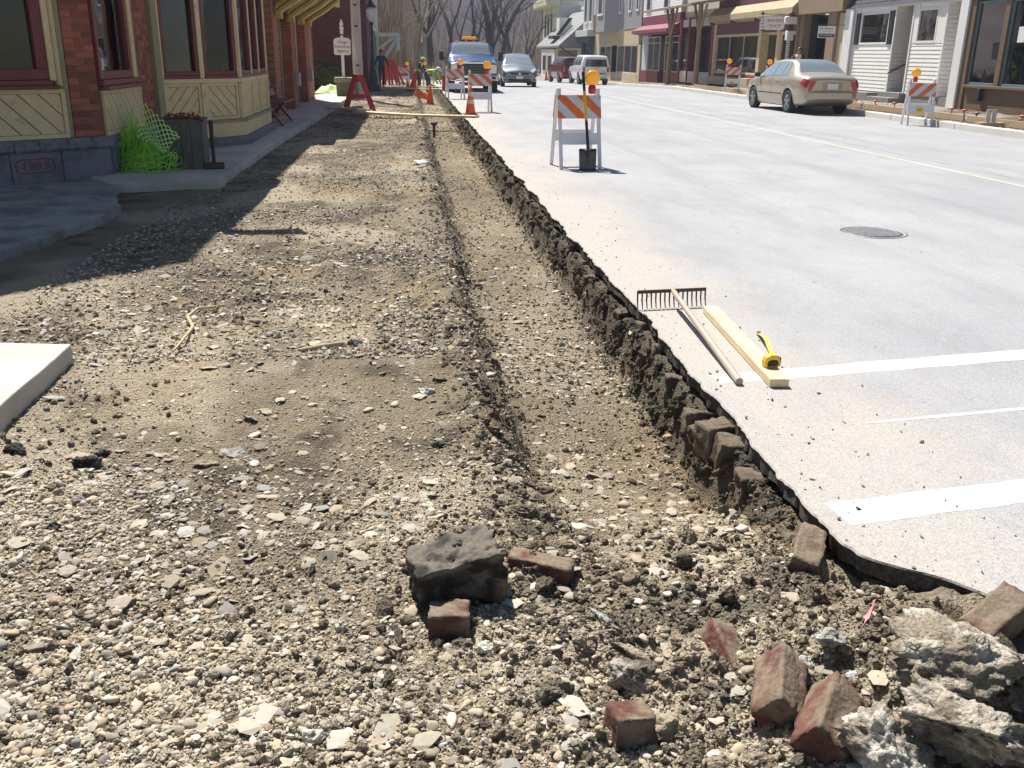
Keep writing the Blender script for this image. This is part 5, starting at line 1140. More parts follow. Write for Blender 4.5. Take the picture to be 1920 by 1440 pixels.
# ================================================================== PEOPLE
M_skin = mat('skin', (.48, .27, .18), .55, var=.06, bump=.05); M_hair = mat('dark_hair', (.03, .02, .015), .6, var=.2)
M_navy = mat('navy_cloth', (.02, .028, .055), .85, var=.15, bump=.2, bscale=30); M_jean = mat('blue_denim', (.05, .085, .20), .85, var=.2, bump=.2); M_hivis = mat('hi_vis_lime', (.50, .72, .06), .7, var=.12, bump=.2, bscale=20)
M_brownc = mat('brown_cloth', (.11, .075, .045), .9, var=.2, bump=.2); M_teal = mat('dark_teal_cloth', (.02, .06, .075), .85, var=.15, bump=.2); M_wht = mat('white_cloth', (.66, .66, .66), .85, var=.1, bump=.2); M_blk = mat('black_cloth', (.02, .02, .024), .85, var=.15, bump=.2); M_lblue = mat('pale_blue_cloth', (.35, .42, .55), .85, var=.1, bump=.2)
BASE = dict(pelvis=(0, 0, .95), waist=(0, .01, 1.10), chest=(0, .02, 1.30), neck=(0, .01, 1.47), jaw=(0, -.025, 1.56), head=(0, 0, 1.65), crown=(0, .01, 1.74),
    shl=(-.17, .02, 1.41), ell=(-.25, .04, 1.13), wrl=(-.25, -.05, .88), shr=(.17, .02, 1.41), elr=(.25, .04, 1.13), wrr=(.25, -.05, .88),
    hil=(-.09, 0, .92), knl=(-.10, -.03, .50), anl=(-.10, .02, .09), tol=(-.11, -.15, .04), hir=(.09, 0, .92), knr=(.10, -.03, .50), anr=(.10, .02, .09), tor=(.11, -.15, .04))
RAD = dict(pelvis=(.155, .115), waist=(.14, .105), chest=(.165, .115), neck=(.055, .055), jaw=(.062, .07), head=(.078, .095), crown=(.05, .06), sh=(.075, .075), el=(.05, .05), wr=(.034, .034), hi=(.095, .095), kn=(.065, .065), an=(.045, .045), to=(.04, .035))
ED = [('pelvis', 'waist'), ('waist', 'chest'), ('chest', 'neck'), ('neck', 'jaw'), ('jaw', 'head'), ('head', 'crown')] + [(a + s, b_ + s) for s in 'lr' for a, b_ in (('sh', 'el'), ('el', 'wr'), ('hi', 'kn'), ('kn', 'an'), ('an', 'to'))] + [('chest', 'shl'), ('chest', 'shr'), ('pelvis', 'hil'), ('pelvis', 'hir')]
def person(label, loc, rz, pose, top, legs, sleeves=None, shoes=None, hat=None, hair=None, scale=1.0, group=None):
    J = dict(BASE); J.update(pose); T = thing('person', label, 'person', loc, rz, group); T.scale = (scale,) * 3
    names = list(J); me = bpy.data.meshes.new('body'); me.from_pydata([J[n_] for n_ in names], [(names.index(a), names.index(b_)) for a, b_ in ED], [])
    o = bpy.data.objects.new('body', me); COL.objects.link(o); sk = o.modifiers.new('skin', 'SKIN'); sk.use_smooth_shade = True
    for i_, n_ in enumerate(names):
        r = RAD.get(n_) or RAD[n_[:2]]; me.skin_vertices[0].data[i_].radius = r; me.skin_vertices[0].data[i_].use_root = n_ == 'pelvis'
    su = o.modifiers.new('sub', 'SUBSURF'); su.levels = 2; su.render_levels = 2
    dg = bpy.context.evaluated_depsgraph_get(); m2 = bpy.data.meshes.new_from_object(o.evaluated_get(dg)); bpy.data.objects.remove(o); bpy.data.meshes.remove(me)
    mats_ = [M_skin, top, sleeves or top, legs, shoes or M_blk]
    for q in mats_: m2.materials.append(q)
    segs = []
    for a, b_ in ED:
        if a in ('neck', 'jaw', 'head'): k = 0
        elif a[:2] == 'sh': k = 2
        elif a[:2] == 'el': k = 2 if sleeves is not M_skin else 0
        elif a[:2] in ('hi', 'kn') or b_[:2] == 'hi': k = 3
        elif a[:2] == 'an': k = 4
        else: k = 1
        segs.append((np.array(J[a]), np.array(J[b_]), k))
    A_ = np.array([s_[0] for s_ in segs]); B_ = np.array([s_[1] for s_ in segs]); K = [s_[2] for s_ in segs]; C_ = np.array([p.center[:] for p in m2.polygons]); d_ = B_ - A_
    t = np.clip(((C_[:, None] - A_[None]) * d_[None]).sum(2) / (d_ * d_).sum(1)[None], 0, 1); dist = np.linalg.norm(C_[:, None] - (A_[None] + d_[None] * t[..., None]), axis=2)
    m2.polygons.foreach_set('material_index', np.array(K)[dist.argmin(1)].astype(np.int32)); m2.polygons.foreach_set('use_smooth', np.ones(len(m2.polygons), bool))
    # hands with five fingers, joined into the same body mesh; nose and ears
    mb = MB()
    for s in 'lr':
        e_, w_ = Vector(J['el' + s]), Vector(J['wr' + s]); d = (w_ - e_).normalized(); side = d.cross(Vector((0, 1, 0))).normalized() if abs(d.y) < .9 else Vector((1, 0, 0)); nrm = side.cross(d)
        palm = w_ + d * .05; mb.tube([w_ - d * .02, w_ + d * .03, w_ + d * .09], [.028, .036, .034], 8)
        for k in range(4):
            b0 = w_ + d * .085 + nrm * (k - 1.5) * .017; l_ = (.06, .072, .068, .052)[k]; mb.tube([b0, b0 + d * l_ * .55 + side * .008, b0 + d * l_ * .9 + side * .028], [.0095, .009, .007], 6)
        b0 = w_ + d * .03 + nrm * -.03; mb.tube([b0, b0 + d * .03 - nrm * .028 + side * .01, b0 + d * .06 - nrm * .03 + side * .02], [.012, .011, .008], 6)
    hd, jw, cr = Vector(J['head']), Vector(J['jaw']), Vector(J['crown']); upv = (cr - jw).normalized(); fwd = (jw - Vector(J['neck'])); fwd = (fwd - upv * fwd.dot(upv)); fwd = fwd.normalized() if fwd.length > 1e-4 else Vector((0, -1, 0)); sdv = upv.cross(fwd)
    c0 = hd - upv * .03; mb.tube([c0 + fwd * .085 + upv * .03, c0 + fwd * .115 - upv * .005, c0 + fwd * .09 - upv * .015], [.009, .014, .008], 6)
    for sx in (-1, 1): mb.lathe([(.006, -.012), (.028, 0), (.006, .012)], 8, Matrix.Translation(c0 + sdv * sx * .083) @ Matrix.Rotation(math.pi / 2, 4, 'Y'))
    bm = bmesh.new(); bm.from_mesh(m2); hm_ = mb.mesh('hands', M_skin); bm.from_mesh(hm_); bm.to_mesh(m2); bm.free(); bpy.data.meshes.remove(hm_); m2.name = 'body'
    inst('body', m2, T)
    ey = MB()
    for sx in (-1, 1): ey.lathe([(.003, -.006), (.011, 0), (.003, .006)], 8, Matrix.Translation(c0 + fwd * .088 + sdv * sx * .032 + upv * .028))
    ey.tube([c0 + fwd * .088 - upv * .055 + sdv * -.025, c0 + fwd * .095 - upv * .055, c0 + fwd * .088 - upv * .055 + sdv * .025], .005, 5); struct(ey.build('facial_features', M_hair, T), 'stuff')
    Rm = Matrix((sdv, -fwd, upv)).transposed().to_4x4(); Rm.translation = hd
    hb = MB(); prof = [(.112 * math.cos(a), .112 * math.sin(a)) for a in np.linspace(-.25, 1.5, 8)]; hb.lathe(prof, 14, Rm @ Matrix.Translation((0, .022, .005)) @ Matrix.Rotation(-.35, 4, 'X')); hb.build('hair', hair or M_hair, T)
    if hat:
        ht = MB(); ht.lathe([(.122, .035), (.118, .07), (.10, .115), (.06, .145), (.01, .155)], 16, Rm); ht.lathe([(.16, .03), (.16, .038), (.115, .05)], 16, Rm @ Matrix.Translation((0, -.025, 0))); ht.build('helmet', hat, T)
    return T
person('person in dark jacket with white collar walking toward the camera by the lamp post', (-1.22, 48.5, zt(-1.22, 48.5)), math.radians(8), dict(knl=(-.10, -.14, .52), anl=(-.11, -.20, .10), tol=(-.12, -.36, .06), knr=(.10, .02, .50), anr=(.10, .24, .12), tor=(.11, .10, .04), elr=(.32, .05, 1.14), wrr=(.36, -.06, .92), ell=(-.28, -.02, 1.14), wrl=(-.26, -.18, .98)), M_teal, M_navy)
person('standing worker in lime vest looking down into the trench', (.58, 49.5, zt(.58, 49.5)), math.radians(70), dict(chest=(0, -.10, 1.28), neck=(0, -.18, 1.43), jaw=(0, -.26, 1.47), head=(0, -.25, 1.55), crown=(0, -.26, 1.63), shl=(-.17, -.12, 1.38), shr=(.17, -.12, 1.38), ell=(-.22, -.22, 1.10), elr=(.22, -.22, 1.10), wrl=(-.16, -.40, .95), wrr=(.16, -.40, .95)), M_hivis, M_brownc, sleeves=M_teal, hat=M_hivis)
person('worker in lime vest and jeans bending over beside the trench', (1.00, 47.2, zt(1.0, 47.2) + .05), math.radians(55), dict(pelvis=(0, .10, .92), hil=(-.09, .10, .88), hir=(.09, .10, .88), waist=(0, -.05, 1.02), chest=(0, -.28, 1.06), neck=(0, -.46, 1.04), jaw=(0, -.55, .98), head=(0, -.57, 1.05), crown=(0, -.62, 1.11), shl=(-.18, -.36, 1.03), shr=(.18, -.36, 1.03), ell=(-.20, -.44, .76), elr=(.20, -.46, .76), wrl=(-.14, -.56, .54), wrr=(.14, -.58, .54)), M_hivis, M_jean, hat=M_wht)
person('person in dark jacket and white shirt standing in the shop doorway past the barber pole', (16.0, 39.3, .15), math.radians(-55), dict(ell=(-.24, -.12, 1.16), wrl=(-.12, -.28, 1.30)), M_wht, M_navy, sleeves=M_blk)
person('person in blue seen through the barber shop window', (17.6, 43.6, .15), math.radians(-70), dict(elr=(.30, -.10, 1.36), wrr=(.22, -.20, 1.58)), M_jean, M_navy)
person('diner in pale shirt seated behind the bay window', (-4.2, 17.1, .05), math.radians(200), dict(pelvis=(0, .1, .50), hil=(-.09, .08, .48), hir=(.09, .08, .48), waist=(0, .08, .68), chest=(0, .02, .92), neck=(0, -.03, 1.10), jaw=(0, -.08, 1.19), head=(0, -.06, 1.28), crown=(0, -.05, 1.37), shl=(-.18, .0, 1.04), shr=(.18, .0, 1.04), ell=(-.25, -.12, .80), elr=(.25, -.12, .80), wrl=(-.16, -.36, .80), wrr=(.16, -.36, .80), knl=(-.12, -.38, .50), knr=(.12, -.38, .50), anl=(-.12, -.36, .09), anr=(.12, -.36, .09), tol=(-.12, -.52, .04), tor=(.12, -.52, .04)), M_lblue, M_jean)
DT = thing('dining_table', 'dark table inside the bay window beside the seated diner', 'table', (-4.05, 17.75, .05))
mb = MB(); mb.bb(-.35, .35, -.3, .3, .70, .74); mb.build('table_top', M_brown, DT); mb = MB(); mb.tube([(0, 0, 0), (0, 0, .7)], .04, 8); mb.build('leg', M_brown, DT)
DC = thing('chair', 'dark dining chair under the diner behind the bay window', 'chair', (-4.2, 17.1, .05), math.radians(200))
mb = MB(); mb.bb(-.2, .2, -.12, .28, .36, .40); mb.build('seat', M_brown, DC); mb = MB(); mb.bb(-.2, .2, .28, .31, .40, .9); mb.build('backrest', M_brown, DC)
for sx in (-.17, .17):
    for sy in (-.1, .25): mb = MB(); mb.bb(sx - .02, sx + .02, sy - .02, sy + .02, 0, .36); mb.build('leg', M_brown, DC)
# ================================================================== RIGHT-HAND SHOPS
FX = 16.4
def shop(name, label, yfar, zb=0.12):
    return thing(name, label, 'building', (FX, yfar, zb), -math.pi / 2)
def P(T, name, mt, *boxes, bev=0, rot=None):
    mb = MB()
    for q in boxes: mb.bb(*q)
    return mb.build(name, mt, T, bev=bev)
M_dglass = glass('shop_glass', (.55, .58, .60), 1.3)
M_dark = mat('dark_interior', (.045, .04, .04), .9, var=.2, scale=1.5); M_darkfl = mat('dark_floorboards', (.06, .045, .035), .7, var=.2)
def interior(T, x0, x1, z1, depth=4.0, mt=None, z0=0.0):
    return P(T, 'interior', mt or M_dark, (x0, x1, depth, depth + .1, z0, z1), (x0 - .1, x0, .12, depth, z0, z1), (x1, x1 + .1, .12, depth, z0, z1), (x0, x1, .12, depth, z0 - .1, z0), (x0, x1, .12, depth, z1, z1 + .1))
def swin(T, x0, x1, z0, z1, mt, fw=.07, mull=(), y=.05, gl=None, trans=()):
    mb = MB()
    for a in ((x0, x1, z1 - fw, z1), (x0, x1, z0, z0 + fw), (x0, x0 + fw, z0 + fw, z1 - fw), (x1 - fw, x1, z0 + fw, z1 - fw)): mb.bb(a[0], a[1], y - .05, y + .06, a[2], a[3])
    for mx in mull: mb.bb(mx - .022, mx + .022, y - .04, y + .05, z0 + fw, z1 - fw)
    for tz in trans: mb.bb(x0 + fw, x1 - fw, y - .042, y + .052, tz - .022, tz + .022)
    w = mb.build('window', mt, T, bev=.006); ed = [x0 + fw] + [q for mx in mull for q in (mx - .022, mx + .022)] + [x1 - fw]; ez = [z0 + fw] + [q for tz in trans for q in (tz - .022, tz + .022)] + [z1 - fw]
    for i_ in range(0, len(ed), 2):
        for j in range(0, len(ez), 2): P(w, 'pane', gl or M_dglass, (ed[i_], ed[i_ + 1], y - .004, y + .004, ez[j], ez[j + 1]))
    return w
def boards(T, x0, x1, z0, z1, y, mt, pitch=.125, name='siding_board', side=0):
    """lapped clapboards: side 0 faces the street, side 1 / -1 a wall running into the building (x fixed)"""
    z = z0; W = x1 - x0; me = None
    while z < z1 - .02:
        h = min(pitch, z1 - z); mb = MB(); P_ = [(0, z), (-.018, z), (-.004, z + h + .01), (0.0, z + h + .01)]
        if side == 0: mb.extr([(x0, y + p[0], p[1]) for p in P_], (W, 0, 0))
        else: mb.extr([(y + side * -p[0], x0, p[1]) for p in P_], (0, W, 0))
        mb.build(name, mt, T); z += pitch
def boards_joined(T, x0, x1, z0, z1, y, mt, pitch=.125):
    mb = MB(); z = z0
    while z < z1 - .02:
        h = min(pitch, z1 - z); mb.extr([(x0, y + p[0], p[1]) for p in [(.03, z), (-.018, z), (-.004, z + h + .01), (.03, z + h + .01)]], (x1 - x0, 0, 0)); z += pitch
    return struct(mb.build('siding', mt, T), 'stuff')
M_wside = mat('white_siding', (.82, .81, .77), .6, var=.05, scale=2, bump=.05); M_wtrim = mat('white_trim', (.78, .78, .77), .55, var=.04); M_shing = mat('dark_shingle', (.045, .048, .060), .9, var=.3, scale=8, rnd=.2, bump=.4)
M_brownf = mat('brown_shopfront', (.16, .105, .06), .6, var=.12, scale=3); M_bluegr = mat('blue_green_trim', (.10, .20, .21), .5, var=.08); M_cblock = mat('grey_block', (.22, .21, .20), .9, var=.2, bump=.4)
M_tan = mat('tan_stucco', (.52, .42, .27), .8, var=.12, scale=1.5, bump=.2); M_purple = mat('plum_paint', (.115, .028, .06), .55, var=.12, scale=2); M_beige = mat('beige_trim', (.60, .48, .29), .65, var=.12, scale=3)
M_gside = mat('grey_siding', (.30, .285, .29), .7, var=.06); M_wood = mat('weathered_post', (.28, .20, .12), .85, var=.25, scale=2, stretch=(6, 6, .8), bump=.3); M_mar2 = mat('maroon_bulkhead', (.20, .03, .05), .6, var=.2, scale=2)
M_pinkaw = mat('maroon_awning', (.20, .035, .06), .7, var=.2, scale=2); M_lgrey = mat('light_grey_paint', (.55, .55, .54), .7, var=.08); M_lyel = mat('pale_yellow_paint', (.64, .60, .40), .7, var=.08)
# --- brown dress shop (nearest)
T = shop('brown_shop', 'brown framed shop with curtained windows at the right edge', 28.2)
P(T, 'pilaster', M_wtrim, (-.03, .40, -.12, .25, 0, 3.2), bev=.01); P(T, 'corner_post', M_brownf, (.40, .70, -.06, .2, 0, 3.05), bev=.01); P(T, 'bulkhead', M_brownf, (.70, 8.2, -.02, .25, 0, .62), bev=.01); P(T, 'sill', M_brownf, (.70, 8.2, -.12, .2, .62, .70), bev=.01)
swin(T, .72, 2.12, .70, 2.98, M_bluegr, .07); P(T, 'post', M_brownf, (2.12, 2.34, -.05, .2, .70, 3.05), bev=.01); swin(T, 2.36, 4.6, .70, 2.98, M_bluegr, .07); P(T, 'post', M_brownf, (4.6, 4.85, -.05, .2, .7, 3.05)); swin(T, 4.86, 8.1, .7, 2.98, M_bluegr, .07)
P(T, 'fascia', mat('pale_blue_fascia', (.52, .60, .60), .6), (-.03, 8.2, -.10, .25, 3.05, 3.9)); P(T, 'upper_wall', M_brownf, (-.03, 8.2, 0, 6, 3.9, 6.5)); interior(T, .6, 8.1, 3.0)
mb = MB(); drape(mb, .95, 1.5, .5, .8, 2.95, .04, 7); drape(mb, 1.75, 2.1, .5, .8, 2.95, .04, 5); mb.build('curtain', mat('grey_curtain', (.26, .25, .20), .9, var=.15), T)
for xx, c_ in ((2.75, (.02, .16, .06)), (3.2, (.12, .04, .17)), (3.7, (.25, .05, .06))):
    mb = MB(); mb.lathe([(.05, 2.0), (.16, 1.85), (.13, 1.5), (.24, .85)], 12, Matrix.Translation((xx, .8, 0))); mb.build('display_dress', mat('dress_%.2f' % c_[0], c_, .9), T)
P(T, 'window_notice', M_wtrim, (2.75, 3.05, .035, .042, 1.85, 2.25)); P(T, 'mailbox', M_black, (1.55, 1.72, -.16, -.03, .28, .62), bev=.02)
# --- white clapboard shop
T = shop('clapboard_shop', 'white clapboard shop with dark shingle mansard and black shutters', 36.1)
P(T, 'pilaster', M_wtrim, (.05, .72, -.10, .3, 0, 3.1), bev=.01)
def boxfront(x0, x1, wx0, wx1, wz0, wz1, sh):
    P(T, 'core', M_wside, (x0, wx0 - .06, .01, .12, .30, 3.05), (wx1 + .06, x1, .01, .12, .30, 3.05), (wx0 - .06, wx1 + .06, .01, .12, .30, wz0 - .06), (wx0 - .06, wx1 + .06, .01, .12, wz1 + .06, 3.05))
    boards(T, x0 + .09, x1 - .09, .30, wz0 - .07, .008, M_wside); P(T, 'flat_panel', M_wside, (x0 + .09, wx0 - .07, -.012, .008, wz0 - .06, 3.04)); P(T, 'flat_panel', M_wside, (wx1 + .07, x1 - .09, -.012, .008, wz0 - .06, 3.04))
    for q in (x0, x1 - .085): P(T, 'corner_board', M_wtrim, (q, q + .085, -.03, .1, .28, 3.05), bev=.004)
    swin(T, wx0 - .06, wx1 + .06, wz0 - .06, wz1 + .06, M_wtrim, .07, (), .03)
    if sh:
        for q in (wx0 - .42, wx1 + .08):
            s_ = P(T, 'shutter', M_trim, (q, q + .34, -.045, -.012, wz0 - .06, wz1 + .06), bev=.004)
            for k in range(9): P(s_, 'louvre', M_trim, (q + .03, q + .31, -.053, -.045, wz0 + k * .1, wz0 + .07 + k * .1))
    P(T, 'orange_notice', M_orange, (wx1 - .42, wx1 - .22, .05, .06, wz0 + .08, wz0 + .46)); return
boxfront(.78, 3.85, 1.30, 3.32, 2.03 - .12, 2.98 - .12, True); boxfront(4.95, 7.06, 5.36, 6.44, 2.05 - .12, 2.98 - .12, False)
boards(T, .01, 1.3, .30, 3.05, 3.852, M_wside, side=-1); boards(T, .01, 1.3, .30, 3.05, 7.062, M_wside, side=-1); P(T, 'entry_wall', M_wside, (3.85, 4.95, 1.3, 1.4, .3, 3.05)); P(T, 'return_wall', M_wside, (7.06, 7.9, .55, .65, .3, 3.05)); P(T, 'side_core', M_wside, (3.75, 3.845, .1, 1.3, .3, 3.05)); P(T, 'side_core', M_wside, (6.97, 7.055, .1, 1.3, .3, 3.05)); boards(T, 7.1, 7.88, .62, 3.05, .548, M_wside)
for k, (a0, a1) in enumerate(((0, .16), (.16, .32))): P(T, 'step', M_cblock, (3.7 - .2 + k * .1, 5.1, -.55 + k * .35, 1.3, a0, a1), bev=.01)
P(T, 'planter_wall', M_cblock, (.9, 3.4, -.5, -.02, 0, .27), bev=.015); P(T, 'foundation', M_cblock, (.72, 3.84, .02, .3, 0, .29)); P(T, 'foundation', M_cblock, (4.96, 7.88, .02, .3, 0, .29))
mb = MB(); mb.tube([(3.9, -.05, .95), (3.92, 1.0, 1.45)], .03, 6); mb.tube([(3.9, -.02, .95), (3.8, -.02, .93)], .03, 6); mb.build('handrail', M_brownf, T)
P(T, 'eave', M_wtrim, (0, 7.95, -.05, .3, 3.05, 3.13)); mb = MB(); mb.extr([(0, -.08, 3.12), (0, .75, 4.6), (0, .9, 4.6), (0, .1, 3.14)], (7.95, 0, 0)); rf = mb.build('mansard_roof', M_shing, T)
rows = MB(); k = 0
for i_ in range(11):
    t0, t1 = i_ / 11, (i_ + 1) / 11; x = 0
    while x < 7.9:
        w = random.uniform(.18, .32); x1 = min(7.94, x + w); a = (-.09 + .83 * t0, 3.125 + 1.48 * t0); b_ = (-.085 + .83 * t1, 3.125 + 1.48 * t1); jz = random.uniform(0, .02)
        rows.add([(x + .004, a[0] - .03, a[1] - jz), (x1 - .004, a[0] - .03, a[1] - jz), (x1 - .004, b_[0] - .012, b_[1]), (x + .004, b_[0] - .012, b_[1])], [(0, 1, 2, 3)]); x = x1
struct(rows.build('shingles', M_shing, rf), 'stuff'); P(T, 'upper_wall', M_wside, (0, 7.95, .8, 6, 3.1, 5)); interior(T, 1.0, 3.7, 3.0, 2.5); interior(T, 5.05, 6.9, 3.0, 2.5)
# --- optometrist doorway
T = shop('optometrist_shop', 'narrow dark shop doorway with timber posts left of the clapboard shop', 40.35)
P(T, 'tan_wall', M_tan, (3.62, 4.28, 0, .3, 0, 3.0)); P(T, 'post', M_wood, (2.85, 3.60, -.12, .25, 0, 3.05), bev=.015); P(T, 'post', M_wood, (0.0, .40, -.08, .25, 0, 3.05), bev=.015); P(T, 'fascia', M_wood, (0, 4.3, -.25, .3, 3.05, 4.2)); P(T, 'door', mat('blue_black_door', (.015, .02, .04), .5), (1.95, 2.84, .5, .56, 0, 2.5)); P(T, 'transom', mat('pale_blind', (.45, .50, .52), .8), (1.95, 2.84, .49, .57, 2.52, 3.04)); P(T, 'side_wall', M_dark, (.40, .5, .25, 1.6, 0, 3.05), (.5, 1.9, 1.6, 1.7, 0, 3.05)); swin(T, .45, 1.9, .6, 3.0, M_trim, .05, (), .55); P(T, 'upper_wall', M_tan, (0, 4.3, 0, 6, 4.2, 6))
SG = thing('optometrist_sign', 'small white hanging sign with a black lower band beside the white pilaster', 'sign', (15.62, 35.98, 2.42))
mb = MB(); mb.bb(-.33, .33, -.015, .015, -.21, .20); mb.build('board', M_wtrim, SG, bev=.004); mb = MB(); mb.bb(-.31, .31, -.019, -.016, -.19, -.06); bd_ = mb.build('black_band', M_black, SG)
lettering('OPTOMETRIST', .085, M_wtrim, bd_, (0, -.021, -.125), (math.pi / 2, 0, 0), ext=.002); lettering('Dr. Robert', .115, M_black, SG, (-.02, -.018, .115), (math.pi / 2, 0, 0), ext=.002)
mb = MB()
for k in range(14): mb.bb(-.15 + k * .033, -.15 + k * .033 + .018, -.017, -.0155, -.01 + .012 * (k % 3), .04)
struct(mb.build('faint_script', mat('faded_grey_ink', (.38, .38, .40), .7), SG), 'stuff')
mb = MB(); mb.tube([(-.33, 0, .25), (.85, 0, .25)], .012, 6); mb.tube([(-.28, 0, .25), (-.28, 0, .19)], .006, 5); mb.tube([(.28, 0, .25), (.28, 0, .19)], .006, 5); mb.build('bracket', M_black, SG)
# --- barber shop
T = shop('barber_shop', 'plum and beige barber shop with large street windows', 52.0)
P(T, 'bulkhead', M_mar2, (0, 11.6, 0, .3, 0, .55)); P(T, 'stone_ledge', M_tan, (.2, 6.6, -.35, 0, 0, .40)); swin(T, .35, 6.75, .55, 2.42, M_beige, .10, (2.5, 4.6), .05); P(T, 'post', M_beige, (6.75, 7.15, -.06, .25, 0, 3.0), bev=.01); P(T, 'post', M_beige, (0, .35, -.06, .25, 0, 3.0), bev=.01)
swin(T, 7.15, 9.1, .3, 2.42, M_beige, .08, (), .3); P(T, 'post', M_beige, (9.1, 9.45, -.06, .3, 0, 2.5), bev=.01); swin(T, 9.45, 11.35, .5, 2.42, M_beige, .12, (), .05); P(T, 'post', M_wood, (11.35, 11.62, -.1, .3, 0, 3.0), bev=.01)
P(T, 'sign_band', M_purple, (0, 11.6, -.04, .25, 2.44, 2.98)); P(T, 'band_rail', M_beige, (0, 11.6, -.09, .25, 2.40, 2.438), bev=.01); P(T, 'band_rail', M_beige, (7.0, 7.2, -.08, .2, 2.44, 3.0)); mb = MB(); mb.extr([(0, -.10, 2.98), (0, -.45, 3.10), (0, -.45, 3.36), (0, -.1, 3.72), (0, .2, 3.75), (0, .2, 2.98)], (11.6, 0, 0)); mb.build('canopy', mat('dull_beige', (.42, .33, .20), .8, var=.2, scale=2), T)
P(T, 'upper_wall', M_purple, (0, 11.6, .1, 6, 3.75, 6.5)); interior(T, .2, 11.5, 2.95, 5); mb = MB(); drape(mb, .6, 2.0, .6, .6, 2.4, .05, 9); drape(mb, 3.0, 4.0, .7, .6, 2.4, .05, 7); mb.build('curtain', mat('blue_grey_curtain', (.12, .15, .20), .9, var=.2), T)
for a in (0.3, 3.6, 7.0, 11.4): P(T, 'bracket', M_mar2, (a - .05, a + .05, -.4, -.1, 2.95, 3.08))
SG = thing('barber_sign', 'white scalloped hanging sign reading BARBER SHOP in red', 'sign', (15.50, 41.2, 2.86), math.radians(-6))
out = []
for k in range(64):
    a = 2 * math.pi * k / 64; r = 1 + .035 * math.cos(14 * a); out.append((.46 * math.copysign(abs(math.cos(a)) ** .35, math.cos(a)) * r, .27 * math.copysign(abs(math.sin(a)) ** .35, math.sin(a)) * r))
mb = MB(); mb.extr([(p[0], -.02, p[1]) for p in out], (0, .04, 0)); bd_ = mb.build('board', M_wtrim, SG); M_redl = mat('sign_red', (.42, .05, .10), .6)
lettering('BARBER', .195, M_redl, SG, (.07, -.024, .10), (math.pi / 2, 0, 0), ext=.003, spacing=1.05); lettering('SHOP', .195, M_redl, SG, (.07, -.024, -.11), (math.pi / 2, 0, 0), ext=.003, spacing=1.05)
mb = MB(); mb.tube([(-.50, -.03, -.28), (-.50, -.03, .32)], .055, 12); pl = mb.build('painted_pole', M_wtrim, SG)
for k in range(5):
    z = -.24 + k * .125; mb = MB(); mb.tube([(-.50 + .056 * math.cos(t), -.03 + .056 * math.sin(t), z + .06 * t / 3.14) for t in np.linspace(-3.3, .2, 9)], .016, 5); mb.build('stripe', [M_black, M_redl][k % 2], pl)
mb = MB(); mb.lathe([(.02, .32), (.06, .34), (.07, .39), (.04, .44), (.005, .455)], 12, Matrix.Translation((-.5, -.03, 0))); mb.build('pole_cap', M_black, pl)
mb = MB(); mb.tube([(-.5, .03, .36), (.95, .03, .36)], .014, 6); mb.build('bracket', M_black, SG)
BP = thing('barber_pole', 'tall red white and blue striped barber pole with globe by the doorway', 'barber pole', (15.95, 40.45, 1.25))
mb = MB(); mb.lathe([(.12, 0), (.13, .08), (.09, .14)], 16); mb.build('lower_cap', M_redl, BP); mb = MB(); mb.lathe([(.08, .14), (.08, .92)], 16); pl = mb.build('cylinder', M_wtrim, BP)
for k in range(9):
    z = .14 + k * .085; mb = MB(); mb.tube([(.081 * math.cos(t), .081 * math.sin(t), z + .09 * t / 6.28) for t in np.linspace(0, 6.28, 13)], .014, 4); mb.build('stripe', [M_redl, M_jean][k % 2], pl)
mb = MB(); mb.bb(-.14, .14, -.14, .14, .92, 1.30); mb.build('clock_box', M_wtrim, BP, bev=.03); mb = MB(); mb.lathe([(.05, 1.30), (.12, 1.36), (.12, 1.5), (.07, 1.55)], 14); mb.build('upper_cap', M_dgreen, BP); mb = MB(); mb.bb(-.27, .27, -.12, .12, 1.56, 1.86); mb.build('lantern', M_wtrim, BP, bev=.06); mb = MB(); mb.lathe([(.12, 1.86), (.14, 1.92), (.08, 2.04), (.01, 2.07)], 14); mb.build('finial', M_mar2, BP); mb = MB(); mb.tube([(0, 0, .3), (.42, 0, .3)], .02, 6); mb.build('wall_bracket', M_black, BP)
# --- porch shop
T = shop('porch_shop', 'dark windowed shop behind rough timber porch posts', 58.7, 0.0)
P(T, 'pier', M_mar2, (.0, .35, -.08, .3, 0, 3.6)); P(T, 'pier', M_mar2, (1.75, 2.0, -.06, .3, 0, 3.6)); P(T, 'pier', M_mar2, (6.3, 6.7, -.08, .3, 0, 3.6)); swin(T, .35, 1.75, .7, 3.1, M_trim, .06, (), .05, None, (2.45,)); swin(T, 2.0, 6.3, .7, 3.1, M_trim, .06, (4.1,), .5, None, (2.45,)); P(T, 'lintel', M_lgrey, (0, 6.7, 0, .3, 3.1, 3.5))
for a0, a1 in ((.36, 1.74), (2.05, 4.0), (4.2, 6.25)): P(T, 'tile_panel', mat('cream_tile', (.62, .58, .46), .4), (a0, a1, -.02, .2, .02, .66), bev=.01)
interior(T, .3, 6.4, 3.3, 4); P(T, 'upper_wall', M_lgrey, (0, 6.7, .2, 6, 3.5, 6.5)); mb = MB(); mb.extr([(-.4, .1, 4.25), (-.4, -2.3, 3.88), (-.4, -2.3, 3.98), (-.4, .1, 4.4)], (10.2, 0, 0)); mb.build('porch_roof', M_wood, T)
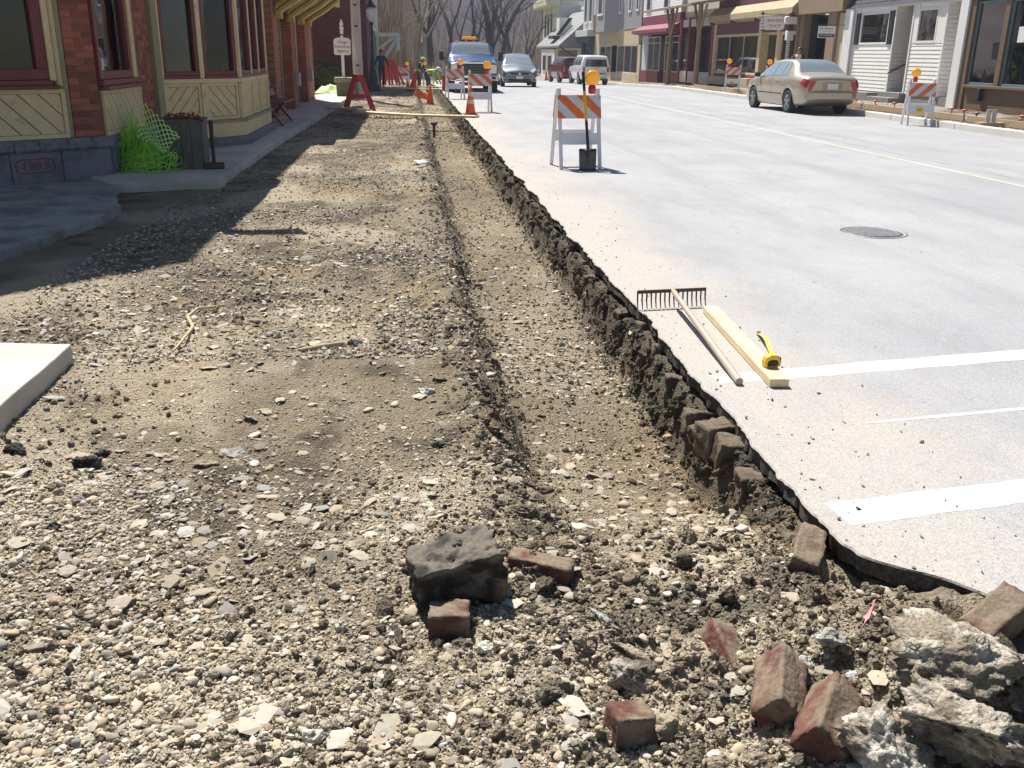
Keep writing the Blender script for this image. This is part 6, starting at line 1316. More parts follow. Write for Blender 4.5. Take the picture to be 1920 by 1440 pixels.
for xx in (4.2, 9.6):
    mb = MB(); mb.tube([(xx, -1.75, -.05), (xx + .04, -1.75, 2.0), (xx, -1.75, 3.95)], [.15, .13, .12], 8); ps = mb.build('porch_post', M_wood, T)
    for q in (-1, 1): mb = MB(); mb.tube([(xx, -1.75, 2.45), (xx + q * 1.05, -1.75, 3.95)], .07, 6); mb.build('brace', M_wood, ps)
# --- maroon awning shop
T = shop('awning_shop', 'white upper storey shop with maroon awning and maroon bulkhead', 68.6, float(zr(64)))
P(T, 'bulkhead', M_mar2, (.3, 5.0, -.03, .3, 0, .85)); P(T, 'bulkhead', M_mar2, (6.4, 9.7, -.03, .3, 0, .85)); P(T, 'entry_floor', M_dark, (5.0, 6.4, .3, 1.2, 0, .1)); swin(T, 1.8, 5.0, .85, 3.0, M_lgrey, .06, (3.4,), .05, None, (2.6,)); swin(T, 6.4, 9.6, .85, 3.0, M_lgrey, .06, (8.0,), .05, None, (2.6,)); P(T, 'door', M_trim, (5.05, 6.35, 1.1, 1.15, 0, 2.9)); P(T, 'side_panel', mat('pale_blue_panel', (.50, .58, .62), .6), (.3, 1.8, 0, .2, .85, 3.2))
P(T, 'display_panel', mat('ochre_display', (.55, .33, .06), .8), (3.55, 4.9, .5, .55, .9, 2.9)); interior(T, .3, 9.6, 3.3, 4); mb = MB(); mb.extr([(.2, 0, 3.75), (.2, -.8, 3.40), (.2, -.8, 3.2), (.2, 0, 3.1)], (9.5, 0, 0)); mb.build('awning', M_pinkaw, T); P(T, 'valance', M_pinkaw, (.2, 9.7, -.05, .1, 3.75, 4.3)); boards_joined(T, 0, 9.7, 4.3, 8, .02, M_wside, .14); P(T, 'upper_wall', M_wside, (0, 9.7, .06, 6, 4.3, 8.2)); swin(T, .9, 2.2, 4.6, 6.4, M_wtrim, .12, (), 0, mat('dark_pane2', (.04, .05, .06), .06), (5.5,)); swin(T, 5.5, 6.8, 4.6, 6.4, M_wtrim, .12, (), 0, MATS['dark_pane2'], (5.5,))
# --- grey siding building
T = shop('grey_siding_building', 'grey clapboard building with oriel bay over a tan storefront', 86.2, float(zr(77)))
M_dp = MATS['dark_pane2']
P(T, 'storefront', M_tan, (0, 2.2, 0, .3, 0, 3.9), (2.2, 16.6, 0, .3, 2.75, 3.9), (16.6, 17.3, 0, .3, 0, 2.75), (2.2, 16.6, -.02, .3, 0, .75)); swin(T, 2.3, 7.0, .75, 2.75, M_lgrey, .08, (4.6,), .06); swin(T, 9.4, 16.5, .75, 2.75, M_lgrey, .08, (12.0, 14.3), .06); P(T, 'door', M_trim, (7.1, 9.3, .6, .65, 0, 2.75)); interior(T, 2.2, 16.5, 2.8, 5)
boards_joined(T, 0, 17.3, 3.9, 9.5, -.02, M_gside, .16); P(T, 'upper_wall', M_gside, (0, 17.3, .012, 8, 3.9, 9.6)); 
for a in (9.9, 13.2, 15.6): swin(T, a, a + .9, 5.0, 7.4, M_wtrim, .12, (), -.05, M_dp, (6.2,))
mb = MB(); mb.extr([(4.6, .0, 3.75), (5.6, -1.0, 3.75), (9.0, -1.0, 3.75), (10.0, 0, 3.75)], (0, 0, 5.6)); ob = mb.build('oriel_bay', M_gside, T)
P(ob, 'window', M_wtrim, (6.3, 6.45, -1.06, -1.0, 5.1, 8), (8.1, 8.25, -1.06, -1.0, 5.1, 8), (6.2, 8.35, -1.08, -1.0, 4.95, 5.1)); P(ob, 'pane', M_dp, (6.45, 8.1, -1.02, -.995, 5.1, 8)); P(ob, 'sash_rail', M_wtrim, (6.45, 8.1, -1.05, -1.021, 6.3, 6.4))
P(T, 'brown_bay', M_brownf, (1.6, 4.2, -.5, -.05, 3.9, 5.2)); w_ = P(T, 'window', M_wtrim, (2.2, 3.8, -.12, -.045, 5.2, 7.8)); P(w_, 'pane', M_dp, (2.4, 3.6, -.14, -.121, 5.35, 7.6))
# --- narrow ornate building
T = shop('ornate_building', 'narrow pale grey two storey building with arched ornate windows', 92.2, float(zr(89)))
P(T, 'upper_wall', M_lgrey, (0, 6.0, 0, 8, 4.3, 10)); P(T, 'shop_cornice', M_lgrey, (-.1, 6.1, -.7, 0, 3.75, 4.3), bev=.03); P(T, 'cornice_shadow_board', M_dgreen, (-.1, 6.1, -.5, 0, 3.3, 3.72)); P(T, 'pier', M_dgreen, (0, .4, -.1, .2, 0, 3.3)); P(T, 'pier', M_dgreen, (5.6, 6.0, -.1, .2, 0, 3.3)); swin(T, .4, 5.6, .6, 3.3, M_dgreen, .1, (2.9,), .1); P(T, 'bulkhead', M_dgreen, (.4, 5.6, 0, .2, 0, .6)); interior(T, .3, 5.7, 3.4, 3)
for a in (1.0, 3.4):
    w_ = P(T, 'window', M_wtrim, (a, a + 1.5, -.12, .02, 4.9, 8.0)); P(w_, 'pane', M_dp, (a + .22, a + 1.28, -.14, -.121, 5.1, 7.7)); mb = MB(); mb.tube([(a + .75 + .8 * math.cos(t), -.15, 7.9 + .6 * math.sin(t)) for t in np.linspace(0, math.pi, 9)], .14, 6); mb.build('arched_hood', M_dgreen, w_)
# --- sloping grey roof shop
T = shop('shed_roof_shop', 'low shop under a steep grey shingle awning roof with small balcony', 108.8, float(zr(100)))
mb = MB(); mb.extr([(0, -2.2, 3.05), (0, -2.2, 3.2), (0, 1.6, 6.6), (0, 3, 6.6), (0, 3, 3.05)], (16.4, 0, 0)); mb.build('sloping_roof', mat('grey_shingle', (.23, .235, .24), .9, var=.15, scale=3), T); P(T, 'wall', M_lyel, (0, 16.4, 0, 6, 0, 3.0)); w_ = P(T, 'dormer_panel', M_wtrim, (9.2, 11.2, -1.4, -.2, 4.0, 5.8))
P(T, 'flower_box', M_dgreen, (8.5, 11.5, -2.1, -1.4, 3.85, 4.15)); 
for k in range(4): mb = MB(); mb.bar((11.6 + k * .5, -1.7, 4.2), (12.2 + k * .5, -.6, 5.7), .12, .12); mb.build('stay', M_black, T)
P(T, 'shopfront', M_brownf, (2, 14, -.05, 0, .2, 2.8)); mb = MB(); mb.tube([(14.5, -1.9, 3.1), (16.0, -.1, 2.0)], .06, 6); mb.build('roof_brace', M_black, T)
# --- pale false-front building
T = shop('false_front_building', 'pale yellow and white false front building at the end of the shops', 119.5, float(zr(115)))
P(T, 'wall', M_lyel, (0, 10.5, 0, 10, 3.6, 8.2)); P(T, 'ground_floor', M_wtrim, (-.1, 10.4, -.1, 10, 0, 3.2)); P(T, 'belt_course', M_dgreen, (-.1, 10.6, -.2, 10, 3.2, 3.58)); P(T, 'cornice', M_lyel, (-.4, 10.9, -1.2, .3, 7.6, 8.6), bev=.1); P(T, 'side_wall', M_lgrey, (10.5, 10.6, .4, 14, 0, 8.0)); P(T, 'chimney', M_wtrim, (9.6, 10.4, -.4, .6, 8.6, 9.1))
for a in (1.5, 4.0, 6.5): w_ = P(T, 'window', M_dgreen, (a, a + .9, -.06, 0, 4.6, 6.9)); P(w_, 'pane', M_dp, (a + .1, a + .8, -.08, -.061, 4.7, 6.8))
for a in (1.2, 5.5): w_ = P(T, 'shop_window', M_lyel, (a, a + 3, -.16, -.1, .7, 2.7)); P(w_, 'pane', MATS['dark_glass'], (a + .2, a + 2.8, -.18, -.161, .9, 2.5))
OH = thing('yellow_house', 'small pale yellow house wall with white window above the sloping roof', 'building', (19.4, 108.9, -1.0), -math.pi / 2)
P(OH, 'wall', M_lyel, (0, 7, 0, 8, 0, 7.0)); P(OH, 'eave', M_wtrim, (-.3, 7.3, -.4, .4, 7.0, 7.4)); w_ = P(OH, 'window', M_wtrim, (7.0, 7.12, 1.2, 3.6, 4.0, 7.0)); P(w_, 'pane', M_lgrey, (7.12, 7.14, 1.6, 3.2, 4.4, 6.2))
# ---- stakes, forms and pipes on the unfinished walk
M_stake = mat('stake_wood', (.45, .33, .20), .8); M_ocap = mat('orange_cap', (.70, .12, .04), .5); M_cap2 = mat('dark_cap', (.10, .12, .18), .5)
where = ['leftmost beside the sedan bumper', 'second from the sedan', 'third from the sedan before the clapboard steps', 'right of the near barricade', 'low one right of the near barricade', 'dark blue one before the brown shop', 'at the right edge of the picture']
for k, (px, py) in enumerate([(1604, 192), (1640, 196), (1676, 200), (1783, 213), (1806, 216), (1829, 222), (1915, 228)]):
    g_ = ground_at(px, py + 6, .09); S_ = thing('survey_stake', ('stake with flat cap: ' if 0 else 'short capped stake in the kerb gravel, ') + where[k], 'stake', (g_.x, g_.y, float(rs_z(g_.x, g_.y)) - .02), 0, 'capped stakes along the far kerb')
    mb = MB(); mb.bb(-.014, .014, -.014, .014, 0, .22); mb.build('rod', M_stake, S_); mb = MB(); mb.lathe([(.02, .20), (.075, .23), (.075, .25), (.02, .265)], 12); mb.build('cap', M_cap2 if k == 5 else M_ocap, S_)
for k, (y0, y1) in enumerate(((17, 22.4), (22.6, 28), (28.2, 34), (34.2, 40), (40.2, 46))):
    mb = MB(); xq = 13.55 + .03 * k; mb.bar((xq, y0, .16), (xq, y1, .16), .05, .14); o = mb.build('form_board', M_stake); tag(o, ['timber concrete form board nearest the brown shop', 'timber form board before the clapboard shop door', 'timber form board behind the gold sedan', 'timber form board left of the gold sedan', 'timber form board farthest along the far walk'][k], 'form board', 'form boards along the far walk')
PV = thing('pipe_pair', 'two short grey pipes standing in a wooden box on the far walk', 'pipes', (13.2, 20.9, .07))
for sx in (-1, 1): mb = MB(); mb.tube([(sx * .07, 0, 0), (sx * .07, 0, .38)], .05, 12); mb.build('pipe', M_grey, PV)
mb = MB(); mb.bb(-.3, .3, -.12, .12, -.02, .10); mb.build('box', M_stake, PV)
# ---- left kerbside furniture: utility pole, lamp, sign on pier, bush, sheet
UP = thing('utility_pole', 'pale weathered wooden utility pole behind the red sawhorse', 'pole', (-1.72, 35.6, zt(-1.72, 35.6) - .1), 0, None, (0, math.radians(-.4), 0))
mb = MB(); mb.tube([(0, 0, 0), (0, 0, 4), (0, 0, 9)], [.185, .165, .14], 14); mb.build('shaft', mat('weathered_pole', (.40, .37, .36), .9, var=.3, scale=2, stretch=(8, 8, .6), bump=.4, bscale=20), UP)
for z_ in (1.2, 2.5, 3.2): mb = MB(); mb.bb(-.05, .06, -.19, -.16, z_, z_ + .06); mb.build('tag_plate', M_steel, UP)
mb = MB(); mb.tube([(.12, -.13, .1), (.115, -.125, 3), (.10, -.11, 7)], .02, 6); mb.build('ground_wire_guard', M_grey, UP)
mb = MB(); mb.bb(-.9, .9, -.05, .05, 8.2, 8.32); mb.build('crossarm', M_wood, UP)
LP = thing('lamp_post', 'slim black cast iron street lamp beside the brick house', 'lamp', (-1.42, 42.3, zt(-1.42, 42.3)))
mb = MB(); mb.lathe([(.28, 0), (.28, .2), (.2, .3), (.16, .75), (.09, .9), (.07, 1.1), (.05, 2.65), (.09, 2.7), (.06, 2.78)], 14); mb.build('column', M_black, LP); mb = MB(); mb.lathe([(.08, 2.78), (.19, 2.95), (.22, 3.2), (.12, 3.34)], 12); gl = mb.build('lantern', M_lgrey, LP); mb = MB(); mb.lathe([(.25, 3.34), (.14, 3.46), (.04, 3.6), (.01, 3.75)], 12); mb.build('lantern_cap', M_black, gl)
SN = thing('agency_sign', 'white shaped sign board on a white post reading Village Insurance Agency', 'sign', (-2.22, 35.2, .0), math.radians(3))
mb = MB(); mb.bb(-.05, .05, -.04, .04, .62, 2.0); mb.build('post', M_wtrim, SN, bev=.01); mb = MB(); mb.lathe([(.055, 2.0), (.055, 2.16), (.09, 2.19), (.04, 2.24), (.07, 2.32), (.01, 2.48)], 10, Matrix.Translation((0, 0, .05)) @ Matrix.Identity(4)); mb.build('finial', M_wtrim, SN)
o_ = [(-.29, 1.40), (-.24, 1.36), (.24, 1.36), (.29, 1.40), (.29, 1.84), (.24, 1.90), (.14, 1.93), (-.14, 1.93), (-.24, 1.90), (-.29, 1.84)]
mb = MB(); mb.extr([(p[0], -.07, p[1]) for p in o_], (0, .03, 0)); bd_ = mb.build('board', M_wtrim, SN); M_gl = mat('green_letters', (.03, .07, .06), .6)
for i_, (t_, z_) in enumerate((('Village', 1.78), ('Insurance', 1.64), ('Agency', 1.49))): lettering(t_, .135, M_gl, bd_, (0, -.073, z_), (math.pi / 2, 0, 0), ext=.002, shear=.15)
PR = thing('stone_pier', 'squat green grey stone pier under the white agency sign', 'pier', (-2.18, 35.2, -.10), math.radians(3)); mb = MB(); mb.bb(-.30, .30, -.26, .26, 0, .55); mb.build('shaft', mat('mossy_stone', (.16, .16, .10), .9, var=.25, bump=.5), PR, bev=.02); mb = MB(); mb.bb(-.37, .37, -.32, .32, .55, .72); mb.build('cap', mat('pier_cap', (.26, .25, .19), .9, var=.2, bump=.4), PR, bev=.04)
LS = slab('verge', [(-2.0, 37.25), (-1.95, 42.9), (-8, 42.9), (-8, 32.6), (-3.0, 32.6), (-3.0, 37.25)], -.03, .1, mat('mulch', (.20, .15, .09), .95, var=.35, scale=6, col2=(.12, .15, .05), mixs=2, bump=.6), .03, .3)
def leaf_ball(name, c, r, n, size, mt, parent, squash=(1, 1, 1), seed=0, shell=.55):
    g = np.random.default_rng(seed); d = g.normal(size=(n, 3)); d /= np.linalg.norm(d, axis=1)[:, None]; rad = g.uniform(shell, 1, n) ** .5; lump = 1 + .10 * fbm(d[:, 0] * 2.2 + seed, d[:, 1] * 2.2, d[:, 2] * 2.2, s=seed, o=3)
    p = d * (rad * lump)[:, None] * r * np.array(squash) + np.array(c); u = g.normal(size=(n, 3)); u -= d * (u * d).sum(1)[:, None] * .6; u /= np.linalg.norm(u, axis=1)[:, None]; w = np.cross(u, d + g.normal(size=(n, 3)) * .5); w /= np.linalg.norm(w, axis=1)[:, None]; s_ = size * g.uniform(.6, 1.3, n)[:, None]
    V = np.stack([p - u * s_, p + w * s_ * .5, p + u * s_, p - w * s_ * .5], 1).reshape(-1, 3); return inst(name, npmesh(name, V, np.arange(n * 4).reshape(-1, 4), mt, None, False, 4), parent)
M_leaf = mat('boxwood_leaf', (.075, .10, .025), .6, var=.4, scale=9, bump=0)
BU = thing('bush', 'clipped rounded evergreen bush against the dark red brick wall', 'bush', (-3.35, 39.3, -.1))
for i_, (cx, cy, cz, r) in enumerate(((-.35, .2, .55, .85), (.35, -.1, .45, .62))):
    cr = MB(); v_, f_ = ico(3); cr.add([tuple(q * r * .82 * np.array([1, 1, .95]) + np.array([cx, cy, cz])) for q in v_], [tuple(q) for q in f_]); lf = leaf_ball('foliage', (cx, cy, cz), r, 9000, .035, M_leaf, BU, (1, 1, .95), 40 + i_, .75); cr.build('inner_growth', mat('dark_twigs', (.02, .022, .01), .9), lf)
mb = MB(); mb.tube([(0, 0, 0), (0, 0, .5)], .05, 6); mb.build('stem', M_brown, BU)
mb = MB(); nx_, ny_ = 26, 12; vs_ = []
for i_ in range(nx_ + 1):
    for j in range(ny_ + 1):
        x_, y_ = -3.45 + 1.05 * i_ / nx_, 36.9 + .9 * j / ny_; e_ = math.sin(math.pi * i_ / nx_) * math.sin(math.pi * j / ny_); vs_.append((x_, y_, .0 + .30 * e_ + .09 * float(fbm(x_ * 5, y_ * 5, s=3, o=3)) * e_ + .01))
mb.add(vs_, [(i_ * (ny_ + 1) + j, (i_ + 1) * (ny_ + 1) + j, (i_ + 1) * (ny_ + 1) + j + 1, i_ * (ny_ + 1) + j + 1) for i_ in range(nx_) for j in range(ny_)], 0, True); o = mb.build('folded_tarp', mat('pale_lime_sheet', (.50, .62, .22), .6, var=.12)); tag(o, 'crumpled pale lime sheet on the ground below the bush', 'sheet')
# ================================================================== RUBBLE IN THE FOREGROUND
def chunk_mesh(seed, dims, lump=.35, cuts=4, sub=4, cols=((.30, .28, .25), (.12, .11, .10)), rough=.12, name='rock'):
    v, f = ico(sub); r = np.random.default_rng(seed)
    v = v * (1 + lump * fbm(v[:, 0] * 1.0 + seed, v[:, 1] * 1.0, v[:, 2] * 1.0, o=2, s=seed))[:, None]
    for k in range(cuts):
        n = r.normal(size=3); n /= np.linalg.norm(n); h = r.uniform(.45, .8); dd = v @ n; v = v - np.where(dd > h, dd - h, 0)[:, None] * n[None]
    v = v * (1 + rough * fbm(v[:, 0] * 5 + seed, v[:, 1] * 5, v[:, 2] * 5, o=4, s=seed + 5, g=.6))[:, None]
    ext = (v.max(0) - v.min(0)); v = (v - (v.max(0) + v.min(0)) / 2) / ext * np.array(dims)
    v = v + .006 * fbm(v[:, 0] * 45, v[:, 1] * 45, v[:, 2] * 45, o=3, s=seed + 2, g=.7)[:, None] * v / np.linalg.norm(v, axis=1)[:, None]
    t = sstep(-.25, .35, fbm(v[:, 0] * 14 + seed, v[:, 1] * 14, v[:, 2] * 14, o=4, s=seed + 9)); c = np.array(cols[0])[None] * t[:, None] + np.array(cols[1])[None] * (1 - t)[:, None]
    return npmesh(name, v, f, M_rough, c, True)
M_rough = vcol_mat('rough_rubble', .95, .9, 60, .45, 90, .012, 75)
def rub(name, label, cat, px, py, dims, rot=(0, 0, 0), z=None, sink=.3, group=None, **k):
    g_ = ground_at(px, py, -.06)
    for _ in range(4): g_ = ground_at(px, py, zt(g_.x, g_.y) + dims[2] * (.5 - sink) if z is None else z)
    o = inst(name, chunk_mesh(abs(hash((px, py))) % 9973, dims, name=name, **k), None, g_, rot); tag(o, label, cat, group); return o
ASP = ((.17, .165, .155), (.045, .043, .042)); CON = ((.50, .47, .42), (.20, .175, .14)); DRT = ((.20, .165, .12), (.10, .085, .065)); PALE = ((.55, .52, .46), (.42, .39, .33)); TAN = ((.42, .35, .25), (.30, .25, .18)); GRY = ((.36, .35, .33), (.24, .23, .21))
rub('asphalt_chunk', 'grey asphalt lump resting on top of the middle broken chunk', 'rubble', 893, 1005, (.085, .07, .075), z=.03, cols=ASP, rough=.08); rub('pebble', 'smooth dark rounded stone set on top of the middle broken chunk', 'stone', 845, 1028, (.075, .06, .05), z=.035, cols=((.16, .16, .17), (.10, .10, .11)), rough=.02)
rub('concrete_chunk', 'largest pale concrete lump at the lower right edge of the rubble', 'rubble', 1790, 1235, (.50, .34, .20), (.1, .1, .4), cols=((.50, .45, .37), (.26, .22, .165)), rough=.2, sink=.25, sub=5); rub('concrete_chunk', 'dark crusty lump at the bottom right corner of the rubble', 'rubble', 1830, 1360, (.34, .26, .18), (.1, .3, .1), cols=((.42, .37, .30), (.19, .16, .12)), rough=.22, sink=.15, sub=5)
rub('concrete_chunk', 'pale speckled concrete lump right of the two tilted bricks', 'rubble', 1668, 1395, (.20, .22, .16), (.3, 0, .7), cols=((.56, .52, .45), (.28, .235, .18)), rough=.18, sink=.15, sub=5); rub('concrete_chunk', 'crumbly grey lump above the dark upright brick', 'rubble', 1185, 1275, (.16, .13, .12), (.2, .4, 0), cols=((.36, .33, .28), (.14, .12, .10)), rough=.2)
rub('concrete_chunk', 'tan stone lump just right of the dark upright brick', 'stone', 1245, 1362, (.085, .075, .06), cols=TAN); rub('dirt_clod', 'round dark brown clod alone right of the trench end', 'clod', 1365, 1122, (.062, .055, .055), cols=((.13, .10, .065), (.08, .06, .04)), sink=.1)
rub('white_rock', 'white veined rock in the right rubble', 'stone', 1558, 1195, (.09, .07, .055), cols=((.66, .66, .66), (.35, .33, .30))); rub('slate_piece', 'pale blue grey slate piece right of the tilted bricks', 'stone', 1605, 1268, (.06, .05, .02), (.3, .1, .4), cols=((.50, .53, .53), (.45, .47, .46)), rough=.03)
rub('slate_piece', 'bluish slate bit above the tilted bricks', 'stone', 1510, 1243, (.055, .05, .03), cols=((.48, .50, .49), (.40, .42, .40)), rough=.05)
rub('flat_stone', 'triangular flat tan stone left of the middle broken chunk', 'stone', 676, 1022, (.11, .08, .022), (.15, .25, .5), cols=TAN, cuts=6, rough=.04); rub('flat_stone', 'long narrow stone shard right of the middle brick', 'stone', 1133, 1162, (.03, .14, .03), (.1, 0, .55), cols=GRY, rough=.05); rub('flat_stone', 'second long stone shard lower right of the middle brick', 'stone', 1180, 1222, (.035, .17, .035), (.1, .1, .7), cols=TAN, rough=.05)
rub('flat_stone', 'brownish flat slab lying left of centre beyond the gravel heap', 'stone', 478, 602, (.16, .09, .035), (0, .03, .05), cols=((.36, .29, .24), (.30, .24, .19)), cuts=6, rough=.03); rub('flat_stone', 'grey square flat stone left of centre', 'stone', 440, 848, (.09, .09, .022), (.05, .05, .3), cols=GRY, cuts=6, rough=.03); rub('flat_stone', 'thin tan shard below the grey square stone', 'stone', 385, 870, (.11, .05, .02), (0, .05, .1), cols=TAN, cuts=5, rough=.03)
rub('pebble', 'large pale round pebble left of the middle brick', 'stone', 641, 1173, (.045, .04, .034), cols=PALE, rough=.015, cuts=0); rub('pebble', 'bright white flat pebble just left of the middle brick', 'stone', 745, 1188, (.05, .04, .02), cols=((.66, .65, .62), (.6, .58, .54)), rough=.02, cuts=2); rub('pebble', 'dark speckled pale stone below the middle brick', 'stone', 913, 1214, (.055, .05, .03), (.1, .2, .3), cols=((.58, .54, .46), (.25, .21, .16)), cuts=2)
rub('pebble', 'large cream oval pebble at the bottom left of centre', 'stone', 588, 1380, (.055, .045, .036), cols=((.62, .57, .46), (.56, .51, .41)), rough=.012, cuts=0); rub('pebble', 'long pale oval pebble at the left edge of the gravel heap', 'stone', 78, 1205, (.06, .045, .03), cols=((.60, .54, .42), (.54, .47, .36)), rough=.02, cuts=1); rub('pebble', 'smooth dark brown pebble on the gravel heap', 'stone', 211, 1173, (.034, .03, .026), cols=((.11, .09, .07), (.08, .065, .05)), rough=.01, cuts=0); rub('pebble', 'grey egg shaped cobble at the top of the gravel heap', 'stone', 145, 940, (.055, .04, .032), (0, 0, .6), cols=((.26, .25, .24), (.22, .21, .20)), rough=.01, cuts=0); rub('pebble', 'pale tan cobble beside the grey egg shaped one', 'stone', 180, 925, (.05, .045, .034), cols=TAN, rough=.02, cuts=1)
rub('pebble', 'dark cobble in the trench below the brick row', 'stone', 1185, 1085, (.06, .05, .045), cols=((.22, .18, .13), (.15, .12, .09)), rough=.03, cuts=1); rub('stone', 'pale stone poking from the left trench edge', 'stone', 800, 735, (.09, .08, .05), (.3, .1, 0), cols=PALE, rough=.06); rub('pebble', 'orange tinted pebble by the trench wall bricks', 'stone', 1252, 818, (.05, .04, .032), z=-.30, cols=((.50, .34, .24), (.46, .30, .20)), rough=.02, cuts=1)
for i_, (px, py, s_) in enumerate([(165, 868, .13), (195, 850, .08), (100, 985, .06), (30, 845, .10), (665, 645, .10), (820, 835, .07)]):
    rub('asphalt_lump', ['black crumbled asphalt lump above the gravel heap', 'small black asphalt lump beside the larger one above the gravel heap', 'black asphalt lump within the gravel heap', 'black asphalt lump below the near concrete slab', 'dark lump at the end of the grey stick', 'dark lump on the left trench edge'][i_], 'rubble', px, py, (s_, s_ * .8, s_ * .55), cols=((.09, .088, .085), (.03, .03, .03)), rough=.25, group='black asphalt lumps')
# bricks
M_pave = vcol_mat('paving_brick', .95, .7, 70, .3, 60, .006, 60)
def brick_mesh(d=(.095, .21, .10), seed=0, nick=.004, low=.010, c0=(.115, .052, .042), c1=(.20, .155, .11), name='brick', n_=8, bias=0):
    bm = bmesh.new(); bmesh.ops.create_cube(bm, size=1); bmesh.ops.subdivide_edges(bm, edges=bm.edges[:], cuts=n_, use_grid_fill=True)
    bm.verts.ensure_lookup_table(); P_ = np.array([v.co[:] for v in bm.verts]) * 2; f_ = [[q.index for q in p.verts] for p in bm.faces]; bm.free()
    r = np.linalg.norm(P_, axis=1); lim = 1.66 + .09 * vnoise(P_[:, 0] * 2 + seed * 5, P_[:, 1] * 2, P_[:, 2] * 2, s=seed); P_ = P_ * np.minimum(1, lim / r)[:, None]      # rounded, chipped corners
    v = P_ / 2 * np.array(d); q = v * 1.0
    v = v + (P_ / np.maximum(r, 1e-6)[:, None]) * (nick * fbm(q[:, 0] * 60 + seed * 7, q[:, 1] * 60, q[:, 2] * 60, o=3, s=seed) + low * np.minimum(0, fbm(q[:, 0] * 14 + seed * 7, q[:, 1] * 14, q[:, 2] * 14, o=2, s=seed + 1)))[:, None]
    t = sstep(-.35, .45, fbm(q[:, 0] * 18 + seed, q[:, 1] * 18, q[:, 2] * 18, o=4, s=seed + 2) + bias + .5 * (P_[:, 2] > .8)); c = np.array(c0)[None] * (1 - t)[:, None] + np.array(c1)[None] * t[:, None]
    return npmesh(name, v, np.array(f_), M_pave, c, True, 4)
BM = [brick_mesh(seed=k, c0=[(.115, .052, .042), (.14, .065, .05), (.10, .06, .045), (.13, .05, .04)][k]) for k in range(4)]; BH = brick_mesh((.10, .12, .09), 9); BD = [brick_mesh((.09 + .012 * k, .20, .10 + .015 * k), 20 + k, .006, .022, (.075, .048, .038), (.14, .112, .08), bias=.1) for k in range(5)]
g_ = ground_at(852, 1068, -.02); o = inst('asphalt_chunk', brick_mesh((.27, .17, .15), 33, .012, .030, (.032, .03, .028), (.15, .13, .105), 'asphalt_chunk', 20, -.15), None, g_, (.08, -.12, .25)); tag(o, 'flat broken slab of black asphalt in the middle rubble, a brick at its right end', 'rubble')
def loose(label, px, py, rot, me, z=None, up=.03):
    g_ = ground_at(px, py, -.03)
    for _ in range(4): g_ = ground_at(px, py, zt(g_.x, g_.y) + up if z is None else z)
    o = inst('brick', me, None, g_, rot); tag(o, label, 'brick', 'loose paving bricks'); return o
loose('left of the two tilted dark red bricks at the lower right', 1462, 1292, (math.radians(8), math.radians(42), math.radians(-18)), BM[0], up=.045); loose('right of the two tilted dark red bricks, nearer the bottom', 1552, 1350, (math.radians(6), math.radians(38), math.radians(-32)), BM[1], up=.045)
loose('worn brown brick block alone just below the middle broken chunk', 843, 1165, (0, .05, math.radians(86)), BH, up=.035); loose('brick stuck into the right side of the middle broken chunk', 915, 1090, (.05, .0, math.radians(80)), BH, up=.05); loose('half buried brick right of the middle broken chunk', 1012, 1072, (.1, .1, math.radians(70)), BM[3], up=-.03); loose('dark upright brick at the bottom below the crumbly lump', 1180, 1372, (math.radians(82), .1, .15), BH, up=.02); loose('tan brown brick lying at the near corner of the trench wall', 1512, 1040, (.15, .2, math.radians(-28)), BM[2], up=.02); loose('weathered brick against the road edge at the right border', 1866, 1165, (.25, .1, math.radians(-62)), BM[1], up=.04); loose('reddish half buried brick left of the tilted bricks', 1362, 1240, (.35, .5, .3), BM[3], up=-.03)
y = 2.72; k = 0
while y < 7.5:                                   # old brick paving exposed under the asphalt: pieces of the road
    near = y < 4.4; xb = float(road_edge(y)) - (.055 if near else .03) + random.uniform(-.03, .03) + .045
    o = inst('brick', BD[k % 5], road, (xb + (0 if near else .03), y, -.128 + random.uniform(-.03, .012)), (random.uniform(-.12, .12), random.uniform(-.15, .25), math.pi / 2 + random.uniform(-.25, .25)))
    y += random.uniform(.11, .16) if y < 4.3 and random.random() < .75 else random.uniform(.24, .55); k += 1
# loose odds and ends
RT = MB(); pts = [ground_at(px, py, -.10) for px, py in ((325, 665), (350, 640), (362, 615), (352, 598), (372, 588), (400, 578), (440, 572))]
RT.tube([p + Vector((0, 0, .02 + .015 * math.sin(i_ * 2))) for i_, p in enumerate(pts)], [.006, .009, .011, .013, .008, .006, .003], 7)
tag(RT.build('root', mat('pale_root', (.46, .36, .21), .85, var=.3, scale=30, bump=.5)), 'twisted pale yellow root lying on the gravel left of centre', 'root')
RT = MB(); pts = [ground_at(px, py, -.11) for px, py in ((560, 662), (600, 655), (645, 648))]; RT.tube([p + Vector((0, 0, .015)) for p in pts], [.012, .016, .012], 6); tag(RT.build('stick', mat('grey_stick', (.36, .29, .20), .9, var=.2, bump=.3)), 'short grey brown stick lying left of the trench', 'stick')
mb = MB(); a = ground_at(1612, 1180, .0); vs_ = []
for i_ in range(9):
    t = i_ / 8; vs_ += [(a.x + .05 * t + .008 * math.sin(t * 9), a.y + .05 * t, a.z + .05 * t + .012 * math.sin(t * 7)), (a.x + .05 * t + .012, a.y + .05 * t - .006, a.z + .05 * t + .02 + .01 * math.cos(t * 8))]
mb.add(vs_, [(2 * i_, 2 * i_ + 2, 2 * i_ + 3, 2 * i_ + 1) for i_ in range(8)], 0, True); tag(mb.build('ribbon', mat('pink_ribbon', (.60, .22, .24), .6)), 'scrap of pink marking ribbon in the right rubble', 'ribbon')
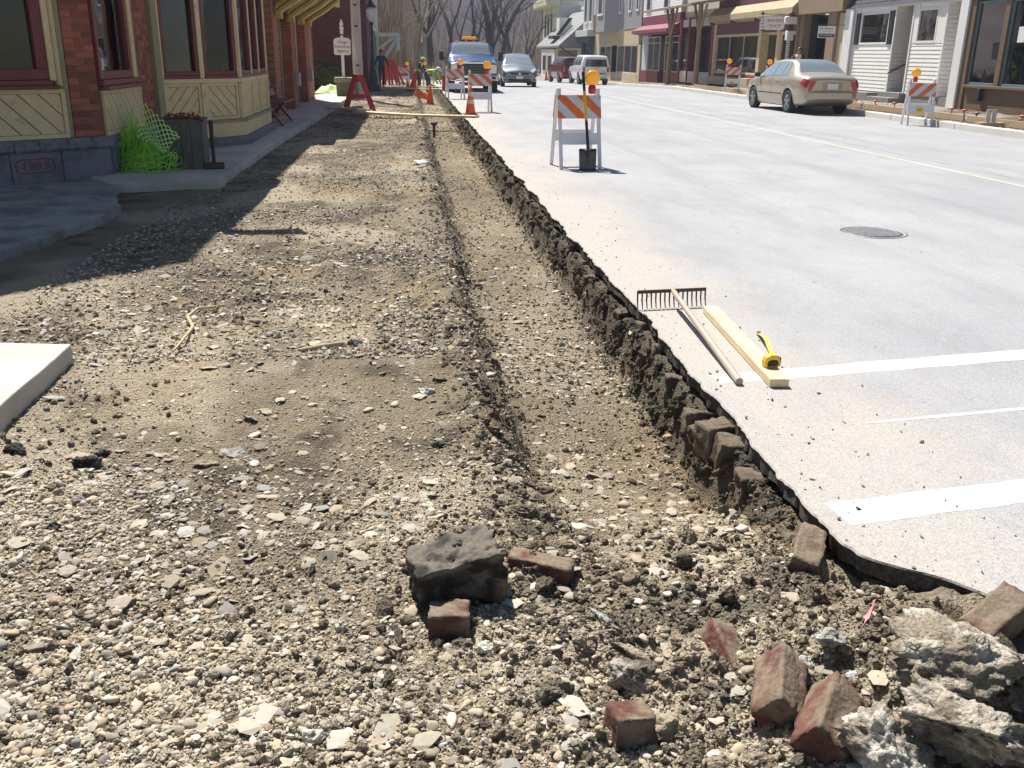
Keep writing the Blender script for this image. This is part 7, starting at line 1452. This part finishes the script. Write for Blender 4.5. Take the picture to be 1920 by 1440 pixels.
mb = MB(); v_, f_ = ico(2); a = ground_at(790, 305, -.1); mb.add([(a.x + q[0] * .11 * (1 + .3 * math.sin(q[1] * 5)), a.y + q[1] * .25, a.z + .01 + q[2] * .02 + .01 * math.sin(q[0] * 6)) for q in v_], [tuple(q) for q in f_], 0, True); tag(mb.build('plastic_scrap', mat('pale_plastic', (.36, .38, .42), .6, var=.15)), 'pale blue scrap of plastic on the gravel beside the trench', 'plastic')
# ================================================================== TREES, WOODS AND HILL
M_bark = mat('dark_bark', (.055, .045, .04), .95, var=.3, scale=5, bump=.4); M_bark2 = mat('tan_bark', (.20, .155, .115), .95, var=.3, scale=5, bump=.4); M_twig = mat('twigs', (.115, .085, .075), .95, var=.25, scale=2, bump=0); M_twig2 = mat('tan_twigs', (.25, .195, .13), .95, var=.25, scale=2, bump=0)
def tree(label, x, y, h, r0, seed, lean=(0, 0), stems=1, tan=False, spread=.55):
    zb = float(zr(min(y, 125))) - .55; T = thing('bare_tree', label, 'tree', (x, y, zb), 0, 'bare trees at the end of the street'); R = random.Random(seed); tr, cw = MB(), MB()
    def grow(p, d, l_, r, lev):
        n_ = 4 if lev < 3 else 3; pts = [p]; rr = [r]; q = p.copy(); dd = d.copy()
        for i_ in range(n_):
            dd = (dd + Vector((R.uniform(-1, 1), R.uniform(-1, 1), R.uniform(-.3, .6))) * (.10 + .05 * lev)).normalized(); q = q + dd * l_ / n_; pts.append(q.copy()); rr.append(r * (1 - .42 * (i_ + 1) / n_))
        (tr if lev < 3 else cw).tube(pts, rr, 7 if lev == 0 else (5 if lev < 3 else 3), cap=False)
        if lev >= 6 or r < .006: return
        nb = R.choice((2, 3, 3)) if lev < 5 else 2
        for b_ in range(nb):
            k = 1.0 if b_ == 0 else R.uniform(.45, .95); i_ = min(n_, max(1, int(k * n_))); a = R.uniform(0, 6.28); s_ = spread * R.uniform(.6, 1.3) * (.5 if b_ == 0 else 1)
            o_ = dd.orthogonal().normalized(); o_.rotate(Matrix.Rotation(a, 3, dd)); nd = (dd + o_ * s_).normalized(); nd.z = max(nd.z, -.1); grow(pts[i_], nd, l_ * R.uniform(.62, .85), rr[i_] * (.80 if b_ == 0 else .62), lev + 1)
    for s_ in range(stems):
        a = 6.28 * s_ / max(1, stems); d = Vector((lean[0] + (.22 * math.cos(a) if stems > 1 else 0), lean[1] + (.22 * math.sin(a) if stems > 1 else 0), 1)).normalized(); grow(Vector((.15 * math.cos(a), .15 * math.sin(a), 0)) if stems > 1 else Vector((0, 0, 0)), d, h * .30, r0 * (1 if stems == 1 else .75), 0)
    tr.build('trunk', M_bark2 if tan else M_bark, T); cw.build('crown', M_twig2 if tan else M_twig, T); return T
TL = [(708, 66, 13, .16, 0, 1, 1, 'pale slender bare tree behind the white door hood'), (728, 72, 15, .2, .02, 1, 1, 'tan bare tree right of the white door hood'), (745, 64, 12, .14, -.03, 1, 1, 'thin tan bare tree above the far red trestle'), (762, 78, 17, .24, 0, 1, 1, 'tall tan bare tree above the standing worker, left one'), (781, 70, 16, .2, .02, 1, 1, 'tan bare tree directly behind the standing worker'), (812, 82, 17, .36, -.05, 0, 1, 'thick dark bare tree just left of the pickup'), (838, 96, 17, .28, .05, 0, 1, 'dark bare tree behind the left of the pickup cab'), (866, 92, 17, .34, -.04, 0, 2, 'forked dark bare tree above the pickup light bar'), (928, 92, 18, .42, .02, 0, 3, 'large dark multi stemmed tree between pickup and hatchback'), (946, 112, 15, .24, .12, 0, 1, 'dark tree leaning right behind the hatchback'), (968, 108, 14, .22, .10, 0, 2, 'spreading bare tree above the hatchback roof'), (990, 118, 13, .22, .18, 0, 1, 'slanting bare tree above the dark jeep'), (1008, 126, 12, .2, .05, 1, 1, 'bare tree beside the pale false front building'), (898, 118, 16, .22, 0, 0, 1, 'thin dark tree right of the pickup roof'), (690, 84, 17, .25, .0, 1, 1, 'tan tree rising behind the brick house corner'), (797, 104, 16, .24, .0, 1, 1, 'far tan tree left of the thick dark one')]
for i_, (px, Y_, h, r0, ln, tn, st, lb) in enumerate(TL): tree(lb, (px - 762) / 1867 * Y_, Y_, h, r0, 500 + i_, (ln, 0), st, bool(tn))
# far wooded hill
M_hill = mat('hillside_litter', (.32, .26, .25), .95, var=.3, scale=.05, col2=(.40, .33, .31), mixs=.02, bump=0)
hx = np.linspace(-420, 560, 90); hy = np.linspace(150, 620, 50); A, B = np.meshgrid(hx, hy); a, b_ = A.ravel(), B.ravel()
def hill_z(a, b_):
    ridge = 21 + 16 * sstep(20, 140, a - b_ * .12) + 20 * sstep(10, 120, -(a + 10)) + 2.5 * fbm(a * .012, b_ * .012, s=4, o=3); return -2.4 + ridge * sstep(150, 400, b_) ** 1.2 + 1.0 * fbm(a * .04, b_ * .04, s=6, o=3) * sstep(150, 220, b_)
nx, ny = len(hx), len(hy); ii = (np.arange(ny - 1)[:, None] * nx + np.arange(nx - 1)[None]).ravel(); hl_ = inst('hill', npmesh('hill', np.stack([a, b_, hill_z(a, b_)], 1), np.stack([ii, ii + 1, ii + 1 + nx, ii + nx], 1), M_hill, None, True, 4)); struct(hl_)
def wood(name, n, xr, yr, hr, zf, pal, label, nb, seed, w=.05, mask=None, spread=.28):
    r = np.random.default_rng(seed); y = r.uniform(yr[0], yr[1], n); x = xr[0](y) + (xr[1](y) - xr[0](y)) * r.uniform(0, 1, n); z = zf(x, y); h = r.uniform(hr[0], hr[1], n); Vs, Cs = [], []
    col = pal[r.integers(0, len(pal), n)] * r.uniform(.75, 1.2, (n, 1))
    for k in range(nb):
        t0 = r.uniform(.0, .55, n) if k else np.zeros(n); az = r.uniform(0, 6.28, n); s_ = spread * r.uniform(.3, 1, n) * (0.15 if k == 0 else 1); l_ = h * (1 - t0) * r.uniform(.6, 1, n)
        b0 = np.stack([x + r.normal(0, .15, n), y, z + h * t0], 1); tip = b0 + np.stack([np.cos(az) * s_ * l_, np.sin(az) * s_ * l_, l_], 1); ww = (w * h * (.10 if k == 0 else .05) * r.uniform(.5, 1.2, n))[:, None] * np.array([[1, .3, 0]])
        Vs.append(np.stack([b0 - ww, b0 + ww, tip], 1)); Cs.append(np.repeat(col[:, None] * r.uniform(.8, 1.15, (n, 1, 1)), 3, 1))
    V = np.concatenate(Vs).reshape(-1, 3); C_ = np.concatenate(Cs).reshape(-1, 3); o = inst(name, npmesh(name, V, np.arange(len(V)).reshape(-1, 3), M_wood_v, C_, False)); struct(o, 'stuff'); o['label'] = label; o['category'] = 'woodland'; return o
M_wood_v = vcol_mat('bare_twig_mass', .95, 0, 1, .1, 1)
MAUVE = np.array([[.38, .31, .31], [.34, .28, .31], [.42, .35, .33], [.30, .25, .28], [.38, .32, .26], [.26, .27, .28]]); TANS = np.array([[.34, .275, .20], [.28, .22, .165], [.40, .335, .25], [.22, .175, .13], [.29, .27, .16]])
wood('hillside_woods', 5200, (lambda y: -.10 * y - 30, lambda y: .24 * y + 30), (165, 470), (7, 12), hill_z, MAUVE, 'bare mauve woodland covering the far hillside', 12, 901, .35)
zg = lambda x, y: zr(np.minimum(y, 125)) - .55
wood('roadside_brush', 2600, (lambda y: -.07 * y - 6, lambda y: np.where(y < 75, -1.0, np.where(y < 95, .03 * y, .085 * y))), (66, 150), (.8, 2.6), zg, TANS, 'tangled tan brush under the trees at the end of the street', 12, 902, .22, None, .6)
wood('thicket', 170, (lambda y: -.075 * y - 4, lambda y: .008 * y), (75, 160), (6, 13), zg, TANS, 'thin tan saplings crowding behind the bare trees', 16, 903, .16, None, .3)

# air between here and the hill
mb = MB(); mb.bb(-470, 610, -40, 640, -7, 62); hz = mb.build('haze', bpy.data.materials.new('haze_air')); struct(hz, 'stuff'); hm_ = hz.data.materials[0]; hm_.use_nodes = True; hm_.node_tree.nodes.clear()
pv = hm_.node_tree.nodes.new('ShaderNodeVolumePrincipled'); pv.inputs['Density'].default_value = .0006; pv.inputs['Color'].default_value = (.72, .80, .98, 1); pv.inputs['Anisotropy'].default_value = .2
ho = hm_.node_tree.nodes.new('ShaderNodeOutputMaterial'); hm_.node_tree.links.new(pv.outputs[0], ho.inputs['Volume'])
